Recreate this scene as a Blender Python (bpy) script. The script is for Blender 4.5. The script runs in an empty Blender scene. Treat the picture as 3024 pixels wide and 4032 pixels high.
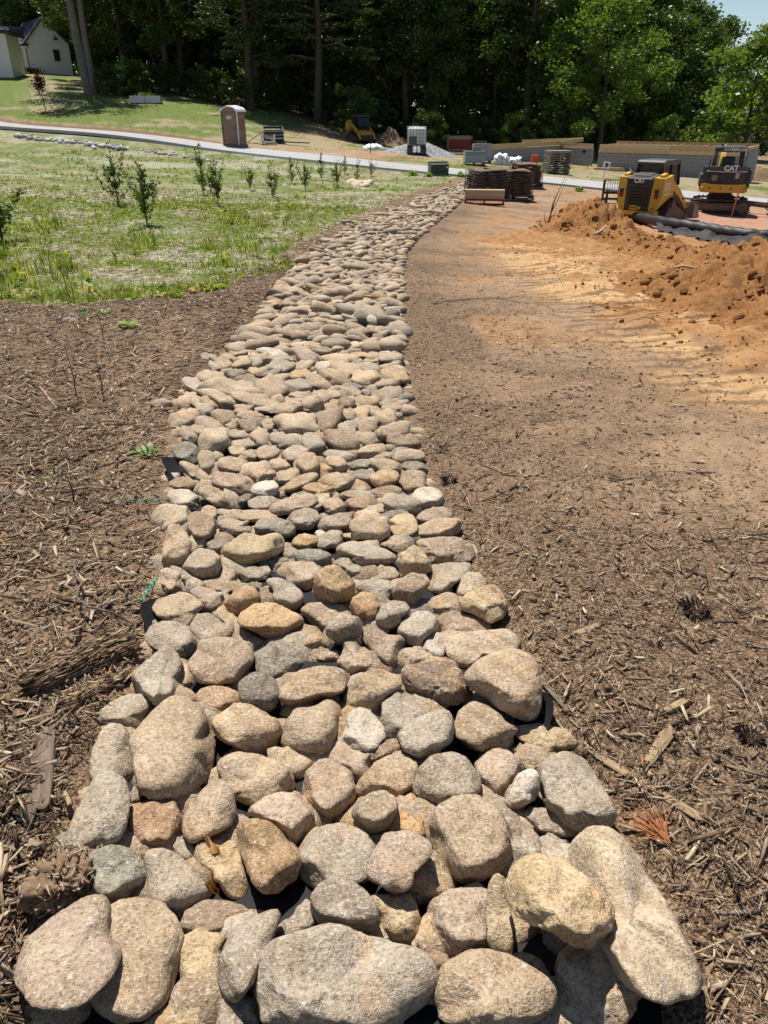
import bpy, math, random
import numpy as np
from mathutils import Vector, Matrix, Quaternion
R = math.radians
SC = bpy.context.scene
COL = SC.collection
# ------------------------------------------------------------------ camera, sky, sun, exposure
PITCH, FPX, CAMZ = R(28.5), 2900.0, 1.6          # FPX: focal length in pixels of the 3024 x 4032 photograph
cam = bpy.data.cameras.new('camera')
cam.sensor_fit = 'VERTICAL'; cam.sensor_height = 36.0; cam.sensor_width = 27.0
cam.lens = FPX / 4032 * 36.0
cam.clip_start = 0.05; cam.clip_end = 3000
co = bpy.data.objects.new('camera', cam); COL.objects.link(co)
co.location = (0, 0, CAMZ); co.rotation_euler = (math.pi / 2 - PITCH, 0, 0)
SC.camera = co
SUN_AZ, SUN_EL = R(-24), R(64)                    # azimuth from +Y towards +X
sd = Vector((math.sin(SUN_AZ) * math.cos(SUN_EL), math.cos(SUN_AZ) * math.cos(SUN_EL), math.sin(SUN_EL)))
w = bpy.data.worlds.new('World'); SC.world = w; w.use_nodes = True
wn = w.node_tree.nodes; wl = w.node_tree.links
sky = wn.new('ShaderNodeTexSky'); sky.sky_type = 'NISHITA'; sky.sun_disc = False
sky.sun_elevation = SUN_EL; sky.sun_rotation = SUN_AZ; sky.air_density = 1.0; sky.dust_density = 0.15; sky.ozone_density = 1.5
bg = wn['Background']; bg.inputs['Strength'].default_value = 0.065
wl.new(sky.outputs[0], bg.inputs[0])
sl = bpy.data.lights.new('sun', 'SUN'); sl.energy = 5.0; sl.angle = R(0.53); sl.color = (1.0, 0.95, 0.87)
so = bpy.data.objects.new('sun', sl); COL.objects.link(so)
so.rotation_euler = (-sd).to_track_quat('-Z', 'Y').to_euler()
so.location = (0, 0, 50)
SC.view_settings.view_transform = 'Standard'; SC.view_settings.look = 'None'
SC.view_settings.exposure = 0.6; SC.view_settings.gamma = 1.0; SC.view_settings.use_curve_mapping = False
SC.render.engine = 'CYCLES'
SC.cycles.max_bounces = 5; SC.cycles.diffuse_bounces = 2; SC.cycles.glossy_bounces = 2
SC.cycles.transmission_bounces = 3; SC.cycles.transparent_max_bounces = 6
SC.cycles.caustics_reflective = False; SC.cycles.caustics_refractive = False
rng = np.random.default_rng(7); random.seed(7)

# ------------------------------------------------------------------ photograph pixel <-> world
CP, SP = math.cos(PITCH), math.sin(PITCH)
def ray(px, py):
    r = (px - 1512.0) / FPX; u = (2016.0 - py) / FPX
    return np.array([r, CP + u * SP, u * CP - SP])
CAM = np.array([0, 0, CAMZ])
def P(px, py, Y):
    d = ray(px, py); return CAM + d * (Y / d[1])
def project(pts):
    q = np.asarray(pts) - CAM
    dep = q[..., 1] * CP - q[..., 2] * SP
    up = q[..., 1] * SP + q[..., 2] * CP
    return 1512 + FPX * q[..., 0] / dep, 2016 - FPX * up / dep, dep
def unproject(px, py, dep):
    r = (px - 1512) / FPX; u = (2016 - py) / FPX
    return np.stack([r * dep, (CP + u * SP) * dep, CAMZ + (u * CP - SP) * dep], -1)

# ------------------------------------------------------------------ numpy value noise
def _hash(i, j, k, seed):
    h = (i * 374761393 + j * 668265263 + k * 2147483647 + seed * 1274126177) & 0xffffffff
    h = ((h ^ (h >> 13)) * 1274126177) & 0xffffffff
    h = ((h ^ (h >> 16)) * 2246822519) & 0xffffffff
    return ((h ^ (h >> 15)) & 0xffffff) / float(0xffffff) * 2 - 1
def vnoise(p, seed=0):
    p = np.asarray(p, float); f = np.floor(p); t = p - f; i = f.astype(np.int64)
    t = t * t * t * (t * (t * 6 - 15) + 10)
    out = 0
    for a in (0, 1):
        wa = t[..., 0] if a else 1 - t[..., 0]
        for b in (0, 1):
            wb = t[..., 1] if b else 1 - t[..., 1]
            for c in (0, 1):
                wc = t[..., 2] if c else 1 - t[..., 2]
                out = out + wa * wb * wc * _hash(i[..., 0] + a, i[..., 1] + b, i[..., 2] + c, seed)
    return out
def fbm(p, octs=4, seed=0, gain=.5):
    p = np.asarray(p, float); s = 0; a = 1
    for o in range(octs):
        s = s + a * vnoise(p, seed + o * 17); p = p * 2.03 + 11.7; a *= gain
    return s
def n2(x, y, sc, octs=3, seed=0):
    return fbm(np.stack([np.asarray(x) * sc, np.asarray(y) * sc, np.zeros_like(np.asarray(x, float)) + seed * 3.7], -1), octs, seed)
def sstep(a, b, x):
    t = np.clip((x - a) / (b - a), 0, 1); return t * t * (3 - 2 * t)

# ------------------------------------------------------------------ terrain: smooth sheet through measured points
ctrl = []
for X in (-7, -3, 0, 3, 7):
    for Y in (-4, 0, 4, 8, 13):
        ctrl.append((X, Y, -.06 * Y))
for a in [(2570, 866, 29.5), (2824, 845, 32), (1880, 800, 29), (3024, 800, 36.5), (1512, 658, 44), (0, 497, 60), (930, 582, 52),
          (2919, 718, 47), (2223, 648, 57), (1640, 611, 50), (1655, 607, 54), (1420, 562, 66), (1870, 649, 48), (2185, 682, 44),
          (577, 405, 70), (215, 290, 92), (0, 275, 92), (347, 368, 75), (181, 437, 66), (844, 476, 62), (1252, 492, 72),
          (1700, 572, 74), (2500, 585, 80), (2970, 712, 54), (465, 811, 22), (0, 800, 21), (1000, 776, 30), (1215, 747, 34),
          (3024, 1000, 20)]:
    ctrl.append(tuple(P(*a)))
for X, Y, Z in [(-60, 60, 3), (-70, 110, 7), (-30, 120, 5), (0, 120, 1), (40, 120, -3), (80, 110, -4), (60, 50, -3), (40, 20, -2.0),
                (-40, 25, -.3), (-30, 0, .4), (30, -5, .2), (0, -25, 1.2)]:
    ctrl.append((X, Y, Z))
ctrl = np.array(ctrl, float)
def _tps(r2): return .5 * r2 * np.log(np.maximum(r2, 1e-9))
_n = len(ctrl); _K = _tps(((ctrl[:, None, :2] - ctrl[None, :, :2]) ** 2).sum(-1)) + np.eye(_n) * 6.0
_Pm = np.c_[np.ones(_n), ctrl[:, :2]]
_A = np.block([[_K, _Pm], [_Pm.T, np.zeros((3, 3))]])
_sol = np.linalg.solve(_A, np.r_[ctrl[:, 2], np.zeros(3)])
def g0(x, y):
    x = np.asarray(x, float); y = np.asarray(y, float); sh = np.broadcast(x, y).shape
    x, y = np.broadcast_to(x, sh).ravel(), np.broadcast_to(y, sh).ravel()
    xx = np.clip(x, -70, 80); yy = np.clip(y, -25, 120)
    out = np.empty(len(xx))
    for s in range(0, len(xx), 40000):
        a, b = xx[s:s + 40000], yy[s:s + 40000]
        K = _tps((a[:, None] - ctrl[:, 0]) ** 2 + (b[:, None] - ctrl[:, 1]) ** 2)
        out[s:s + 40000] = K @ _sol[:_n] + _sol[_n] + _sol[_n + 1] * a + _sol[_n + 2] * b
    return out.reshape(sh)
def G0(px, py):
    d = ray(px, py); lo, hi = .3, 1.0
    f = lambda t: CAM[2] + d[2] * t - float(g0(d[0] * t, d[1] * t))
    while f(hi) > 0 and hi < 200: lo, hi = hi, hi * 1.12
    for _ in range(30):
        m = (lo + hi) / 2
        if f(m) > 0: lo = m
        else: hi = m
    return CAM + d * lo
V = 1.8228                                       # full-view measuring scale
Ledge = [(20, 2200), (35, 2050), (130, 1780), (195, 1620), (285, 1440), (318, 1290), (345, 1180), (350, 1060), (368, 930), (398, 830), (505, 740), (556, 690), (596, 620),
         (648, 560), (700, 528), (742, 498), (830, 458), (900, 430), (960, 408), (1008, 393)]
Redge = [(1530, 2200), (1510, 2050), (1390, 1850), (1330, 1740), (1215, 1600), (1165, 1480), (1095, 1330), (1015, 1200), (960, 1080), (915, 980), (900, 900), (880, 800), (866, 690), (866, 640),
         (870, 590), (878, 548), (905, 515), (935, 488), (975, 456), (1005, 430), (1030, 404)]
LE = np.array([G0(x * V, y * V) for x, y in Ledge]); RE = np.array([G0(x * V, y * V) for x, y in Redge])
LE = np.vstack([LE[0] + (LE[0] - LE[1]) * [.2, 1, 0], LE]); RE = np.vstack([RE[0] + (RE[0] - RE[1]) * [.2, 1, 0], RE])
def bedL(y): return np.interp(y, LE[:, 1], LE[:, 0])
def bedR(y): return np.interp(y, RE[:, 1], RE[:, 0])
BEDEND = max(LE[-1, 1], RE[-1, 1])
def dbed(x, y):
    """metres outside the stone bed (negative inside)"""
    return np.maximum(np.maximum(bedL(y) - x, x - bedR(y)), (y - BEDEND))
def sdpoly(x, y, poly):
    x = np.asarray(x, float); y = np.asarray(y, float); d = np.full(x.shape, 1e9); ins = np.zeros(x.shape, bool)
    n = len(poly)
    for i in range(n):
        ax, ay = poly[i][:2]; bx, by = poly[(i + 1) % n][:2]
        ex, ey = bx - ax, by - ay; t = np.clip(((x - ax) * ex + (y - ay) * ey) / (ex * ex + ey * ey + 1e-12), 0, 1)
        d = np.minimum(d, np.hypot(x - ax - t * ex, y - ay - t * ey))
        c = ((ay > y) != (by > y)) & (x < (bx - ax) * (y - ay) / (by - ay + 1e-12) + ax)
        ins ^= c
    return np.where(ins, -d, d)
def Gl(lst): return [tuple(G0(x * V, y * V)[:2]) for x, y in lst]
LAWN = Gl([(-40, 640), (0, 648), (60, 655), (150, 658), (300, 640), (450, 606), (560, 578), (640, 530), (700, 495), (800, 450), (880, 420), (960, 396), (1000, 378), (950, 368), (800, 345), (600, 322), (300, 292), (0, 274), (-60, 270)])
CLAY = Gl([(1010, 520), (1100, 508), (1180, 495), (1210, 445), (1340, 437), (1500, 455), (1720, 520), (1800, 900), (1659, 862), (1560, 800), (1400, 725), (1250, 655), (1180, 600), (1100, 548)])
PINK = Gl([(1400, 490), (1500, 462), (1760, 455), (1760, 540), (1500, 520)])
ROAD_C = np.array([P(-700, 430, 75), P(0, 497, 60), P(930, 582, 52), P(1512, 658, 44), P(3024, 800, 36.5), P(3700, 830, 34)])
ROAD_C = ROAD_C[:, :2]
_rt = np.linspace(0, 1, 6); _rs = np.linspace(0, 1, 60)
RC = np.stack([np.interp(_rs, _rt, ROAD_C[:, 0]), np.interp(_rs, _rt, ROAD_C[:, 1])], -1)
for _ in range(30): RC[1:-1] = (RC[:-2] + 2 * RC[1:-1] + RC[2:]) / 4
RHALF = 1.65
def droad(x, y):
    x = np.asarray(x, float); d = np.full(x.shape, 1e9); sg = np.zeros(x.shape)
    for i in range(len(RC) - 1):
        a, b = RC[i], RC[i + 1]; e = b - a; t = np.clip(((x - a[0]) * e[0] + (y - a[1]) * e[1]) / (e @ e), 0, 1)
        dx, dy = x - a[0] - t * e[0], y - a[1] - t * e[1]; dd = np.hypot(dx, dy); m = dd < d
        d = np.where(m, dd, d); sg = np.where(m, np.sign(e[0] * dy - e[1] * dx), sg)
    return d, sg                                 # sg > 0: far side (beyond the road)
# the orange spoil heap and smaller swells are part of the ground sheet's relief
def g(x, y):
    """ground height with its relief"""
    x = np.asarray(x, float); y = np.asarray(y, float)
    z = g0(x, y)
    r = np.hypot(x, y)
    db = dbed(x, y)
    amp = np.clip(r / 6, .25, 1.0)
    rel = n2(x, y, .55, 3, 3) * .035 + n2(x, y, 2.6, 3, 5) * .014 * amp
    near = 1 - sstep(14, 24, r)
    rel = rel + near * (n2(x, y, 9, 3, 9) * .011)
    dr, sg = droad(x, y)
    rel = rel * sstep(RHALF * .9, RHALF + 1.2, dr)
    rel = rel * sstep(-.1, .25, db)
    z = z + rel
    z = z - .045 * (1 - sstep(-.12, .12, db))    # the bed lies a little lower
    z = z + .05 * np.exp(-((db - .25) / .22) ** 2) * (.6 + .6 * n2(x, y, 1.4, 2, 21))   # lip of mulch beside the stones
    cl = sdpoly(x, y, CLAY)
    clay = 1 - sstep(-.35, .25, cl)
    z = z + clay * (np.abs(n2(x, y, 1.6, 4, 31)) * .09 + np.abs(n2(x, y, 5.5, 3, 33)) * .035)
    return z
def G(px, py):
    p = G0(px, py)
    for _ in range(4):
        z = float(g(p[0], p[1])); d = ray(px, py); t = (z - CAMZ) / d[2] if d[2] < -1e-4 else None
        if t is None: break
        q = CAM + d * t; p = p * .4 + q * .6
    p[2] = float(g(p[0], p[1])); return p

# ------------------------------------------------------------------ object helpers
def tag(o, label=None, cat=None, group=None, kind=None):
    if label: o['label'] = label
    if cat: o['category'] = cat
    if group: o['group'] = group
    if kind: o['kind'] = kind
    return o
def mesh_np(name, verts, faces, mat=None, parent=None, smooth=False):
    me = bpy.data.meshes.new(name)
    if isinstance(faces, np.ndarray):
        k = faces.shape[1]; nf = len(faces)
        me.vertices.add(len(verts)); me.vertices.foreach_set('co', np.asarray(verts, np.float32).ravel())
        me.loops.add(nf * k); me.loops.foreach_set('vertex_index', faces.astype(np.int32).ravel())
        me.polygons.add(nf); me.polygons.foreach_set('loop_start', np.arange(0, nf * k, k, dtype=np.int32))
        me.update(calc_edges=True); me.validate()
    else:
        me.from_pydata([tuple(v) for v in verts], [], faces); me.update()
    if smooth: me.polygons.foreach_set('use_smooth', np.ones(len(me.polygons), bool))
    if mat is not None: me.materials.append(mat)
    o = bpy.data.objects.new(name, me); COL.objects.link(o)
    if parent is not None: o.parent = parent
    return o
def empty(name, loc, rz=0, label=None, cat=None, group=None):
    o = bpy.data.objects.new(name, None); COL.objects.link(o); o.empty_display_size = .2
    o.location = tuple(loc); o.rotation_euler = (0, 0, rz); return tag(o, label, cat, group)
def copy_tree(o, parent=None):
    c = o.copy(); COL.objects.link(c)
    if parent is not None: c.parent = parent
    for ch in list(o.children): copy_tree(ch, c)
    return c
class MB:
    """collects shapes, links them as one mesh object; a second material slot can be chosen per shape"""
    def __init__(s): s.v = []; s.f = []; s.sm = []; s.mi = []
    def add(s, verts, faces, smooth=False, mi=0):
        b = len(s.v); s.v += [tuple(v) for v in verts]; s.f += [tuple(b + i for i in f) for f in faces]; s.sm += [smooth] * len(faces); s.mi += [mi] * len(faces); return s
    def box(s, c, d, rot=None, bev=0.0, taper=None, mi=0):
        x, y, z = d[0] / 2, d[1] / 2, d[2] / 2; M = rot.to_matrix() if isinstance(rot, Quaternion) else (rot or Matrix.Identity(3))
        tx, ty = taper or (1, 1)
        if bev <= 0:
            vs = [(-x, -y, -z), (x, -y, -z), (x, y, -z), (-x, y, -z), (-x * tx, -y * ty, z), (x * tx, -y * ty, z), (x * tx, y * ty, z), (-x * tx, y * ty, z)]
            fs = [(3, 2, 1, 0), (4, 5, 6, 7), (0, 1, 5, 4), (1, 2, 6, 5), (2, 3, 7, 6), (3, 0, 4, 7)]
        else:
            b = min(bev, x * .9, y * .9, z * .9); vs = []; idx = {}
            for sx in (-1, 1):
                for sy in (-1, 1):
                    for sz in (-1, 1):
                        kx, ky = (tx, ty) if sz > 0 else (1, 1)
                        for ax in range(3):
                            q = [sx * (x - b), sy * (y - b), sz * (z - b)]; q[ax] += (sx, sy, sz)[ax] * b
                            q[0] *= kx; q[1] *= ky; idx[(sx, sy, sz, ax)] = len(vs); vs.append(tuple(q))
            fs = []
            I = lambda a, b_, c_, ax: idx[(a, b_, c_, ax)]
            for q in (-1, 1):
                fs.append([I(q, -1, -1, 0), I(q, 1, -1, 0), I(q, 1, 1, 0), I(q, -1, 1, 0)][::q])
                fs.append([I(-1, q, -1, 1), I(-1, q, 1, 1), I(1, q, 1, 1), I(1, q, -1, 1)][::q])
                fs.append([I(-1, -1, q, 2), I(1, -1, q, 2), I(1, 1, q, 2), I(-1, 1, q, 2)][::q])
            for a in (-1, 1):
                for c_ in (-1, 1):
                    fs.append([I(a, c_, -1, 0), I(a, c_, -1, 1), I(a, c_, 1, 1), I(a, c_, 1, 0)][::a * c_])
                    fs.append([I(a, -1, c_, 0), I(a, 1, c_, 0), I(a, 1, c_, 2), I(a, -1, c_, 2)][::a * c_])
                    fs.append([I(-1, a, c_, 1), I(-1, a, c_, 2), I(1, a, c_, 2), I(1, a, c_, 1)][::a * c_])
                    for e in (-1, 1): fs.append([I(a, c_, e, 0), I(a, c_, e, 1), I(a, c_, e, 2)][::a * c_ * e])
        vs = [M @ Vector(v) + Vector(c) for v in vs]
        return s.add(vs, fs, False, mi)
    def bar(s, a, b, w, h=None, mi=0, up=(0, 0, 1)):
        a, b = Vector(a), Vector(b); d = b - a; L = d.length
        if L < 1e-6: return s
        X = d / L; Z = Vector(up); Yv = Z.cross(X)
        if Yv.length < 1e-3: Yv = Vector((0, 1, 0)).cross(X)
        Yv.normalize(); Z = X.cross(Yv)
        M = Matrix((X, Yv, Z)).transposed()
        return s.box((a + b) / 2, (L, w, h or w), M, 0, None, mi)
    def tube(s, pts, rad, seg=8, caps=True, mi=0, smooth=True):
        pts = [Vector(p) for p in pts]; n = len(pts); rad = rad if hasattr(rad, '__len__') else [rad] * n
        vs = []; fs = []; ref = None
        for i, p in enumerate(pts):
            t = (pts[min(i + 1, n - 1)] - pts[max(i - 1, 0)]).normalized()
            if ref is None:
                ref = t.orthogonal().normalized()
            ref = (ref - t * ref.dot(t)).normalized(); bn = t.cross(ref)
            for k in range(seg):
                a = 2 * math.pi * k / seg; vs.append(p + (ref * math.cos(a) + bn * math.sin(a)) * rad[i])
        for i in range(n - 1):
            for k in range(seg):
                k2 = (k + 1) % seg; fs.append((i * seg + k, i * seg + k2, (i + 1) * seg + k2, (i + 1) * seg + k))
        if caps: fs.append(tuple(range(seg))[::-1]); fs.append(tuple((n - 1) * seg + k for k in range(seg)))
        return s.add(vs, fs, smooth, mi)
    def prism(s, poly, axis, lo, hi, mi=0, smooth=False):
        """extrude a 2-D outline along axis (0,1,2); outline in the two other axes in order"""
        n = len(poly)
        def put(p, h):
            q = [p[0], p[1]]; q.insert(axis, h); return tuple(q)
        vs = [put(p, lo) for p in poly] + [put(p, hi) for p in poly]
        fs = [tuple(range(n))[::-1], tuple(range(n, 2 * n))] + [(i, (i + 1) % n, n + (i + 1) % n, n + i) for i in range(n)]
        A = sum(poly[i][0] * poly[(i + 1) % n][1] - poly[(i + 1) % n][0] * poly[i][1] for i in range(n))
        if (A < 0) != (axis == 1): fs = [f[::-1] for f in fs]
        return s.add(vs, fs, smooth, mi)
    def cyl(s, c, r, h, axis=2, seg=16, mi=0):
        a = [0, 0, 0]; a[axis] = h / 2; c = Vector(c); return s.tube([c - Vector(a), c + Vector(a)], r, seg, True, mi, False)
    def build(s, name, mat, parent=None):
        me = bpy.data.meshes.new(name); me.from_pydata([tuple(v) for v in s.v], [], s.f); me.update()
        me.polygons.foreach_set('use_smooth', s.sm); me.polygons.foreach_set('material_index', s.mi)
        for m in (mat if isinstance(mat, (list, tuple)) else [mat]): me.materials.append(m)
        o = bpy.data.objects.new(name, me); COL.objects.link(o)
        if parent is not None: o.parent = parent
        return o
def RZ(a): return Matrix.Rotation(a, 3, 'Z')
def RX(a): return Matrix.Rotation(a, 3, 'X')
def RY(a): return Matrix.Rotation(a, 3, 'Y')

# ------------------------------------------------------------------ materials
class NT:
    def __init__(s, name):
        s.m = bpy.data.materials.new(name); s.m.use_nodes = True; s.t = s.m.node_tree; s.n = s.t.nodes; s.b = s.n['Principled BSDF']
    def new(s, typ, **kw):
        n = s.n.new('ShaderNode' + typ)
        for k, v in kw.items():
            if k == 'ins':
                for a, b in v.items(): s.set(n.inputs[a], b)
            else: setattr(n, k, v)
        return n
    def set(s, sock, v):
        if isinstance(v, bpy.types.NodeSocket): s.t.links.new(v, sock)
        elif isinstance(v, (tuple, list)) and len(v) == 3 and sock.type == 'RGBA': sock.default_value = (*v, 1)
        else: sock.default_value = v
    def coord(s, kind='Object'): return s.new('TexCoord').outputs[kind]
    def pos(s): return s.new('NewGeometry').outputs['Position']
    def noise(s, vec, sc, det=4, rough=.55, dist=0, out='Fac'):
        return s.new('TexNoise', ins={'Vector': vec, 'Scale': sc, 'Detail': det, 'Roughness': rough, 'Distortion': dist}).outputs[out]
    def vor(s, vec, sc, out='Distance', feature='F1', rnd=1.0):
        return s.new('TexVoronoi', feature=feature, ins={'Vector': vec, 'Scale': sc, 'Randomness': rnd}).outputs[out]
    def ramp(s, fac, stops):
        r = s.new('ValToRGB'); r.color_ramp.interpolation = 'LINEAR'; e = r.color_ramp.elements
        while len(e) < len(stops): e.new(.5)
        for i, (p_, c) in enumerate(stops):
            e[i].position = p_; e[i].color = (*c, 1) if hasattr(c, '__len__') else (c, c, c, 1)
        s.set(r.inputs[0], fac); return r.outputs[0]
    def mix(s, a, b, fac, mode='MIX'):
        m = s.new('Mix', data_type='RGBA', blend_type=mode)
        s.set(m.inputs[0], fac); s.set(m.inputs[6], a); s.set(m.inputs[7], b); return m.outputs[2]
    def math(s, op, a, b=0.0, clamp=False):
        m = s.new('Math', operation=op, use_clamp=clamp); s.set(m.inputs[0], a); s.set(m.inputs[1], b); return m.outputs[0]
    def attr(s, name, out='Color'): return s.new('Attribute', attribute_name=name).outputs[out]
    def sep(s, c): return s.new('SeparateColor', ins={0: c}).outputs
    def scale(s, vec, sc):
        m = s.new('Mapping'); s.set(m.inputs[0], vec); m.inputs['Scale'].default_value = sc; return m.outputs[0]
    def bump(s, h, strength=.3, dist=.02, nrm=None):
        b = s.new('Bump'); b.inputs['Strength'].default_value = strength; b.inputs['Distance'].default_value = dist
        s.set(b.inputs['Height'], h)
        if nrm is not None: s.set(b.inputs['Normal'], nrm)
        return b.outputs[0]
    def out(s, col, rough=.8, nrm=None, metal=0.0, spec=.4, **kw):
        s.set(s.b.inputs['Base Color'], col); s.set(s.b.inputs['Roughness'], rough); s.b.inputs['Metallic'].default_value = metal
        s.b.inputs['Specular IOR Level'].default_value = spec
        if nrm is not None: s.set(s.b.inputs['Normal'], nrm)
        for k, v in kw.items(): s.set(s.b.inputs[k.replace('_', ' ')], v)
        return s.m
def paint(name, col, rough=.5, dirt=.25, dirtcol=(.16, .11, .07), metal=0.0, spec=.4, sc=3.0):
    """a plain surface with a little wear, dust and relief"""
    t = NT(name); c = t.coord()
    n = t.noise(c, sc, 5, .65); f = t.noise(c, sc * 9, 3)
    base = t.mix(tuple(x * .82 for x in col), tuple(min(1, x * 1.12) for x in col), n)
    k = t.math('MULTIPLY', t.ramp(t.math('ADD', t.math('MULTIPLY', n, .7), t.math('MULTIPLY', f, .4)), [(.45, 0.0), (.8, 1.0)]), dirt)
    base = t.mix(base, dirtcol, k)
    return t.out(base, t.math('ADD', rough, t.math('MULTIPLY', k, .5)), t.bump(f, .12, .01), metal, spec)
def wood(name, c1, c2, sc=1.0, rough=.75):
    t = NT(name); c = t.coord(); v = t.scale(c, (1.2 * sc, 14 * sc, 14 * sc)); n = t.noise(v, 2.2, 5, .6, .6)
    oi = t.new('ObjectInfo').outputs['Random']
    col = t.mix(t.mix(c1, c2, n), t.mix(tuple(x * .75 for x in c1), tuple(min(1, x * 1.15) for x in c2), oi), .4)
    kn = t.ramp(t.vor(t.scale(c, (1.0, 3, 3)), 1.1), [(.03, 1.0), (.1, 0.0)])
    col = t.mix(col, tuple(x * .35 for x in c1), t.math('MULTIPLY', kn, .6))
    return t.out(col, rough, t.bump(n, .25, .01), 0, .3)
# ------------------------------------------------------------------ the ground sheet
TRK = Gl([(1130, 540), (1240, 605), (1400, 690), (1560, 760), (1720, 835)])
_ta = np.array(TRK); TRK_ANG = -math.atan2(_ta[-1][1] - _ta[1][1], _ta[-1][0] - _ta[1][0])
def dtrack(x, y):
    d = np.full(np.shape(x), 1e9)
    for (ax, ay), (bx, by) in zip(TRK[:-1], TRK[1:]):
        ex, ey = bx - ax, by - ay; t = np.clip(((x - ax) * ex + (y - ay) * ey) / (ex * ex + ey * ey), 0, 1); d = np.minimum(d, np.hypot(x - ax - t * ex, y - ay - t * ey))
    return d
def ground_material():
    t = NT('ground'); p = t.pos()
    Cz = t.sep(t.attr('zoneC')); A = t.sep(t.attr('zoneA')); B = t.sep(t.attr('zoneB'))
    n1 = t.noise(p, .9, 5, .6); n2_ = t.noise(p, 5.5, 6, .65); n3 = t.noise(p, 38, 5, .7); n4 = t.noise(p, 150, 3, .6)
    fine = t.math('ADD', t.math('MULTIPLY', n3, .6), t.math('MULTIPLY', n4, .4))
    dirt = t.ramp(t.math('ADD', t.math('MULTIPLY', n2_, .5), t.math('MULTIPLY', fine, .5)), [(.3, (.14, .087, .050)), (.5, (.30, .195, .117)), (.72, (.47, .33, .21))])
    dirt = t.mix(dirt, (.42, .285, .175), t.ramp(n1, [(.45, 0.0), (.7, .55)]))
    chip = t.vor(t.scale(p, (150, 120, 130)), 1.0, 'Color'); chs = t.sep(chip)[0]
    mul = t.ramp(t.math('ADD', t.math('MULTIPLY', fine, .55), t.math('MULTIPLY', chs, .45)), [(.28, (.035, .021, .012)), (.48, (.125, .079, .047)), (.64, (.245, .165, .102)), (.82, (.44, .325, .21))])
    col = t.mix(dirt, mul, t.math('MULTIPLY', A[2], t.ramp(n2_, [(.25, .72), (.6, 1.0)])))
    straw = t.ramp(fine, [(.3, (.11, .09, .048)), (.48, (.25, .21, .125)), (.70, (.44, .39, .26))])
    st2 = t.mix(straw, (.36, .38, .28), t.ramp(t.noise(p, .6, 4), [(.45, 0.0), (.6, .6)]))
    grn = t.ramp(t.math('ADD', t.math('MULTIPLY', fine, .6), t.math('MULTIPLY', n2_, .4)), [(.32, (.035, .05, .012)), (.5, (.105, .145, .028)), (.7, (.21, .255, .06))])
    lf = t.math('MULTIPLY', Cz[0], t.ramp(t.math('ADD', t.math('MULTIPLY', n2_, .5), t.math('MULTIPLY', n3, .5)), [(.36, .1), (.54, 1.0)]))
    lawn = t.mix(st2, grn, lf)
    col = t.mix(col, lawn, A[0])
    cl = t.ramp(t.math('ADD', t.math('MULTIPLY', n2_, .55), t.math('MULTIPLY', fine, .45)), [(.3, (.13, .058, .022)), (.47, (.30, .150, .058)), (.62, (.44, .26, .115)), (.8, (.58, .40, .22))])
    cl = t.mix(cl, t.ramp(t.math('ADD', t.math('MULTIPLY', n2_, .5), t.math('MULTIPLY', fine, .5)), [(.3, (.30, .16, .065)), (.5, (.50, .32, .155)), (.7, (.62, .45, .27))]), t.math('MULTIPLY', Cz[1], .85))
    rot = t.new('Mapping'); t.set(rot.inputs[0], p); rot.inputs['Rotation'].default_value = (0, 0, TRK_ANG); wav = t.new('TexWave', wave_type='BANDS', bands_direction='X', ins={'Vector': rot.outputs[0], 'Scale': 1.15, 'Distortion': 1.6, 'Detail': 2.0, 'Detail Scale': 2.0}).outputs['Fac']
    col = t.mix(col, cl, A[1])
    pk = t.ramp(t.math('ADD', t.math('MULTIPLY', n2_, .5), t.math('MULTIPLY', fine, .5)), [(.3, (.25, .12, .08)), (.55, (.42, .24, .16)), (.75, (.52, .36, .27))])
    col = t.mix(col, pk, B[2])
    fl = t.math('MULTIPLY', Cz[0], t.ramp(n2_, [(.25, .55), (.5, 1.0)]))
    farg = t.mix(t.mix(straw, (.30, .235, .14), t.ramp(n1, [(.4, 0.0), (.6, .8)])), grn, fl)
    col = t.mix(col, farg, B[0])
    gv = t.ramp(t.sep(t.vor(p, 30, 'Color'))[0], [(.1, (.14, .135, .13)), (.6, (.30, .29, .28)), (.95, (.46, .45, .43))])
    col = t.mix(col, gv, B[1])
    h = t.math('ADD', t.math('MULTIPLY', n3, .5), t.math('ADD', t.math('MULTIPLY', chs, .35), t.math('MULTIPLY', n4, .3)))
    b1 = t.bump(t.math('MULTIPLY', wav, Cz[2]), 1.0, .07)
    return t.out(col, .95, t.bump(h, .8, .025, b1), 0, .15)
M_GROUND = ground_material()
_rr = np.r_[np.geomspace(.35, 3.2, 120), np.geomspace(3.25, 24, 230), np.geomspace(24.3, 75, 90), np.geomspace(77, 900, 26)]
_az = np.r_[np.linspace(-180, -48, 16)[:-1], np.linspace(-48, -36, 16)[:-1], np.linspace(-36, 36, 440), np.linspace(36, 48, 16)[1:], np.linspace(48, 180, 16)[1:-1]]
AZ, RRg = np.meshgrid(np.radians(_az), _rr)
gx, gy = RRg * np.sin(AZ), RRg * np.cos(AZ)
gz = g(gx.ravel(), gy.ravel()).reshape(gx.shape)
nr, nc = gx.shape
gv_ = np.stack([gx, gy, gz], -1).reshape(-1, 3)
i0 = (np.arange(nr - 1)[:, None] * nc + np.arange(nc)[None]).ravel(); j1 = (np.arange(nr - 1)[:, None] * nc + (np.arange(nc)[None] + 1) % nc).ravel()
gf = np.stack([i0, i0 + nc, j1 + nc, j1], -1)[:, ::-1].copy()
gv_ = np.vstack([gv_, [[0, 0, float(g0(0, 0)) - .02]]]); cap = np.stack([np.arange(nc), (np.arange(nc) + 1) % nc, np.full(nc, len(gv_) - 1)], -1)
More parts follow.
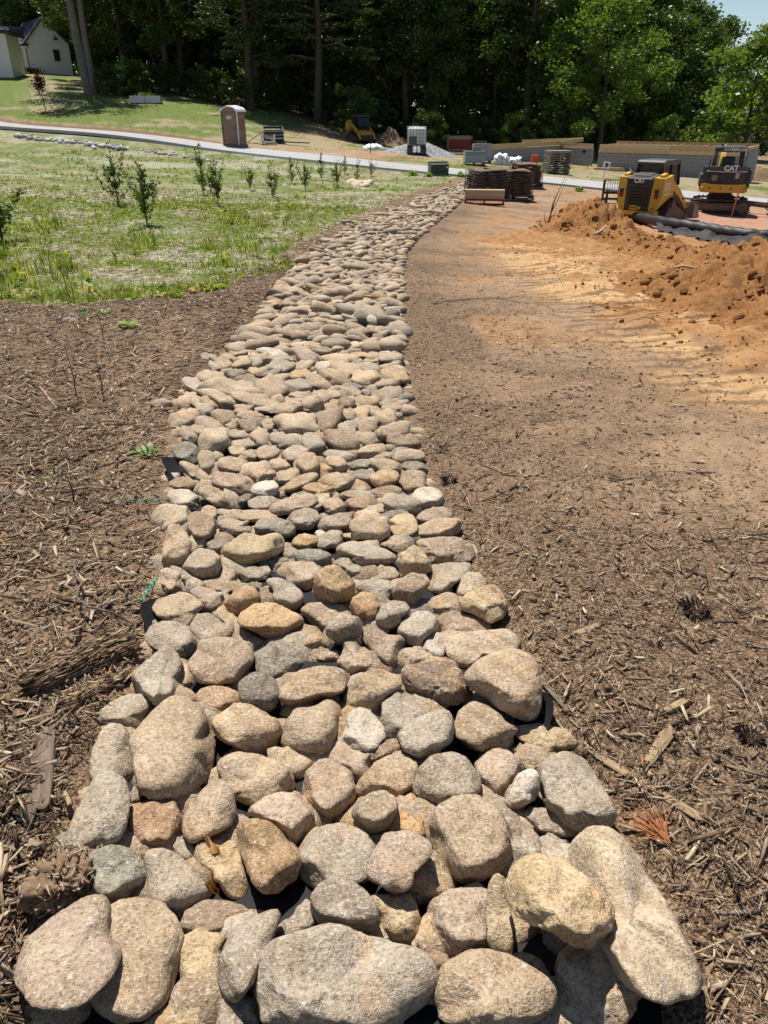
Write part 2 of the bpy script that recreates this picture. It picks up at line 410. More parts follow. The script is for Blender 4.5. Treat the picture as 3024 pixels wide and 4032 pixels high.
tris = np.vstack([gf[:, [0, 1, 2]], gf[:, [0, 2, 3]], cap[:, ::-1]])
ground = mesh_np('ground', gv_, tris, M_GROUND, None, True); tag(ground, kind='structure')
if ground.data.polygons[0].normal.z < 0: ground.data.flip_normals()
X_, Y_ = gv_[:, 0], gv_[:, 1]
_w1 = n2(X_, Y_, 1.3, 3, 41); _w2 = n2(X_, Y_, .35, 3, 43)
_db = dbed(X_, Y_); _dr, _sg = droad(X_, Y_)
_la = sdpoly(X_, Y_, LAWN) + _w1 * .25 + np.clip(n2(X_, Y_, 5, 2, 45) * .15, -.2, .2)
z_lawn = 1 - sstep(-.25, .15, _la)
_cl = sdpoly(X_, Y_, CLAY) + _w1 * .45 + n2(X_, Y_, 4, 2, 47) * .2
z_clay = (1 - sstep(-.3, .3, _cl))
_cx = np.maximum(z_clay, .45 * sstep(.12, .45, n2(X_, Y_, .5, 3, 49)) * (X_ > bedR(Y_) + .8) * (Y_ > 7) * (Y_ < 30) * (_sg < 0))
z_pink = 1 - sstep(-.5, .8, sdpoly(X_, Y_, PINK) + _w1 * .6)
leftside = (X_ < (bedL(Y_) + bedR(Y_)) / 2)
mul_r = np.exp(-np.maximum(_db, 0) / (1.0 + .4 * _w2)) * .85 + .60 * sstep(-.05, .3, n2(X_ * .45, Y_, 1.1, 4, 51)) * (.6 + .4 * sstep(-.2, .3, n2(X_, Y_, 4.5, 3, 52))) + .35 * sstep(4.5, 2.5, np.hypot(X_, Y_))
mul_l = .62 + .5 * sstep(-.35, .1, n2(X_, Y_, .8, 3, 53))
z_mul = np.clip(np.where(leftside, mul_l, mul_r), 0, 1)
far = sstep(RHALF - .1, RHALF + .2, _dr) * (_sg > 0)
farR = sstep(RHALF, RHALF + .5, _dr) * (_sg > 0)
z_far = farR * (1 - .85 * sstep(.15, .5, n2(X_, Y_, .22, 3, 57)) * (X_ > -9) * (Y_ > 47))
_dg = np.hypot((X_ + 5.2) / 3.4, (Y_ - 48.6) / 2.0) + _w1 * .25
z_grav = 1 - sstep(.7, 1.05, _dg)
_dd = np.hypot((X_ + 5.5) / 6.5, (Y_ - 50) / 4) + _w1 * .3
z_far *= sstep(.7, 1.2, _dd)
verge = (1 - sstep(RHALF + .2, RHALF + 1.6, _dr + _w1 * .6)) * (_sg < 0) * (X_ < 3)
z_lawn = np.clip(np.maximum(z_lawn, 0), 0, 1)
wood_floor = sstep(74, 80, Y_ + _w1) * sstep(-.37, -.33, X_ / np.maximum(Y_, 1) + _w1 * .01)
wood_floor = np.maximum(wood_floor, sstep(104, 110, Y_))
z_mul = np.clip(np.maximum(z_mul * (1 - far), wood_floor), 0, 1); z_far *= (1 - wood_floor)
def green(x, y):
    """share of live grass between the straw"""
    dr, sg = droad(x, y); a = n2(x * .55, y, .42, 4, 85); b = n2(x, y, 1.7, 3, 87)
    near = np.clip(sstep(-.45, .35, a * .75 + b * .5 + .12 + .25 * n2(x, y, 4.5, 2, 89)), .12, 1)
    far = sstep(-.3, .15, a * .8 + b * .3 + .3 * sstep(60, 70, y - .25 * x) * (x < -6) * (x > -26) - .25 * (x > -2))
    return np.where((sg > 0) & (dr > RHALF), far, near)
z_green = green(X_, Y_)
_dt = dtrack(X_, Y_) + _w1 * .2
z_pale = (1 - sstep(.5, 1.4, _dt)) * sstep(-.5, .2, n2(X_, Y_, 1.1, 3, 65)); z_trk = (1 - sstep(.7, 1.2, _dt)) * sstep(-.35, .15, n2(X_, Y_, .9, 2, 67))
_cx = np.maximum(_cx, z_pale * .9)
for nm, ch in (('zoneC', (z_green, z_pale, z_trk)), ('zoneA', (z_lawn * (1 - far), _cx * (1 - far), z_mul)), ('zoneB', (z_far, z_grav, z_pink))):
    a = ground.data.color_attributes.new(nm, 'FLOAT_COLOR', 'POINT')
    a.data.foreach_set('color', np.stack([*ch, np.ones(len(X_))], -1).astype(np.float32).ravel())

# ------------------------------------------------------------------ the paved lane (a slab with its own edges)
def road_material():
    t = NT('pavement'); p = t.pos(); n = t.noise(p, .8, 5, .6); f = t.noise(p, 60, 3, .7); s = t.sep(t.vor(p, 40, 'Color'))[0]
    c = t.mix((.27, .265, .26), (.37, .36, .35), n); c = t.mix(c, t.mix((.20, .20, .20), (.46, .45, .43), s), .3)
    c = t.mix(c, (.22, .17, .12), t.ramp(t.noise(p, .5, 5, .7), [(.55, 0.0), (.75, .5)]))
    return t.out(c, .9, t.bump(f, .2, .01), 0, .2)
M_ROAD = road_material()
rv = []; rf = []
_tan = np.gradient(RC, axis=0); _tan /= np.linalg.norm(_tan, axis=1)[:, None]; _nor = np.stack([-_tan[:, 1], _tan[:, 0]], -1)
for i in range(len(RC)):
    for k, (off, dz) in enumerate(((-RHALF - .06, -.12), (-RHALF, .05), (-.8, .075), (0, .085), (.8, .075), (RHALF, .05), (RHALF + .06, -.12))):
        q = RC[i] + _nor[i] * off; zz = float(g0(*RC[i]))
        rv.append((q[0], q[1], zz + dz))
for i in range(len(RC) - 1):
    for k in range(6):
        a = i * 7 + k; rf.append((a, a + 7, a + 8, a + 1))
road = mesh_np('road', rv, rf, M_ROAD, None, False); tag(road, kind='structure')
if road.data.polygons[3].normal.z < 0: road.data.flip_normals()

# ------------------------------------------------------------------ river stones
def stone_material(name, island=False):
    t = NT(name); oi = t.new('ObjectInfo')
    if island:
        rnd = t.new('NewGeometry').outputs['Random Per Island']; base = t.attr('tint'); vec0 = t.pos()
    else:
        rnd = oi.outputs['Random']; base = oi.outputs['Color']; vec0 = t.coord()
    off = t.new('CombineXYZ', ins={0: t.math('MULTIPLY', rnd, 37.0), 1: t.math('MULTIPLY', rnd, 91.0), 2: t.math('MULTIPLY', rnd, 13.0)}).outputs[0]
    v = t.new('VectorMath', operation='ADD'); t.set(v.inputs[0], vec0); t.set(v.inputs[1], off); v = v.outputs[0]
    big = t.noise(v, 5.0, 5, .6, .4); med = t.noise(v, 22, 5, .65); fin = t.noise(v, 95, 4, .75); fin2 = t.noise(v, 190, 2, .6)
    c = t.mix(t.mix(base, (.58, .51, .42), 1.0, 'MULTIPLY'), t.mix(base, (1.05, 1.03, .98), 1.0, 'MULTIPLY'), t.ramp(big, [(.3, 0.0), (.7, 1.0)]))
    c = t.mix(c, t.mix(base, (1.25, .92, .62), 1.0, 'MULTIPLY'), t.ramp(t.noise(v, 3.2, 4, .6, .8), [(.54, 0.0), (.70, .42)]))      # iron staining
    c = t.mix(c, t.mix(base, (.86, .82, .84), 1.0, 'MULTIPLY'), t.ramp(t.noise(v, 9, 4, .6, .5), [(.5, 0.0), (.66, .7)]))
    band = t.new('TexWave', wave_type='BANDS', bands_direction='DIAGONAL', ins={'Vector': v, 'Scale': 6.0, 'Distortion': 5.0, 'Detail': 3.0, 'Detail Scale': 1.2}).outputs['Fac']
    bs = t.ramp(rnd, [(.45, 0.0), (.85, .42)])
    c = t.mix(c, t.mix(c, (.62, .56, .50), 1.0, 'MULTIPLY'), t.math('MULTIPLY', t.ramp(band, [(.5, 0.0), (.9, 1.0)]), bs))
    c = t.mix(c, t.mix(c, (.42, .38, .36), 1.0, 'MULTIPLY'), t.ramp(fin, [(.34, .9), (.49, 0.0)]))                                 # dark grains
    c = t.mix(c, (.62, .56, .48), t.ramp(t.math('ADD', t.math('MULTIPLY', fin, .8), t.math('MULTIPLY', med, .2)), [(.535, 0.0), (.66, .8)]))  # feldspar grains
    gl = t.ramp(fin2, [(.66, 0.0), (.74, 1.0)])
    c = t.mix(c, (.80, .77, .72), t.math('MULTIPLY', gl, .5))
    h = t.math('ADD', t.math('MULTIPLY', med, .7), t.math('ADD', t.math('MULTIPLY', fin, .45), t.math('MULTIPLY', fin2, .15)))
    return t.out(c, t.math('SUBTRACT', .82, t.math('MULTIPLY', gl, .42)), t.bump(h, .9, .016), 0, .35)
M_STONE = stone_material('river_stone'); M_STONES = stone_material('river_stones_small', True)
TONE = {'t': (.44, .335, .225), 'g': (.365, .322, .262), 'k': (.41, .310, .235), 'o': (.45, .285, .125), 'r': (.37, .215, .115), 'n': (.175, .185, .155),
        'd': (.15, .14, .13), 'c': (.53, .43, .305), 'w': (.58, .53, .46), 'b': (.24, .16, .105), 'y': (.54, .41, .235)}
TNAME = {'t': 'tan', 'g': 'greyish tan', 'k': 'pinkish tan', 'o': 'ochre', 'r': 'rusty orange', 'n': 'grey green', 'd': 'dark grey', 'c': 'cream', 'w': 'whitish', 'b': 'brown', 'y': 'yellowish'}
_ico = {}
def ico(sub):
    if sub not in _ico:
        import bmesh
        bm = bmesh.new(); bmesh.ops.create_icosphere(bm, subdivisions=sub, radius=1.0)
        v = np.array([x.co[:] for x in bm.verts]); f = np.array([[x.index for x in q.verts] for q in bm.faces], np.int32); bm.free()
        _ico[sub] = (v / np.linalg.norm(v, axis=1)[:, None], f)
    return _ico[sub]
def rock_radius(d, rs, p=9, nside=9, ang=0):
    """radius of a rounded convex block along unit directions d"""
    N = [(rs.normal(0, .12), rs.normal(0, .12), 1), (rs.normal(0, .15), rs.normal(0, .15), -1)]; H = [rs.uniform(.58, .78), .95]
    for i in range(nside):
        a = 2 * math.pi * (i + rs.uniform(-.35, .35)) / nside; e = rs.normal(.05, .28)
        N.append((math.cos(a) * math.cos(e), math.sin(a) * math.cos(e), math.sin(e))); H.append(rs.uniform(.78, 1.0))
    for i in range(3 + ang * 3):
        q = rs.normal(size=3); q[2] = abs(q[2]) * .8 + .1; N.append(tuple(q)); H.append(rs.uniform(.74, .95))
    N = np.array(N); N /= np.linalg.norm(N, axis=1)[:, None]
    k = np.maximum(d @ N.T, 0) / np.array(H)
    return (k ** p).sum(1) ** (-1 / p)
def polyR(poly, cx, cy, phi):
    """radius of the outline around (cx, cy) at each angle"""
    out = np.zeros(len(phi)); q = np.array(poly, float) - [cx, cy]
    for i in range(len(q)):
        a, b = q[i], q[(i + 1) % len(q)]; e = b - a
        den = np.cos(phi) * e[1] - np.sin(phi) * e[0]
        with np.errstate(divide='ignore', invalid='ignore'):
            t = (a[0] * e[1] - a[1] * e[0]) / den; s = (a[0] * np.sin(phi) - a[1] * np.cos(phi)) / den
        ok = (t > 0) & (s >= -1e-6) & (s <= 1 + 1e-6); out = np.where(ok, np.maximum(out, t), out)
    return np.maximum(out, 1.0)
NB = 72; PHI = (np.arange(NB) + .5) / NB * 2 * math.pi - math.pi
def stone_shape(poly, seed, lift, sub, flat, ang):
    rs = np.random.RandomState(seed)
    q = np.array(poly, float); q = q.mean(0) + (q - q.mean(0)) * 1.05; poly = q; x0, y0 = q.min(0); x1, y1 = q.max(0)
    A = 0; cx = cy = 0
    for i in range(len(q)):
        a, b = q[i], q[(i + 1) % len(q)]; cr = a[0] * b[1] - b[0] * a[1]; A += cr; cx += (a[0] + b[0]) * cr; cy += (a[1] + b[1]) * cr
    cx, cy = cx / (3 * A), cy / (3 * A)
    gp = G0(cx, cy); _, _, dep = project(gp)
    W, H = (x1 - x0) / FPX * dep, (y1 - y0) / FPX * dep
    d = ray(cx, cy); el = math.asin(-d[2] / np.linalg.norm(d))
    a = W / 2; c = flat * min(W, H * 1.15) / 2
    if H / 2 < c * math.cos(el) * 1.25: c = H / 2 / math.cos(el) / 1.25
    b = math.sqrt(max((H / 2) ** 2 - (c * math.cos(el)) ** 2, (.2 * a) ** 2)) / math.sin(el); b = min(max(b, .45 * a), 1.7 * a)
    zc = c * .62 + lift - .03
    t = (CAMZ - (gp[2] + zc)) / -d[2]
    for _ in range(4):
        pz = float(g0(d[0] * t, d[1] * t)); t = (CAMZ - (pz + zc)) / -d[2]
    cen = CAM + d * t
    dirs, F = ico(sub)
    v = dirs * rock_radius(dirs, rs, rs.choice([8, 10, 13]) if not ang else 20, rs.randint(6, 10), ang)[:, None]
    yaw = rs.uniform(-.6, .6); cs, sn = math.cos(yaw), math.sin(yaw)
    v = np.stack([v[:, 0] * cs - v[:, 1] * sn, v[:, 0] * sn + v[:, 1] * cs, v[:, 2]], -1) * [a, b, c]
    tx, ty = rs.normal(.10, .09), rs.normal(0, .10)
    Rm = np.array((Matrix.Rotation(tx, 3, 'X') @ Matrix.Rotation(ty, 3, 'Y'))); v = v @ Rm.T
    sz = (a + b) / 2
    nn = v / np.linalg.norm(v, axis=1)[:, None]
    v = v + nn * (fbm(v / sz * 1.3 + seed * 3.1, 3, seed) * (.05 + .06 * ang) * sz)[:, None]
    wv = v + cen
    for _ in range(2):                              # fit the outline: scale about the stone's own middle
        px, py, dp = project(wv); ph = np.arctan2(py - cy, px - cx); rr = np.hypot(px - cx, py - cy)
        S = np.zeros(NB); np.maximum.at(S, np.clip(((ph + math.pi) / (2 * math.pi) * NB).astype(int), 0, NB - 1), rr)
        S = np.where(S <= 0, np.median(S), S)
        Rt = polyR(poly, cx, cy, PHI)
        ker = np.array([1, 2, 3, 2, 1]) / 9
        sm = lambda z: sum(np.roll(z, k - 2) * ker[k] for k in range(5))
        ratio = np.clip(sm(Rt) / sm(S), .35, 2.4)
        rr_ = np.interp((ph + math.pi) / (2 * math.pi) * NB, np.arange(-1, NB + 1) + .5, np.r_[ratio[-1], ratio, ratio[0]])
        wv = unproject(cx + (px - cx) * rr_, cy + (py - cy) * rr_, dp)
    v = wv - cen
    nn = v / (np.linalg.norm(v, axis=1)[:, None] + 1e-9)
    ri = 1 - np.abs(fbm(v * (2.2 / sz) + seed, 3, seed + 5))
    v = v + nn * ((fbm(v * (6 / sz) + seed, 4, seed + 3) * .017 - np.clip(ri - .86, 0, 1) * (.16 + .25 * ang)) * sz)[:, None]
    return v, F, cen
STONES = []
def stone(poly, tone, seed, lift=0.0, sub=4, flat=.62, ang=0, label=None):
    v, F, cen = stone_shape(poly, seed, lift, sub, flat, ang)
    o = mesh_np('river_stone', v, F, M_STONE, None, True); o.location = tuple(cen)
    rs = random.Random(seed); c = TONE[tone]; k = rs.uniform(.88, 1.12); h = rs.uniform(-.03, .03)
    o.color = (min(1, c[0] * k * (1 + h)), min(1, c[1] * k), min(1, c[2] * k * (1 - h)), 1)
    tag(o, label, 'stone', 'river stones lining the drainage bed')
    q = np.array(poly, float)
    STONES.append(dict(o=o, c=q.mean(0), sz=q.max(0) - q.min(0), tone=tone, ang=ang, cen=cen, label=label))
    return o
CROPS = {'A': (0, 3300, .6028), 'B': (900, 3300, .6028), 'C': (1800, 3200, .663), 'D': (200, 2650, .6028), 'E': (1000, 2650, .5425), 'F': (1700, 2400, .5425),
         'G': (450, 2100, .4822), 'H': (1150, 2100, .5425), 'J': (550, 1750, .42194), 'K': (1150, 1750, .4822), 'L': (650, 1350, .36166), 'M': (1150, 1350, .36166), 'V': (0, 0, 1.8228)}
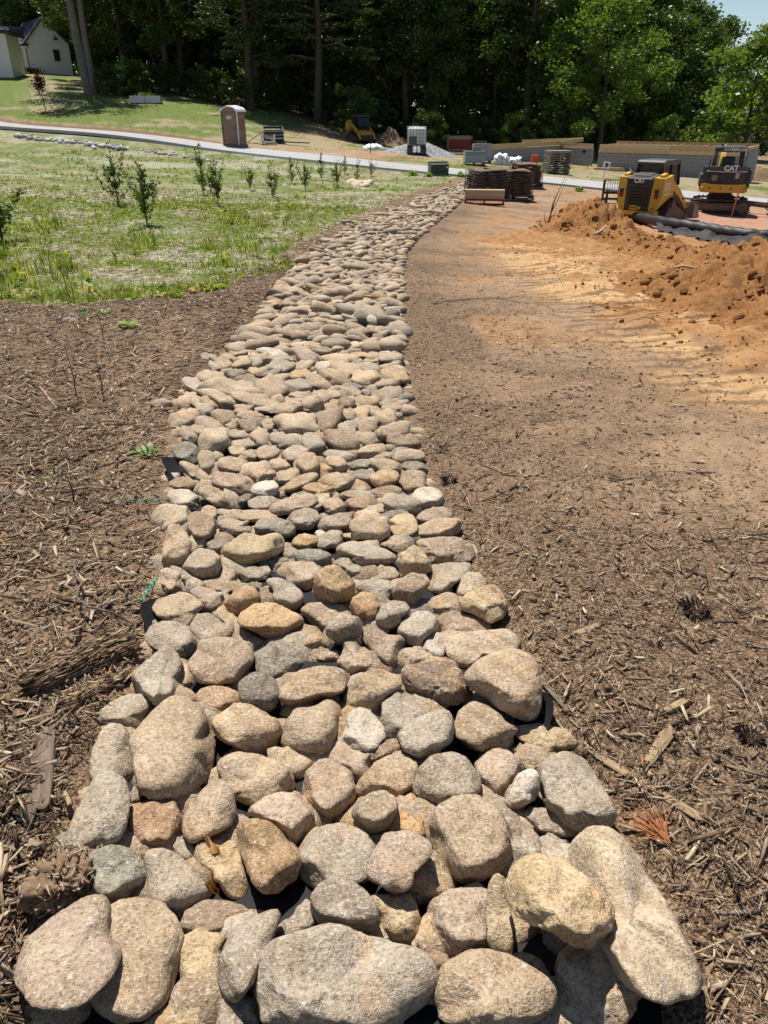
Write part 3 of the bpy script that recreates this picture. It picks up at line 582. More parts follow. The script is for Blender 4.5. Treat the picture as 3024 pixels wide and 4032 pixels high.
# crop tone options : outline measured on the photograph : label
TRACED = '''
A k 5 l.06 f.5 : 100,890 180,660 330,540 470,430 610,365 700,400 740,560 798,700 770,820 680,960 560,1070 430,1118 240,1100 130,980 : big pinkish tan boulder at the near left corner, overlapping its round neighbour
A t 5 f.5 : 640,520 790,412 930,400 1050,430 1150,520 1195,650 1160,850 1100,1050 980,1150 840,1200 700,1170 590,1060 545,900 600,680 : big round tan boulder half covered by the pinkish corner boulder
A n 4 a1 l.02 f.85 : 590,110 680,60 770,50 860,75 930,160 965,260 960,350 850,395 740,420 640,385 605,300 : grey green rock with a dark broken front face beside the soil clod
A g 4 f.6 : 945,110 1000,75 1130,90 1220,160 1320,240 1380,350 1370,395 1260,455 1180,490 1060,450 980,370 945,220 : smooth greyish stone just right of the dark faced green rock
A g 3 : 1130,50 1170,10 1240,30 1270,80 1240,150 1180,130 : little grey stone wedged behind the curled leaf rock
A y 4 a1 f.5 : 1275,60 1350,20 1540,15 1580,170 1620,330 1610,420 1500,410 1440,300 1340,220 1270,160 : yellowish flat rock with the curled dry leaf against its side
A b 4 f.5 : 1180,580 1210,480 1330,410 1480,410 1600,450 1640,510 1560,570 1480,620 1300,650 1200,640 : reddish brown flat stone lying under the curled dry leaf
A y 4 f.6 : 1160,740 1200,650 1330,575 1430,590 1480,640 1450,740 1425,900 1410,1000 1300,1040 1200,1000 1165,860 : mottled yellow and grey stone with a notch, right of the round boulder
B g 4 l.05 f.6 : -65,820 -30,720 30,610 130,540 240,480 330,475 345,510 280,670 200,830 180,910 90,1040 20,1075 -40,1000 -65,900 : long speckled stone tilted up beside the giant flat boulder
A y 4 f.6 : 900,1250 1000,1160 1100,1090 1240,1045 1360,1060 1385,1110 1370,1250 900,1290 : pale yellowish stone cut off by the bottom of the view, below the notched stone
B g 4 f.6 : -90,1100 -60,1000 0,1010 170,1040 195,1100 190,1240 -80,1270 : dull greyish stone shaded under the long speckled stone
B g 3 : 310,650 340,560 430,500 500,390 560,460 570,570 470,620
V o 4 l.05 f.55 : 512,1785 545,1768 580,1775 605,1795 640,1832 655,1855 640,1890 600,1925 570,1930 545,1905 520,1840 : orange tan wedge shaped boulder leaning in the middle of the near bed
V g 5 f.6 : 645,1850 665,1810 700,1785 740,1780 780,1795 805,1820 815,1850 800,1895 740,1920 690,1925 655,1900 : broad round greyish boulder behind the small dome topped stone
V k 4 l.08 f.6 a1 : 793,1880 810,1840 830,1803 880,1795 920,1815 936,1838 920,1860 890,1888 895,1905 875,1925 850,1930 820,1908 795,1897 : chipped pinkish slab with a deep notch in its front, resting on others
V t 4 f.6 : 870,1890 935,1835 960,1865 975,1900 985,1930 930,1945 880,1925 : tan stone in the shadow of the notched pinkish slab
B g 4 l.05 f.7 : 540,390 600,300 700,255 800,280 900,350 950,430 990,540 960,600 860,605 740,580 600,570 550,480 : dome topped grey stone sitting on the back edge of the giant flat boulder
B y 4 f.65 : 925,400 960,370 1080,375 1180,360 1220,420 1250,520 1280,620 1270,690 1220,705 1100,670 1000,600 975,520 : yellow cream stone just right of the dome topped grey stone
B g 5 l.04 f.5 : 185,900 215,780 320,660 470,610 640,570 760,580 900,640 1100,690 1220,710 1320,800 1355,900 1330,1010 1270,1100 1150,1170 1050,1240 900,1280 400,1280 260,1190 200,1060 : giant flat speckled boulder at the bottom centre of the stone bed
B k 5 f.6 : 1280,560 1320,420 1440,340 1600,330 1700,340 1740,420 1745,600 1740,700 1600,745 1470,790 1380,720 1300,640 : purplish grey rounded boulder left of the thin upright stone
B b 3 : 1235,700 1280,680 1380,740 1450,800 1360,880 1340,820 : small brown stone squeezed between the giant and the purplish boulder
C t 5 l.03 f.6 : -139,1096 -130,1000 -80,910 0,855 90,820 200,815 330,860 450,920 540,980 585,1060 570,1150 480,1230 350,1275 100,1300 -80,1230 : smooth egg shaped tan boulder just right of the giant flat boulder
C y 4 l.08 f.8 : 175,500 190,410 240,365 290,400 310,500 325,680 335,820 290,860 220,850 185,770 : thin yellowish finger shaped stone lying on end left of the rough yellow boulder
C y 5 a1 l.16 f.62 : 300,400 350,310 430,255 530,250 640,300 760,380 840,460 920,540 930,640 870,740 770,810 680,790 560,700 430,650 340,590 300,500 : rough pitted yellow boulder perched on top of the stones at the near right
C c 5 l.05 f.5 : 670,260 690,180 760,120 860,90 950,110 1030,200 1100,330 1200,480 1300,650 1380,800 1450,940 1440,1040 1380,1090 1250,1115 1120,1090 1010,1040 880,850 780,640 700,460 665,340 : long smooth cream boulder forming the near right corner of the bed
C t 5 a1 f.7 : 585,1000 600,860 700,760 850,720 980,690 1000,860 1060,960 1075,1060 1050,1180 980,1265 800,1270 650,1150 : chipped brown grey boulder shaded beneath the rough yellow boulder
V t 5 l.02 f.6 : 930,1780 945,1745 985,1720 1030,1720 1075,1745 1095,1790 1105,1850 1090,1880 1040,1900 990,1905 955,1870 935,1820 : big round tan boulder with pale cracks, left of the broken grey stones
C g 4 a1 : 270,20 340,30 430,80 500,170 500,240 440,260 380,290 330,270 290,120 : broken grey stone touching the big round cracked boulder on its right
C g 4 a1 f.4 : 395,10 440,-40 540,-20 600,60 690,100 730,130 650,150 560,130 480,110 430,60 : flat grey split slab in front of the tall round right edge boulder
C g 3 : 490,160 560,130 640,170 665,230 660,300 580,280 505,240
V g 5 f.65 : 1163,1665 1183,1640 1225,1624 1265,1643 1295,1690 1325,1740 1332,1765 1310,1790 1265,1797 1215,1780 1180,1740 1166,1700 : big smooth grey boulder on the right edge above the long cream one
F y 4 a1 f.6 : 600,890 620,850 780,830 900,860 980,870 1040,940 1065,1000 1000,1030 900,1040 830,1080 740,1010 640,950 : yellowish wedge with a sharp pale tip beside the exposed black fabric
F w 4 a1 l.03 f.8 : 515,1430 560,1310 620,1200 700,1160 770,1180 785,1290 740,1380 650,1440 560,1475 : white quartz like angular rock leaning on the big grey edge boulder
F t 4 f.7 : 165,850 200,740 290,675 400,690 500,770 590,880 580,990 520,1020 380,1050 260,1000 190,920 : rounded tan stone below the large overhanging right edge boulder
F k 4 f.65 : 310,1120 360,1050 460,1010 560,1030 640,1100 640,1200 560,1290 470,1350 400,1300 340,1220 : rough pinkish brown stone just left of the white angular rock
F b 3 : 580,1010 640,970 710,985 690,1060 640,1085 590,1040 : small reddish brown chip above the white angular rock
F y 3 : 660,1110 720,1040 800,1080 800,1120 750,1170 690,1150
F t 3 : 340,1350 380,1310 470,1350 500,1400 470,1440 420,1410
E g 4 l.03 f.65 : 1160,800 1190,700 1300,600 1440,580 1540,620 1620,740 1650,850 1600,880 1480,890 1350,950 1240,950 1160,900 : kidney shaped speckled grey stone in the middle of the bed
E g 4 l.06 f.6 : 1045,460 1080,400 1200,320 1380,265 1430,300 1450,400 1430,500 1330,580 1200,620 1090,560 : banded grey loaf shaped stone lying on a pale flat one
E g 4 f.6 : 925,330 950,210 1050,120 1130,160 1200,230 1280,300 1180,400 1060,490 960,480 : pale grey pointed flat stone under the banded loaf stone
E w 4 a1 f.65 : 590,500 640,410 680,290 780,250 860,290 910,370 960,470 900,540 830,600 700,560 620,550 : whitish granite stone left of the pale pointed stone
E b 3 l.03 : 840,600 880,520 1000,485 1050,530 1040,570 930,600 860,645 : short brown stone under the left end of the banded loaf stone
E t 4 f.6 l.02 : 200,520 215,440 245,360 300,260 420,250 540,185 620,230 655,300 640,400 570,530 500,580 380,585 250,540 : tan stone with a notched top edge and a crease near its base
D t 4 a1 l.02 f.7 : 1045,300 1150,250 1190,200 1300,210 1420,270 1490,320 1505,410 1470,480 1380,520 1250,510 1120,440 1070,380 : brown tan ridged stone just right of the big egg shaped left boulder
E k 5 f.65 : 355,850 380,720 480,630 620,640 700,720 735,850 720,960 660,1050 540,1085 440,1010 370,930 : rough pinkish round boulder in the centre with a twin behind it
E k 4 : 560,620 640,545 760,560 840,620 855,690 800,780 730,800 640,700 : pinkish stone peeping out behind the rough round centre boulder
E t 4 l.02 f.55 : 735,850 780,760 900,640 1040,590 1130,620 1185,680 1150,830 1050,910 960,890 850,880 760,910 : smooth tan slanting stone left of the kidney shaped one
E g 4 l.05 f.75 : 710,1030 760,930 850,870 940,855 1030,910 1040,980 1010,1060 960,1130 870,1155 760,1110 : small round grey ball of a stone in front of the smooth tan slanting one
E o 4 : 1030,940 1150,870 1200,950 1270,990 1265,1090 1250,1190 1180,1200 1040,1160 940,1160 1020,1050 : ochre flat stone right of the small grey ball
E k 5 f.65 : 0,960 100,890 200,870 300,880 370,940 430,1020 425,1120 400,1180 330,1270 240,1210 140,1110 20,1070 -50,1010 : rosy pink boulder behind the orange tan wedge
D t 5 f.6 : 1085,620 1130,550 1230,515 1370,540 1480,570 1560,640 1590,730 1560,800 1430,850 1330,875 1230,830 1150,740 : broad tan boulder with a hollow in front, above the rosy pink one
D t 4 l.04 f.7 : 862,1020 880,920 960,800 1060,700 1130,710 1190,800 1210,920 1150,1000 1030,1080 940,1110 880,1080 : egg shaped tan stone standing on end right of the rusty flat faced rock
D r 4 a1 f.7 : 510,950 520,870 640,840 800,830 840,920 855,1020 800,1140 700,1155 600,1180 510,1060 : rusty orange flat faced rock below the biggest left boulder
D t 5 l.03 f.6 : 525,430 620,310 700,220 790,160 880,165 970,230 1050,340 1075,440 1060,580 1010,700 920,790 800,830 660,820 580,760 550,620 : biggest egg shaped pale boulder on the left side of the bed
D g 5 f.7 : 250,680 270,520 320,400 370,340 440,335 500,370 525,440 540,560 550,680 510,740 420,720 330,760 : upper of two long pale grey stones along the left edge
D g 5 l.05 f.7 : 85,1130 130,980 200,850 280,680 360,640 460,680 510,760 515,860 490,1000 440,1090 340,1130 250,1170 150,1180 : lower of two long pale grey stones along the left edge
D g 4 f.6 a1 : 245,320 310,250 420,180 540,130 620,160 650,220 610,310 550,375 480,350 380,345 : pale wedge shaped stone pointing at the fallen rotten wood
D g 3 : 515,790 550,750 600,790 590,840 530,848 : tiny grey pebble between the long edge stones and the biggest left boulder
D g 3 : 800,1130 850,1085 930,1110 940,1160 910,1230 850,1200
E t 3 : 110,600 170,540 300,570 380,610 430,660 360,775 280,760 200,680
G c 4 a1 l.05 f.6 : 390,240 400,100 430,0 440,-60 520,-70 590,0 630,80 610,170 540,260 480,250 420,282 : bright cream upright slab on the left edge
G g 4 f.75 l.03 : 550,290 620,180 690,125 790,140 860,190 875,290 840,350 740,370 640,340 : round grey brown stone right below the bright cream slab
G y 4 l.04 f.65 : 870,150 950,70 1060,0 1130,10 1200,25 1330,0 1385,60 1370,140 1300,190 1150,230 1030,275 950,240 890,190 : long bright yellow boulder with a dip in its top, near the left edge
G c 4 a1 f.8 : 385,420 375,300 440,285 540,320 590,400 590,480 500,490 430,510 390,490 : cream block on the left edge above the green netting
G g 4 : 440,275 500,268 600,310 680,370 650,440 600,490 560,380 : smooth grey stone tucked behind the cream block
G t 4 f.5 : 700,410 840,340 900,300 980,300 1010,370 1055,420 1000,460 880,470 780,450
G t 3 : 870,180 940,190 1020,250 1030,290 960,310 880,300
G g 4 a1 f.6 : 1010,310 1080,280 1200,265 1260,270 1280,330 1230,380 1120,400 1060,410 1030,360
G d 4 f.5 : 1140,250 1230,200 1330,185 1440,200 1450,240 1380,290 1290,325 1270,270 : dark grey flat stone under the right end of the long yellow boulder
G t 4 a1 l.03 f.45 : 275,610 340,550 450,510 540,480 640,510 725,570 690,640 640,700 580,750 470,710 370,690 : flat pointed tan slab on the left edge right of the green netting
G k 4 f.55 : 610,480 680,435 790,450 870,500 870,580 800,650 700,640 730,570 660,520
G o 4 f.7 : 880,570 960,500 1060,430 1140,440 1190,520 1180,560 1090,590 1000,668 900,620 : ochre stone left of the small upright brown oval
G b 3 : 1190,510 1230,440 1290,430 1310,490 1290,560 1220,560
G d 3 : 1050,430 1130,395 1210,410 1215,460 1190,480 1140,440
G g 4 f.6 : 1225,420 1260,370 1350,365 1450,410 1530,480 1540,560 1490,640 1400,610 1310,560 1300,450 : smooth grey sloping oval behind the broad orange yellow boulder
G k 4 f.6 : 1415,330 1430,250 1520,230 1620,240 1690,300 1680,420 1570,470 1480,430 1410,390
G o 5 l.04 f.65 : 1010,700 1050,640 1150,580 1300,570 1420,620 1540,690 1530,750 1430,820 1380,860 1280,870 1180,820 1060,770 1015,740 : broad orange yellow smooth boulder in the middle left
G g 5 f.6 : 255,830 300,760 400,720 500,720 610,790 690,870 690,930 580,1020 470,1030 340,960 270,910 : smooth pale grey boulder on the left edge by the black fabric
G g 4 f.5 : 610,780 680,660 780,655 880,720 950,790 960,860 850,870 700,890 : glittering grey flat stone above the big freckled tan slab
G y 3 : 820,650 880,625 960,660 1010,720 980,800 920,740 850,690
G t 4 f.5 : 990,800 1030,760 1120,800 1200,850 1260,890 1210,940 1130,975 1060,920 980,870
G k 5 l.04 f.5 : 605,1050 680,960 690,880 850,850 980,860 1120,930 1135,1040 1080,1130 1000,1210 850,1230 700,1220 630,1130 : big freckled pinkish slab beside the large green stone
V g 5 l.02 f.65 : 283,1460 320,1425 360,1393 382,1410 395,1440 402,1480 380,1520 340,1524 300,1497 : smooth grey tan boulder on the left edge by the rotten log
G t 4 : 470,1060 530,1030 600,1070 640,1160 670,1270 580,1280 500,1180
G n 5 f.45 : 1130,990 1240,930 1330,930 1450,990 1550,1040 1480,1140 1380,1210 1310,1260 1190,1230 1130,1150 : large flat grey green stone with a dark round stone in front
D d 4 l.05 f.75 : 1230,130 1250,50 1320,0 1400,-5 1470,60 1490,150 1460,230 1400,250 1300,220 1240,180 : dark bluish grey round stone in front of the large flat green one
H t 4 f.6 : -20,780 0,710 80,665 170,680 250,760 275,830 200,850 60,865 0,850
H b 4 f.5 : 60,870 130,825 260,840 350,860 340,920 250,930 120,910
H k 5 f.5 : 65,560 110,510 250,500 370,520 420,590 400,660 280,730 230,720 120,640
H g 4 l.06 f.9 : 250,680 290,610 380,590 480,610 505,660 500,740 430,780 330,795 250,740 : blocky stone with a bluish grey flat top resting on a broad pinkish one
H o 5 a1 l.05 f.95 : 155,400 175,290 250,240 340,240 400,300 455,360 450,440 400,512 280,510 180,480 : tall lumpy ochre boulder standing in the middle of the bed
H o 4 a1 l.03 f.85 : 420,560 440,470 520,430 600,450 650,530 630,600 570,655 480,630 : brown ochre rock with black pits right of the tall lumpy boulder
H g 4 f.7 : 460,400 500,350 600,330 700,345 745,400 720,460 720,500 640,512 600,450 520,440
H k 4 f.6 : 490,320 540,280 640,240 740,250 790,310 740,350 650,345 500,355
H g 4 f.65 : 285,230 350,180 420,175 500,240 510,300 460,345 400,300 340,245
H g 5 l.03 f.65 : 310,150 350,80 440,55 560,80 700,120 760,170 740,210 620,240 530,270 480,220 400,185 : long club shaped greyish stone above the tall ochre boulder
H t 4 f.65 : 630,80 700,30 780,15 870,60 860,110 780,150 700,120
H y 4 a1 l.05 f.85 : 760,210 780,160 880,85 930,110 1000,200 1010,270 940,300 800,303 : bright yellow angular rock near the right edge
H k 5 a1 l.02 f.6 : 900,70 940,40 1080,25 1220,30 1300,80 1325,140 1280,210 1120,215 1010,222 950,140 : long red and grey layered rock on the right edge
H k 4 l.04 f.8 : 730,430 780,340 870,285 960,310 1000,360 960,430 920,500 870,530 780,500 : rosy upright oval stone below the bright yellow angular rock
H g 4 f.45 : 995,310 1010,230 1150,215 1280,220 1300,260 1220,330 1140,410 1030,445 : flat grey triangular slab in front of the layered red rock
H t 4 f.7 : 920,540 980,480 1120,430 1200,450 1210,510 1180,560 1080,592 990,585
H c 4 f.7 : 1190,430 1210,340 1280,285 1360,290 1415,350 1390,400 1260,455 1210,470 : pale round stone behind the rough yellow rock on the right edge
H y 5 a1 l.04 f.7 : 1210,500 1260,440 1400,380 1470,375 1530,440 1565,520 1540,600 1450,650 1350,605 1240,560 : rough pale yellow rock jutting over the right edge
H g 4 a1 l.04 f.75 : 610,620 650,530 730,490 820,500 860,560 820,620 720,680 630,680 : cracked grey stone tilted above a black gap in the middle
H g 5 f.7 : 760,710 820,620 900,570 980,565 1040,600 1065,680 1030,750 930,830 820,800 : round greyish brown boulder with a white patch, left of the small whitish chip
H k 5 f.55 : 1060,640 1090,580 1180,560 1280,590 1400,620 1455,690 1300,720 1110,750 : broad pinkish boulder behind the smooth cream block
H w 4 : 920,850 960,790 1060,715 1110,770 1105,870 1080,925 980,890 : small whitish chip left of the smooth cream block
H c 5 f.5 : 1105,820 1120,750 1300,720 1540,690 1630,740 1659,830 1600,900 1400,920 1290,1000 1230,1020 1130,900 : smooth cream rounded block on the right edge under a bigger boulder
F t 5 l.09 f.6 : 235,490 340,370 470,310 600,290 700,330 770,410 795,600 790,720 740,800 640,800 500,720 380,640 280,560 : huge tan boulder overhanging the right edge above the black fabric
H b 5 a1 l.02 f.75 : 800,1050 810,970 960,930 1130,925 1220,1000 1290,1110 1308,1170 1200,1240 1060,1275 960,1235 830,1130 : angular brown block left of the huge overhanging boulder
H k 4 f.6 : 500,780 530,680 600,680 700,740 790,740 805,850 770,950 720,990 640,920 560,850
H t 4 f.6 a1 : 330,940 370,860 375,780 460,765 500,810 560,860 610,930 520,985 440,1030 380,985
E t 5 l.04 f.65 : 175,150 230,80 340,-20 500,-50 640,-30 680,30 650,120 560,180 400,215 250,237 190,190 : large orange tan lying oval right of the dark round stone
E t 5 l.02 f.75 : 650,180 700,80 760,20 900,-30 1040,20 1080,90 1000,170 950,230 890,302 780,260 680,255 : knobbly tan dome left of the angular brown block
H k 3 : 810,850 900,825 1000,890 990,940 830,960
D r 4 : 910,180 990,100 1100,85 1220,120 1240,200 1150,260 1040,298 960,240 : reddish brown oval above the ridged brown stone
'''
# crop : tone,cx,cy,rx,ry,angle
OVALS = {
'J': 'n,440,90,125,105,35 t,625,165,75,118,-10 t,920,70,90,60,20 t,1020,110,102,58,-15 k,1210,95,120,82,5 t,870,195,165,73,8 t,530,270,180,58,35 k,1150,270,122,102,25 t,1310,210,108,68,10 t,1380,300,122,78,-8 t,1560,190,118,103,0 g,1440,95,138,76,-20 g,500,300,98,45,25 b,415,365,150,54,0 k,880,365,198,98,12 t,710,490,168,76,28 w,1170,420,133,78,-12 t,1490,365,188,62,-25 o,1600,435,90,54,-15 d,980,510,78,44,-30 g,1155,550,148,63,-6 w,400,510,158,88,10 c,300,700,185,145,0 b,575,770,128,142,-10 t,650,680,98,108,30 k,890,775,148,73,10 t,1090,670,198,58,2 g,810,650,98,40,15 n,1260,785,198,92,5 k,1440,560,225,82,-15 g,1540,700,148,105,0 t,760,850,73,58,0 d,730,950,118,62,-10 c,540,900,78,68,30 t,1540,910,118,68,0 g,1400,1010,78,56,0',
'K': 't,650,55,130,53,-8 t,740,105,93,44,0 k,950,105,138,58,0 t,775,180,124,63,5 n,995,190,108,54,5 n,560,165,98,48,-5 d,585,270,104,68,5 o,755,280,123,72,-10 t,985,305,113,93,0 g,390,100,140,48,10 t,360,165,98,68,10 o,250,215,88,58,0 t,130,160,98,88,-20 t,380,310,128,68,-15 o,235,380,153,54,8 g,560,375,54,38,0 g,480,410,88,34,-5 b,750,405,138,62,-12 g,905,495,152,86,5 w,1110,440,133,87,10 c,200,480,108,73,-15 t,350,510,93,73,0 b,555,490,128,68,-8 t,695,535,73,48,-10 d,830,580,112,43,-10 k,1155,590,148,68,-15 y,910,660,118,92,0 t,1195,690,203,76,-12 k,360,640,148,72,-15 t,635,690,163,112,12 o,110,795,108,58,-5 g,310,780,113,72,-15 k,480,760,83,34,5 w,230,735,44,34,0',
'H': 'n,150,175,150,60,3',
'L': 'g,480,165,98,48,10 t,640,240,98,63,20 g,560,280,93,43,30 t,830,40,73,48,20 g,980,50,98,48,15 w,1180,110,148,53,3 t,700,170,98,38,15 t,800,105,88,34,0 w,950,130,68,27,0 t,850,170,78,27,0 t,1050,175,108,48,10 t,840,240,108,58,-10 g,1000,225,68,58,0 g,840,290,58,38,0 d,780,350,93,58,-15 y,990,330,93,48,15 b,1150,280,108,38,-5 g,1250,260,128,66,0 d,1160,330,108,36,-20 t,1290,190,128,38,0 t,1530,60,158,56,-10 g,1550,170,128,66,10 t,1500,260,108,56,0 o,1480,360,128,62,0 t,1240,385,118,43,-10 t,520,395,188,72,15 w,340,480,163,72,25 t,870,490,138,62,12 t,740,520,245,84,25 t,1170,500,168,115,10 g,1440,480,168,70,8 d,935,410,78,33,5 t,240,640,138,70,-30 c,640,620,178,77,22 t,480,660,108,43,40 t,400,680,128,57,30 t,1000,640,285,70,12 g,1420,630,128,43,0 t,1480,575,138,38,3 t,1620,420,88,85,0 g,1120,710,148,52,-10 k,860,720,98,43,0 t,1600,680,118,95,0 t,1350,730,148,85,-10 g,440,740,108,62,15 c,210,840,182,100,-8 t,640,820,138,86,5 k,930,800,148,53,3 t,740,890,108,72,0 b,930,910,118,72,-8 t,1140,900,93,72,0 c,1440,890,213,115,0 k,500,900,128,77,25 t,370,970,98,66,0 k,260,1010,103,67,40 c,530,1075,168,118,10 g,795,1010,148,53,10 t,1040,1050,95,105,-20 g,1310,1070,178,76,8 g,840,1110,138,48,3',
'M': 'c,140,45,138,48,0 c,640,45,188,53,-3 d,430,90,128,38,15 b,990,50,163,57,-3 d,700,85,128,29,-5 t,270,100,108,29,5 o,740,130,98,29,0 t,900,145,138,38,0 t,1080,90,98,38,0 c,1080,170,128,63,5 k,180,165,138,63,8 c,530,175,203,53,0 d,720,205,58,31,0 t,860,200,98,29,0 w,350,245,78,38,0 t,600,280,163,72,10 g,820,280,138,57,-5 t,1060,280,108,38,5 t,460,380,183,86,8 c,800,400,158,82,-5 y,1130,370,148,77,10 t,1030,450,133,53,-8 t,290,440,138,82,15 n,660,475,108,37,5 d,845,535,68,46,-5 k,1040,560,148,76,-12 t,660,560,118,37,0 t,380,570,158,48,5 t,300,620,128,62,-10 y,800,650,143,62,-3 b,595,660,88,67,0 g,1100,665,163,44,3 t,470,660,73,43,0 t,400,705,108,38,0 t,210,720,108,67,10 k,850,740,93,57,5 t,1090,725,148,43,-5 t,600,790,88,67,0 t,750,780,108,72,0 t,1020,840,128,86,0 k,800,900,148,95,0 b,390,860,138,118,-35 g,600,960,98,92,0 t,1080,980,188,96,-12 b,1215,1085,183,77,0 t,800,1040,118,67,0 o,280,1040,78,62,0 g,230,1100,133,90,25 b,550,1090,188,104,10'}
_seed = 100
for line in TRACED.strip().splitlines():
    parts = [s.strip() for s in line.split(' : ')]
    hd = parts[0].split(); x0, y0, k = CROPS[hd[0]]; kw = dict(tone=hd[1], sub=int(hd[2]))
    for o in hd[3:]:
        if o[0] == 'l': kw['lift'] = float(o[1:]) * .8
        if o[0] == 'f': kw['flat'] = float(o[1:])
        if o[0] == 'a': kw['ang'] = int(o[1:])
    poly = [(x0 + float(a.split(',')[0]) * k, y0 + float(a.split(',')[1]) * k) for a in parts[1].split()]
    _seed += 1; stone(poly, seed=_seed, label=parts[2] if len(parts) > 2 else None, **kw)
for cr in ('H', 'J', 'K', 'L', 'M'):
    x0, y0, k = CROPS[cr]
    for it in OVALS[cr].split():
        tn, cx, cy, rx, ry, an = it.split(','); cx, cy, rx, ry, an = map(float, (cx, cy, rx, ry, an)); an = R(an)
        _seed += 1; rs = random.Random(_seed); poly = []
        ph = rs.uniform(0, 6.28); e = rs.uniform(.78, 1.0)
        for i in range(14):
            a = 2 * math.pi * i / 14; ca, sa = math.cos(a), math.sin(a)
            ux, uy = math.copysign(abs(ca) ** e, ca), math.copysign(abs(sa) ** e, sa); kk = 1 + rs.uniform(-.07, .07) + .05 * math.sin(2 * a + ph)
            X, Y = ux * rx * kk, uy * ry * kk
            poly.append((x0 + (cx + X * math.cos(an) - Y * math.sin(an)) * k, y0 + (cy + X * math.sin(an) + Y * math.cos(an)) * k))
        stone(poly, tn, _seed, lift=rs.uniform(0, .03), sub=3 if cr in 'LM' else 4, flat=rs.uniform(.55, .8), ang=1 if rs.random() < .28 else 0)
# names for the stones without a label of their own, told apart by colour, form and the nearest named neighbour
LAND = {}
for s in STONES: s['px'] = s['c']
_marks = [(s, s['label']) for s in STONES if s['label']]
_far = {('J', 3): 0}
def _form(s):
    w_, h_ = s['sz']; r = w_ / max(h_, 1)
    f = 'long' if r > 2.4 else 'oval' if r > 1.5 else 'upright' if r < .8 else 'round'
    if s['ang']: f = {'long': 'long angular', 'oval': 'angular', 'upright': 'upright angular', 'round': 'blocky'}[f]
    return f
_marklist = list(_marks)
_used = {s['label'] for s, _ in _marks}
_q = sorted([s for s in STONES if not s['label']], key=lambda s: -s['c'][1])
def _short(l):
    for sep in (' at the ', ' half ', ' with ', ' just ', ' wedged', ' lying ', ' tilted', ' cut ', ' shaded', ' leaning', ' behind', ' in the', ' in front', ' sitting', ' left of', ' right of', ' squeezed', ' forming', ' perched', ' touching', ' on ', ' beside', ' below', ' above', ' under', ' peeping', ' standing', ' along', ' pointing', ' between', ' tucked', ' resting', ' near ', ' jutting', ' overhanging', ' by the', ',', ' beyond', ' beneath', ' that '):
        l = l.split(sep)[0]
    return l
for s in _q:
    X, Y = s['c']; side = ''
    L_, R_ = np.interp(Y, [y * V for x, y in Ledge][::-1], [x * V for x, y in Ledge][::-1]), np.interp(Y, [y * V for x, y in Redge][::-1], [x * V for x, y in Redge][::-1])
    f = (X - L_) / max(R_ - L_, 1)
    size = 'small' if s['sz'][0] < .16 * (R_ - L_) else 'large' if s['sz'][0] > .3 * (R_ - L_) else 'mid sized'
    base = f"{size} {TNAME[s['tone']]} {_form(s)} stone"
    cand = sorted(_marklist, key=lambda m: (m[0]['c'][0] - X) ** 2 + ((m[0]['c'][1] - Y) * 1.6) ** 2)[:6]
    lab = None
    for m, ml in cand:
        dx, dy = X - m['c'][0], Y - m['c'][1]
        rel = ('right of' if dx > 0 else 'left of') if abs(dx) > abs(dy) * 1.1 else ('in front of' if dy > 0 else 'just beyond')
        place = ' on the left edge' if f < .14 else ' on the right edge' if f > .86 else ''
        t_ = f"{base}{place} {rel} the {_short(ml)}"
        if t_ not in _used and len(t_.split()) <= 16: lab = t_; break
    if lab is None:
        lab = f"{base} in the packed narrow stretch {'left of its middle' if f < .5 else 'right of its middle'}"
    s['label'] = lab; s['o']['label'] = lab; _used.add(lab)
    if s['sz'][0] > .2 * (R_ - L_) and len(lab.split()) < 16 and s['tone'] not in 't': _marklist.append((s, f"{TNAME[s['tone']]} {_form(s)} stone"))
print('individual stones', len(STONES))
# ------------------------------------------------------------------ joined loose material
def joined(name, protoV, protoF, pos, rot, scl, mat, tint=None, smooth=False, parent=None, kind='stuff'):
    """many copies of one small shape as one mesh: rot = (N,3,3), scl = (N,3) or (N,1)"""
    N = len(pos); nv = protoV.shape[-2]
    v = protoV[None] if protoV.ndim == 2 else protoV
    v = np.einsum('nij,nkj->nki', rot, v * scl[:, None, :]) + pos[:, None, :]
    f = (protoF[None] + (np.arange(N) * nv)[:, None, None]).reshape(-1, protoF.shape[1])
    o = mesh_np(name, v.reshape(-1, 3), f, mat, parent, smooth)
    if tint is not None:
        a = o.data.color_attributes.new('tint', 'FLOAT_COLOR', 'POINT')
        a.data.foreach_set('color', np.repeat(np.c_[tint, np.ones(N)], nv, 0).astype(np.float32).ravel())
    if kind: o['kind'] = kind
    return o
def eul(yaw, pitch, roll):
    cy, sy, cp, sp, cr, sr = np.cos(yaw), np.sin(yaw), np.cos(pitch), np.sin(pitch), np.cos(roll), np.sin(roll)
    Z = np.zeros_like(yaw); O = np.ones_like(yaw)
    A = np.stack([np.stack([cy, -sy, Z], -1), np.stack([sy, cy, Z], -1), np.stack([Z, Z, O], -1)], 1)
    B = np.stack([np.stack([cp, Z, sp], -1), np.stack([Z, O, Z], -1), np.stack([-sp, Z, cp], -1)], 1)
    C = np.stack([np.stack([O, Z, Z], -1), np.stack([Z, cr, -sr], -1), np.stack([Z, sr, cr], -1)], 1)
    return A @ B @ C
def tint_material(name, rough=.85, sc=40, bumpd=.006, spec=.25, var=.45, stretch=(1, 1, 1)):
    t = NT(name); p = t.pos(); n = t.noise(t.scale(p, stretch), sc, 4, .65)
    c = t.attr('tint'); c = t.mix(t.mix(c, (1 - var,) * 3, 1.0, 'MULTIPLY'), t.mix(c, (1 + var,) * 3, 1.0, 'MULTIPLY'), n)
    return t.out(c, rough, t.bump(n, .4, bumpd), 0, spec)
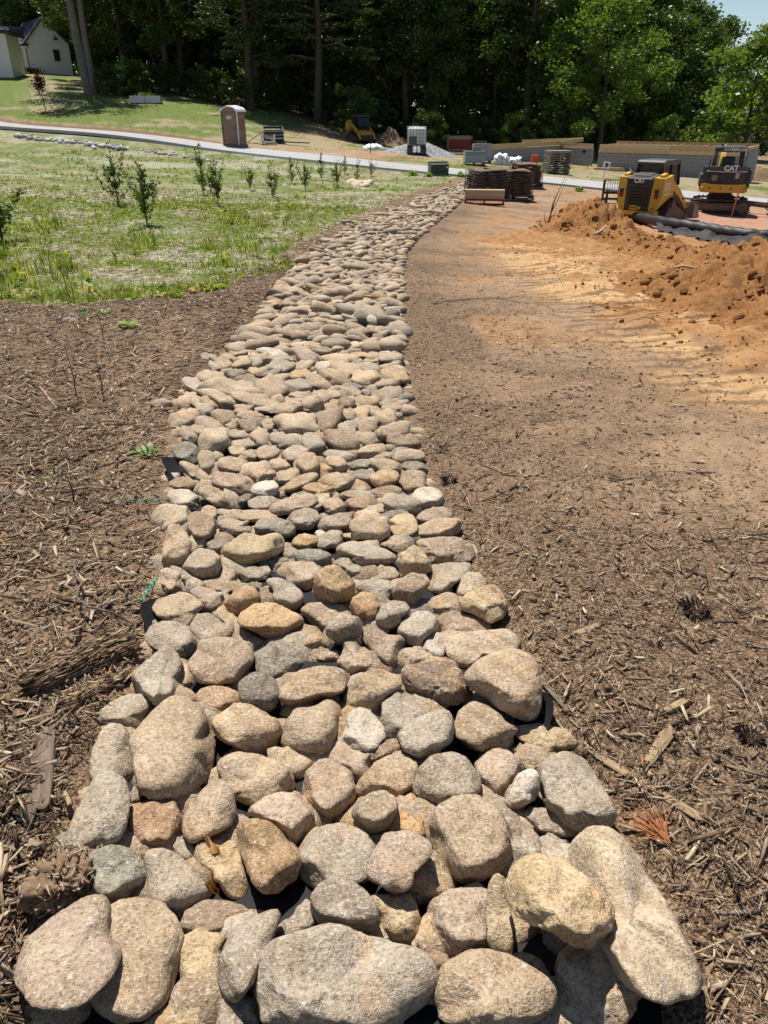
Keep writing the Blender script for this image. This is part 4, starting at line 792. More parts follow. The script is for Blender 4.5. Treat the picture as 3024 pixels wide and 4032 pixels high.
# far stretch of the bed and the little stones in the gaps: one mass
def pack_stones():
    rs = np.random.RandomState(5); P_, S_, T_ = [], [], []
    y_start = G0(1250, 1385)[1]
    y = y_start; row = 0
    while y < BEDEND - .1:
        l, r = float(bedL(y)), float(bedR(y)); sx = .17 + .03 * rs.rand(); n = max(2, int((r - l) / sx))
        slope = (float(bedL(y + .2)) - l) / .2
        for i in range(n):
            x = l + (r - l) * (i + .5 + rs.uniform(-.3, .3)) / n; yy = y + rs.uniform(-.05, .05)
            big = rs.rand() < .12; k = rs.uniform(1.35, 1.7) if big else rs.uniform(.75, 1.15)
            P_.append((x, yy, .035 + rs.uniform(-.02, .05) + (.03 if big else 0))); S_.append((.118 * k * rs.uniform(.8, 1.3), .078 * k * rs.uniform(.8, 1.25), .052 * k * rs.uniform(.75, 1.25)))
        y += .118; row += 1
    nf = len(P_)
    y = .9
    while y < y_start:
        l, r = float(bedL(y)), float(bedR(y)); n = int((r - l) / .10)
        for i in range(n):
            if rs.rand() < .8:
                k = rs.uniform(.4, 1.25); P_.append((l + (r - l) * (i + rs.rand()) / n, y + rs.uniform(-.05, .05), .0)); S_.append((.085 * k, .07 * k, .05 * k))
        y += .12
    return np.array(P_), np.array(S_), nf
_p, _s, _nf = pack_stones()
_p[:, 2] += g0(_p[:, 0], _p[:, 1]) - .03
_rs = np.random.RandomState(8)
_keys = list('tttttttttkkkggggccyyobnwd'); _tn = np.array([TONE[_keys[i]] for i in _rs.randint(0, len(_keys), len(_p))])
TAN = np.array([.455, .372, .258])
def soften(c, k=.4): return np.asarray(c) * (1 - k) + TAN * k
_tn = soften(_tn, .4) * _rs.uniform(.85, 1.15, (len(_p), 1))
def rocks(name, idx, sub, label=None):
    dirs, F = ico(sub); N = len(idx); V_ = np.empty((N, len(dirs), 3))
    for j in range(N):
        V_[j] = dirs * rock_radius(dirs, np.random.RandomState(1000 + j), 8, 7, j % 3 == 0)[:, None]
    rot = eul(_rs.normal(0, .45, N), _rs.normal(0, .22, N), _rs.normal(.08, .22, N))
    return joined(name, V_, F, _p[idx], rot, _s[idx], M_STONES, _tn[idx], True)
_ord = np.argsort(_p[:, 1]); _near = _p[:, 1] < 13
_rn = rocks('river_stones_mass', np.where(_near)[0], 2); _rfar = rocks('river_stones_distance', np.where(~_near)[0], 1)
for s in STONES:                                     # the load of stone is of one origin: pull the tints together
    c = np.array(s['o'].color[:3]); c2 = soften(c, .36 if s['tone'] not in 'wc' else .25); s['o'].color = (*np.clip(c2 * 1.08, 0, 1), 1)

# black woven fabric under the stones, its edge showing here and there
def fabric_material():
    t = NT('woven_fabric'); c = t.pos(); wv = t.new('TexWave', wave_type='BANDS', ins={'Vector': c, 'Scale': 150.0}).outputs['Fac']
    return t.out(t.mix((.004, .004, .005), (.013, .0135, .0155), wv), .6, t.bump(wv, .2, .002), 0, .2)
M_FAB = fabric_material()
fy = np.r_[np.arange(.7, 14, .045), np.arange(14, BEDEND, .25)]; K_ = 26
fv = []
FL = [(G0(575, 2440)[1], .45, .16), (G0(700, 1850)[1], .5, .18), (G0(590, 2650)[1], .25, .1)]; FR_ = [(G0(2140, 2810)[1], .45, .13), (G0(1560, 1430)[1], .35, .2), (G0(1580, 1250)[1], .35, .3)]
for y in fy:
    l, r = float(bedL(y)), float(bedR(y))
    el = sum(h * math.exp(-((y - c) / w_) ** 2) for c, h, w_ in FL); er = sum(h * math.exp(-((y - c) / w_) ** 2) for c, h, w_ in FR_)
    for k in range(K_):
        u = k / (K_ - 1); x = l + .09 + (r - l - .18) * u; z = float(0)
        lip = 0
        if k == 0: lip = .0 + .20 * el; x -= .20 * el
        elif k == 1: lip = .0 + .05 * el; x -= .22 * el
        if k == K_ - 1: lip = .0 + .20 * er; x += .20 * er
        elif k == K_ - 2: lip = .0 + .05 * er; x += .22 * er
        fv.append((x, y, lip))
fv = np.array(fv); fv[:, 2] += g0(fv[:, 0], fv[:, 1]) - .028
ii = (np.arange(len(fy) - 1)[:, None] * K_ + np.arange(K_ - 1)).ravel()
ff = np.stack([ii, ii + 1, ii + K_ + 1, ii + K_], -1)
fab = mesh_np('landscape_fabric', fv, ff, M_FAB, None, True)
tag(fab, 'black woven landscape fabric lying under the stones, its edge showing at the mulch', 'fabric sheet')
M_GREEN = paint('green_cord', (.02, .32, .20), .5, .1)
for a, b in (((2118, 2812), (2150, 2860)), ((590, 2330), (640, 2290)), ((560, 2395), (600, 2330)), ((450, 1993), (660, 1988))):
    A_, B_ = G(*a), G(*b); pts = [A_ + (B_ - A_) * t + np.array([.006 * math.sin(t * 40), 0, .03 + .01 * math.sin(t * 23)]) for t in np.linspace(0, 1, 14)]
    th = MB(); th.tube(pts, .0035, 5); th.build('edge_thread', M_GREEN, fab)

# ------------------------------------------------------------------ wood chips and crumbs of soil
M_CHIP = tint_material('wood_chip', .85, 60, .004, .2, .4)
def chips():
    rs = np.random.RandomState(11); out = []
    N = 470000
    r = np.exp(rs.uniform(math.log(.95), math.log(15.5), N)) ; r = .7 + (21 - .7) * rs.rand(N) ** 1.45
    a = np.radians(rs.uniform(-44, 44, N)); x, y = r * np.sin(a), r * np.cos(a)
    db = dbed(x, y); la = sdpoly(x, y, LAWN); cl = sdpoly(x, y, CLAY)
    left = x < (bedL(y) + bedR(y)) / 2
    dens = np.where(left, .72 + .4 * sstep(-.3, .15, n2(x, y, .9, 3, 53)), np.clip(np.exp(-np.maximum(db, 0) / (1.1 + .4 * n2(x, y, 1.3, 3, 41))) * .85 + .22 + .36 * sstep(-.1, .35, n2(x * .6, y, .9, 3, 51)) + .5 * sstep(4.5, 2.2, r), 0, 1))
    dens = dens * sstep(-.02, .05, db) * (la > .05) * np.where(cl > .1, 1, .06)
    dens *= np.clip(1.2 - r / 22, .3, 1)
    keep = rs.rand(N) < dens * np.where(left, .95, .58)
    x, y, r, left = x[keep], y[keep], r[keep], left[keep]; n = len(x)
    L = np.exp(rs.normal(math.log(.024), .62, n)) * np.where(left, 1.3, np.clip(.98 - .03 * r, .6, 1)) * np.clip(.75 + r * .05, .8, 1.6); L = np.clip(L, .007, .14)
    thin = rs.rand(n) < np.where(left, .42, .58)
    asp = np.where(thin, rs.uniform(.03, .075, n), np.clip(np.exp(rs.normal(math.log(.2), .4, n)), .08, .45))
    L = np.where(thin, L * 1.3, L * .9)
    W = np.clip(L * asp, .0012, .017) * np.clip(.85 + r * .04, 1, 1.6); T = np.clip(W * rs.uniform(.2, .5, n), .0010, .005)
    yaw = rs.uniform(0, 2 * math.pi, n); pit = rs.normal(0, .2, n); rol = rs.normal(0, .5, n)
    z = g(x, y) + T * .5 + np.abs(rs.normal(0, .007, n)) + np.abs(np.sin(pit)) * L * .3
    pal = np.array([(.050, .030, .018), (.085, .053, .031), (.13, .085, .052), (.20, .14, .088), (.31, .225, .145), (.42, .33, .22), (.24, .20, .16), (.28, .14, .07)])
    pi = rs.choice(len(pal), n, p=[.08, .11, .15, .20, .22, .16, .06, .02]); tint = pal[pi] * rs.uniform(.8, 1.2, (n, 1))
    pv = np.array([(-.5, -.42, -.4), (-.46, .40, -.4), (-.40, .05, .5), (.5, -.30, -.4), (.42, .42, -.4), (.36, -.05, .5)])
    vary = pv[None] + rs.normal(0, .11, (n, 6, 3)) * [1, 1, .6]
    vary[:, 3:, 1] += rs.normal(0, .3, n)[:, None]
    pf = np.array([(0, 1, 2), (3, 5, 4), (0, 2, 5), (0, 5, 3), (1, 4, 5), (1, 5, 2), (0, 3, 4), (0, 4, 1)])
    o = joined('wood_chips', vary, pf, np.stack([x, y, z], -1), eul(yaw, pit, rol), np.stack([L, W, T], -1), M_CHIP, tint)
    print('chips', n); return o
chips()
def crumbs():
    rs = np.random.RandomState(13); N = 30000; r = .7 + 17 * rs.rand(N) ** 1.4; a = np.radians(rs.uniform(-42, 42, N)); x, y = r * np.sin(a), r * np.cos(a)
    db = dbed(x, y); la = sdpoly(x, y, LAWN); k = (db > .03) & (la > 0) & (rs.rand(N) < .75); x, y = x[k], y[k]; n = len(x)
    cl = sdpoly(x, y, CLAY) < .1
    s = np.clip(np.exp(rs.normal(math.log(.0062), .5, n)), .0025, .022) * np.where(cl, 1.9, 1)
    d, F = ico(1); d0 = d * rock_radius(d, np.random.RandomState(3), 10, 7, 1)[:, None]
    from_ = np.array([(.17, .11, .066), (.25, .17, .10), (.10, .062, .036), (.36, .27, .18)])[rs.choice(4, n, p=[.4, .25, .25, .1])]
    from_ = np.where(cl[:, None], np.array([(.45, .215, .07), (.52, .30, .12), (.34, .15, .045)])[rs.randint(0, 3, n)], from_) * rs.uniform(.8, 1.2, (n, 1))
    f0 = np.array([(0, 1, 2)]); 
    oc = np.array([(1, 0, 0), (-1, 0, 0), (0, 1, 0), (0, -1, 0), (0, 0, 1), (0, 0, -1)], float)
    of = np.array([(0, 2, 4), (2, 1, 4), (1, 3, 4), (3, 0, 4), (2, 0, 5), (1, 2, 5), (3, 1, 5), (0, 3, 5)])
    V_ = oc[None] * rs.uniform(.45, 1.35, (n, 6, 1))
    joined('soil_crumbs', V_, of, np.stack([x, y, g(x, y) + s * .3], -1), eul(rs.uniform(0, 6.3, n), rs.normal(0, .5, n), rs.normal(0, .5, n)), np.stack([s, s * .85, s * .7], -1), M_CHIP, from_)
crumbs()
# ------------------------------------------------------------------ orange spoil heap, black pipe and black sheet
def clay_material():
    t = NT('clay'); p = t.pos(); a = t.noise(p, 2.2, 5, .6); b = t.noise(p, 14, 6, .7); f = t.noise(p, 70, 4, .7)
    m = t.math('ADD', t.math('MULTIPLY', b, .55), t.math('MULTIPLY', f, .45))
    c = t.ramp(m, [(.30, (.09, .040, .015)), (.47, (.235, .108, .038)), (.6, (.36, .18, .066)), (.76, (.53, .32, .135))])
    c = t.mix(c, (.36, .22, .10), t.ramp(a, [(.55, 0.0), (.75, .45)]))
    return t.out(c, .95, t.bump(m, .9, .05), 0, .12)
M_CLAY = clay_material()
LUMPS = [(1268, 492, .62, 1.0), (1225, 505, .30, .75), (1310, 505, .42, .85), (1345, 525, .36, .8), (1420, 548, .27, .75), (1500, 565, .24, .7), (1590, 582, .24, .7), (1670, 596, .26, .8),
         (1400, 605, .07, .5), (1450, 630, .15, .65), (1540, 645, .18, .75), (1640, 660, .13, .8), (1720, 675, .12, .8), (1590, 700, .06, .7)]
LUMPS = [(*G0(x * V, y * V)[:2], h, r) for x, y, h, r in LUMPS]
def heap_h(x, y):
    h = np.zeros(np.shape(x))
    for lx, ly, hh, r in LUMPS:
        d = np.hypot(x - lx, (y - ly) * .8) / r; h = h + hh * np.exp(-d ** 2.2 * .9)
    return h
hx = np.arange(3.0, 14.5, .06); hy = np.arange(7.5, 26, .075); HX, HY = np.meshgrid(hx, hy)
hh = heap_h(HX, HY); rough = fbm(np.stack([HX * 2.0, HY * 2.0, HX * 0], -1), 5, 71, .6)
clod = np.abs(fbm(np.stack([HX * 5.5, HY * 5.5, HX * 0 + 4], -1), 3, 77, .6))
hz = g(HX, HY) - .05 + hh * (1 + .28 * rough) + np.clip(hh * 3, 0, 1) * (clod * .13 + rough * .05 - .03) - .05 * (hh < .03)
hv = np.stack([HX, HY, hz], -1).reshape(-1, 3); nx = len(hx)
ii = (np.arange(len(hy) - 1)[:, None] * nx + np.arange(nx - 1)).ravel()
keepf = (np.maximum.reduce([hh.ravel()[ii], hh.ravel()[ii + 1], hh.ravel()[ii + nx], hh.ravel()[ii + nx + 1]]) > .025); ii = ii[keepf]
hf = np.stack([ii, ii + 1, ii + nx + 1, ii + nx], -1)
used = np.unique(hf); remap = -np.ones(len(hv), int); remap[used] = np.arange(len(used))
heap = mesh_np('clay_heap', hv[used], remap[hf], M_CLAY, None, True)
tag(heap, 'long rough heap of orange clay spoil in front of the black pipe', 'dirt pile')
def heap_z(x, y): return max(float(g(x, y)), float(g(x, y)) - .05 + float(heap_h(np.array(x), np.array(y))))
rs = np.random.RandomState(17); N = 14000; cxs, cys = rs.uniform(3, 14, N), rs.uniform(8, 25, N); ch = heap_h(cxs, cys); k = (rs.rand(N) < np.clip(ch * 3, 0, .8)); cxs, cys, ch = cxs[k], cys[k], ch[k]; n = len(cxs)
s_ = np.clip(np.exp(rs.normal(math.log(.026), .55, n)), .01, .12)
zz = g(cxs, cys) - .05 + ch * (1 + .28 * fbm(np.stack([cxs * 2, cys * 2, cxs * 0], -1), 5, 71, .6)) + .02
d1, F1 = ico(1); V_ = d1[None] * (1 + rs.normal(0, .16, (n, len(d1), 1)))
joined('clay_clods', V_, F1, np.stack([cxs, cys, zz], -1), eul(rs.uniform(0, 6, n), rs.normal(0, .5, n), rs.normal(0, .5, n)), np.stack([s_, s_ * .85, s_ * .7], -1), M_CLAY, None)
M_BLACK = paint('black_plastic', (.010, .010, .012), .5, .3, (.12, .07, .04), 0, .3)
pp = [G(1335 * V, 470 * V), G(1380 * V, 483 * V), G(1450 * V, 503 * V), G(1530 * V, 519 * V), G(1600 * V, 528 * V), G(1680 * V, 536 * V), G(1800 * V, 545 * V)]
pp = [np.array(p) for p in pp]; tt = np.linspace(0, len(pp) - 1, 60)
path = [np.array([np.interp(t, range(len(pp)), [q[i] for q in pp]) for i in range(3)]) for t in tt]
for _ in range(6): path[1:-1] = [(path[i - 1] + 2 * path[i] + path[i + 1]) / 4 for i in range(1, len(path) - 1)]
mb = MB(); rad = [.10 + .09 * min(1, i / 22) + .008 * math.sin(i * 1.7) for i in range(60)]
for i, q in enumerate(path): q[2] = float(g0(q[0], q[1])) + rad[i] * .95 + .10
mb.tube([Vector(q) for q in path], rad, 14, True)
pipe = mb.build('black_pipe', M_BLACK); tag(pipe, 'long thick black pipe curving along the back of the orange clay heap', 'pipe')
q0, q1 = np.array(path[14]), np.array(path[-1])
n_u, n_v = 70, 22; sv = []
for i in range(n_u):
    b = np.array([np.interp(i / (n_u - 1) * 45 + 14, range(60), [q[k] for q in path]) for k in range(3)])
    for j in range(n_v):
        v_ = j / (n_v - 1); x, y = b[0] - .25 * v_, b[1] - .1 - 1.25 * v_
        z = float(g0(x, y)) + .22 * (1 - v_) + .05 + .11 * float(fbm(np.array([x * 1.6 + y * 1.1, y * 3.2 - x * .5, 2.0]), 3, 83)) * min(1, v_ * 4) + .07 * abs(math.sin(x * 3.1 + y * 5 + 2 * float(vnoise(np.array([x, y, 0.]), 5)))) * min(1, 4 * v_)
        sv.append((x, y, z))
ii = (np.arange(n_u - 1)[:, None] * n_v + np.arange(n_v - 1)).ravel(); sf = np.stack([ii, ii + n_v, ii + n_v + 1, ii + 1], -1)
M_SHEET = paint('black_sheet', (.010, .010, .012), .62, .3, (.12, .07, .04), 0, .22)
sheet = mesh_np('black_sheet', np.array(sv), sf, M_SHEET, None, True); tag(sheet, 'crumpled black plastic sheet between the pipe and the clay heap', 'plastic sheet')
# torn scraps of the same sheet poking out of the clay
for a, lab in (((1555, 600), 'small black plastic scrap half buried in clay below the crumpled sheet'), ((1640, 632), 'black plastic scrap by the broken sticks at the right border')):
    c = G(a[0] * V, a[1] * V); c[2] = heap_z(c[0], c[1]); vs = []; m_ = 9
    for i in range(m_):
        for j in range(m_):
            u, v_ = i / (m_ - 1) - .5, j / (m_ - 1) - .5
            vs.append((u * .55, v_ * .5, .10 + .16 * float(fbm(np.array([u * 4 + a[0], v_ * 4, 1.]), 3, 5)) - .3 * (u * u + v_ * v_)))
    ii = (np.arange(m_ - 1)[:, None] * m_ + np.arange(m_ - 1)).ravel()
    o = mesh_np('plastic_scrap', np.array(vs), np.stack([ii, ii + m_, ii + m_ + 1, ii + 1], -1), M_SHEET, None, True); o.location = tuple(c); tag(o, lab, 'plastic scrap', 'black plastic scraps in the clay')

# ------------------------------------------------------------------ loose foreground things
def bark_material(name, c1, c2, sc=1):
    t = NT(name); c = t.coord(); v = t.scale(c, (1.3 * sc, 9 * sc, 9 * sc)); n = t.noise(v, 3, 6, .65, .8); f = t.noise(t.scale(c, (4, 40, 40)), 2, 4, .6)
    m = t.math('ADD', t.math('MULTIPLY', n, .6), t.math('MULTIPLY', f, .4))
    return t.out(t.ramp(m, [(.3, tuple(x * .4 for x in c1)), (.5, c1), (.7, c2)]), .9, t.bump(m, .9, .03), 0, .15)
M_ROT = bark_material('rotten_wood', (.15, .095, .055), (.33, .225, .135)); M_STICK = bark_material('stick', (.16, .12, .09), (.30, .24, .18)); M_SPLIT = bark_material('split_wood', (.30, .21, .12), (.50, .39, .25))
M_BARKCHUNK = bark_material('grey_bark', (.17, .125, .09), (.30, .23, .17))
def log(name, label, a, b, r0, r1, mat, cat='log', seed=1, lift=.6, squash=.8, shred=0, group=None):
    """a fibrous piece of wood along +X of its own space, lying from ground pixel a to b"""
    A_, B_ = G(*a), G(*b); d = B_ - A_; L = float(np.linalg.norm(d)); n, k = 34, 22; rs = np.random.RandomState(seed); vs = []
    ph = np.arange(k) / k * 2 * math.pi; fib = rs.normal(0, 1, k)
    for i in range(n):
        u = i / (n - 1); r = r0 + (r1 - r0) * u; end = min(1, min(u, 1 - u) * 10 + .45)
        for j in range(k):
            q = np.array([u * L * 2.5, math.cos(ph[j]) * 1.2, math.sin(ph[j]) * 1.2])
            w_ = 1 + .16 * float(vnoise(q, seed)) + .10 * fib[j] + .07 * float(vnoise(q * [3, 6, 6], seed + 2))
            vs.append((u * L + (rs.normal(0, .03) if u in (0, 1) else 0) * 1 + shred * rs.normal(0, .02) * (u == 1), math.cos(ph[j]) * r * w_ * end, math.sin(ph[j]) * r * w_ * end * squash))
    fs = [(i * k + j, i * k + (j + 1) % k, (i + 1) * k + (j + 1) % k, (i + 1) * k + j) for i in range(n - 1) for j in range(k)]
    fs += [tuple(range(k))[::-1], tuple((n - 1) * k + j for j in range(k))]
    o = mesh_np(name, vs, fs, mat, None, True)
    X = Vector(d).normalized(); Yv = Vector((0, 0, 1)).cross(X).normalized(); Z = X.cross(Yv)
    o.matrix_world = Matrix.Translation(Vector(A_) + Vector((0, 0, max(r0, r1) * squash * lift))) @ Matrix((X, Yv, Z)).transposed().to_4x4()
    if shred:
        N = 650; ph_ = rs.uniform(0, 2 * math.pi, N); u_ = rs.uniform(0.02, .98, N); rr_ = (r0 + (r1 - r0) * u_) * 1.04
        pos = np.stack([u_ * L, np.cos(ph_) * rr_, np.sin(ph_) * rr_ * squash], -1)
        pv = np.array([(-.5, -.5, -.5), (.5, -.4, -.5), (.5, .3, -.5), (-.5, .5, -.5), (-.42, -.4, .5), (.36, -.3, .5), (.42, .25, .5), (-.5, .35, .5)])
        pf = np.array([(3, 2, 1, 0), (4, 5, 6, 7), (0, 1, 5, 4), (1, 2, 6, 5), (2, 3, 7, 6), (3, 0, 4, 7)])
        pal = np.array([(.09, .055, .03), (.17, .11, .065), (.28, .19, .11), (.36, .26, .16)])
        joined('wood_fibres', pv, pf, pos, eul(rs.normal(0, .22, N), rs.normal(0, .16, N), ph_), np.stack([rs.uniform(.015, .075, N), rs.uniform(.003, .008, N), rs.uniform(.002, .006, N)], -1), M_CHIP, pal[rs.randint(0, 4, N)], False, o)
    return tag(o, label, cat, group)
K8 = 800 / 924
def q8(x, y): return (x * K8, 2200 + y * K8)
log('rotten_log', 'thick rotten shaggy log lying in the mulch left of the stone bed', q8(150, 600), q8(600, 400), .05, .06, M_ROT, 'log', 3, .55, .8, 1)
log('rotten_log', 'thinner splintered rotten branch right in front of the thick rotten log', q8(300, 665), q8(590, 530), .022, .02, M_ROT, 'log', 5, .5, .7, 1)
log('bark_slab', 'flat grey slab of decayed bark sunk in the mulch on the left', q8(140, 1180), q8(215, 740), .05, .035, M_BARKCHUNK, 'bark', 7, .1, .35)
log('bark_slab', 'short grey wood chunk near the left picture border', q8(0, 985), q8(120, 1050), .016, .014, M_BARKCHUNK, 'bark', 8, .5, .5)
K6 = 824 / 951
def q6(x, y): return (2200 + x * K6, 2200 + y * K6)
log('split_stick', 'long pale splintered stick lying in the mulch right of the big grey boulder', q6(190, 915), q6(650, 1190), .012, .014, M_SPLIT, 'stick', 9, 1, .6)
log('split_stick', 'pale forked wood piece lying above the long splintered stick', q6(400, 940), q6(500, 790), .012, .02, M_SPLIT, 'stick', 10, .8, .5)
log('split_stick', 'short pale split chunk in the right mulch', q6(480, 705), q6(575, 655), .013, .017, M_SPLIT, 'stick', 11, .8, .6)
log('split_stick', 'flat pale wood flake near the top of the right mulch', q6(85, 345), q6(180, 305), .014, .014, M_SPLIT, 'stick', 12, .6, .3)
log('split_stick', 'pale wood strip lying in the mulch by the left stone edge', (120, 2160), (210, 2250), .01, .008, M_SPLIT, 'stick', 13, .6, .5)
log('split_stick', 'short split stick beside the exposed fabric on the right edge', (2135, 2690), (2235, 2800), .012, .012, M_STICK, 'stick', 14, .7, .6)
log('split_stick', 'weathered strip of wood lying left of the tiny weed plant', (155, 1520), (225, 1610), .011, .007, M_SPLIT, 'stick', 15, .7, .5)
def twig(label, pts, r, mat=M_STICK, lift=.01, name='twig', cat='twig', arch=0.0):
    w_ = [np.array(G(*p)) for p in pts]; n = len(w_) ; tt = np.linspace(0, n - 1, n * 5); q = [np.array([np.interp(t, range(n), [a[i] for a in w_]) for i in range(3)]) for t in tt]
    rs = np.random.RandomState(int(pts[0][0]))
    for i, a in enumerate(q): a[2] = float(g(a[0], a[1])) + lift + r + arch * math.sin(math.pi * i / (len(q) - 1)); a[0] += rs.normal(0, r * .6)
    m = MB(); m.tube([Vector(a) for a in q], [r * (1 - .65 * i / (len(q) - 1)) for i in range(len(q))], 6); o = m.build(name, mat); return tag(o, label, cat)
twig('crooked grey root curving down to the thick rotten log', [q8(340, 20), q8(350, 100), q8(380, 160), q8(360, 240), q8(420, 290), q8(520, 310), q8(620, 345), q8(630, 420), q8(610, 490)], .007, arch=.05)
twig('long thin dark twig lying across the bare dirt path', [(1705, 1200), (1850, 1182), (1990, 1180), (2070, 1165)], .008)
twig('thin curved twig on the right mulch below the pine cone', [q6(710, 900), q6(790, 990), q6(830, 1110)], .004, arch=.03)
twig('grey stick lying at the right border of the mulch', [q6(860, 1145), q6(951, 1210)], .008)
twig('dark broken stick in the mulch near the left lawn edge', [(870, 1365), (920, 1385), (985, 1405)], .008)
twig('short crooked twig on the dirt beside the bright yellow rock', [(2070, 2260), (2090, 2190), (2130, 2150)], .004, arch=.06)
twig('thin dry stick standing crooked in the left mulch', [(560, 2230), (590, 2170), (610, 2130)], .004, arch=.08)
twig('thick brown stick poking out at the bottom right of the bed', [(2175, 3960), (2230, 4000), (2330, 4060)], .011, M_STICK, .03)
# clod of soil and chips on the left corner of the bed
rs = np.random.RandomState(3)
poly = [(0 + a * .6028, 3300 + b * .6028) for a, b in ((190, 260), (300, 190), (420, 140), (520, 90), (600, 150), (612, 290), (560, 380), (420, 400), (300, 445), (205, 400))]
v, F, cen = stone_shape(poly, 777, .03, 5, .75, 1)
nn = v / np.linalg.norm(v, axis=1)[:, None]; v = v + nn * (np.abs(fbm(v * 40, 3, 9)) * .03)[:, None]
M_CLOD = tint_material('soil_clod', .95, 70, .035, .1, .6); o = mesh_np('soil_clod', v, F, M_CLOD, None, True); o.location = tuple(cen)
a_ = o.data.color_attributes.new('tint', 'FLOAT_COLOR', 'POINT'); a_.data.foreach_set('color', np.tile((.20, .135, .085, 1), len(v)).astype(np.float32))
tag(o, 'crumbly lump of soil and wood chips behind the pinkish corner boulder', 'soil lump')
d = ico(3)[0]; sel = rng.choice(len(v), 420); pv = np.array([(-.5, -.5, -.5), (.5, -.4, -.5), (.5, .3, -.5), (-.5, .5, -.5), (-.42, -.4, .5), (.36, -.3, .5), (.42, .25, .5), (-.5, .35, .5)])
pf = np.array([(3, 2, 1, 0), (4, 5, 6, 7), (0, 1, 5, 4), (1, 2, 6, 5), (2, 3, 7, 6), (3, 0, 4, 7)])
pal = np.array([(.10, .065, .04), (.24, .17, .11), (.36, .27, .18)])
c_ = joined('embedded_chips', pv, pf, v[sel], eul(rng.uniform(0, 6, 420), rng.normal(0, .8, 420), rng.normal(0, .8, 420)), np.stack([rng.uniform(.012, .04, 420), rng.uniform(.003, .007, 420), rng.uniform(.002, .005, 420)], -1), M_CHIP, pal[rng.integers(0, 3, 420)], False, o)
# stray rocks lying on the mulch
STR = [((555, 1722), 70, 42, 'c', 'small cream rock alone on the left mulch'), ((462, 1750), 60, 30, 'n', 'pale bluish rock beside the tiny weed plant'), ((580, 1715), 60, 28, 'k', 'flat pinkish rock just behind the tiny weed plant'),
       ((278, 1263), 62, 28, 'd', 'smooth grey rock near the lawn edge on the left'), ((635, 1592), 90, 40, 'k', 'pale earthy rock by the upper left stones'), ((82, 1942), 36, 22, 'w', 'white pebble near the left border'),
       ((772, 1387), 34, 28, 'd', 'small grey block beside the left edge of the bed'), ((2050, 725), 50, 20, 'b', 'flat brown rock at the road edge right of the stone pallets')]
for (x, y), w_, h_, tn, lab in STR:
    poly = [(x + w_ / 2 * math.cos(a), y + h_ / 2 * math.sin(a)) for a in np.linspace(0, 2 * math.pi, 11)[:-1]]
    v, F, cen = stone_shape(poly, int(x * 7 + y), .02, 3, .8, 1); o = mesh_np('stray_rock', v, F, M_STONE, None, True); o.location = tuple(cen); o.color = (*soften(TONE[tn], .2), 1)
    tag(o, lab, 'rock', 'stray rocks on the mulch')
# a half buried concrete brick left of the bed
c = G(1362, 884); m = MB(); m.box((0, 0, .05), (.22, .13, .11), RZ(.4), .006); o = m.build('loose_brick', paint('grey_brick', (.36, .31, .25), .85)); o.location = tuple(c); tag(o, 'lone grey brick on the mulch left of the narrow stone bed', 'brick')
# leaf curled in the stones, pine needles, pine cones, weeds
def leafy(name, label, c, mat, n, L, W, spread, cat, curl=.3, seed=0, up=.3, group=None, mode='tuft'):
    rs = np.random.RandomState(seed); m = MB()
    for i in range(n):
        a = rs.uniform(0, 2 * math.pi); el = abs(rs.normal(up, .25)); l = L * rs.uniform(.7, 1.2); w_ = W * rs.uniform(.7, 1.2)
        dx = Vector((math.cos(a) * math.cos(el), math.sin(a) * math.cos(el), math.sin(el))); sd_ = Vector((-math.sin(a), math.cos(a), 0)); b = Vector(rs.normal(0, spread, 3)) * Vector((1, 1, .2)).length / 1.5
        b.z = abs(b.z) * .3; pts = []
        for t, ww in ((0, .15), (.3, .9), (.65, .8), (1, .05)):
            q = b + dx * l * t - Vector((0, 0, 1)) * curl * l * t * t; pts += [q + sd_ * w_ * ww / 2, q - sd_ * w_ * ww / 2]
        m.add(pts, [(0, 1, 3, 2), (2, 3, 5, 4), (4, 5, 7, 6)], True)
    o = m.build(name, mat); o.location = tuple(c); return tag(o, label, cat, group)
def leaf_material(name, col, col2, trans=.35, rough=.5, gloss=.03):
    t = NT(name); p = t.pos(); n = t.noise(p, 3.0, 4); rnd = t.new('NewGeometry').outputs['Random Per Island']; oi = t.new('ObjectInfo').outputs['Random']
    k = t.math('ADD', t.math('MULTIPLY', n, .45), t.math('ADD', t.math('MULTIPLY', rnd, .4), t.math('MULTIPLY', oi, .15)))
    c = t.mix(col, col2, t.ramp(k, [(.25, 0.0), (.75, 1.0)]))
    d = t.new('BsdfDiffuse', ins={0: c}); tr = t.new('BsdfTranslucent', ins={0: t.mix(c, (1.6, 1.5, .5), 1.0, 'MULTIPLY')}); gl = t.new('BsdfGlossy', ins={0: (.8, .85, .8), 1: rough})
    m1 = t.new('MixShader', ins={0: trans}); t.set(m1.inputs[1], d.outputs[0]); t.set(m1.inputs[2], tr.outputs[0])
    m2 = t.new('MixShader', ins={0: gloss}); t.set(m2.inputs[1], m1.outputs[0]); t.set(m2.inputs[2], gl.outputs[0])
    t.t.links.new(m2.outputs[0], t.n['Material Output'].inputs[0]); return t.m
M_DRYLEAF = leaf_material('dry_leaf', (.20, .085, .025), (.34, .17, .055), .15); M_NEEDLE = leaf_material('dry_needles', (.27, .085, .03), (.42, .165, .06), .05)
M_WEED = leaf_material('weed_leaf', (.09, .17, .03), (.20, .31, .06), .35)
c = G(830, 3455); c[2] += .07
m = MB(); vs = []
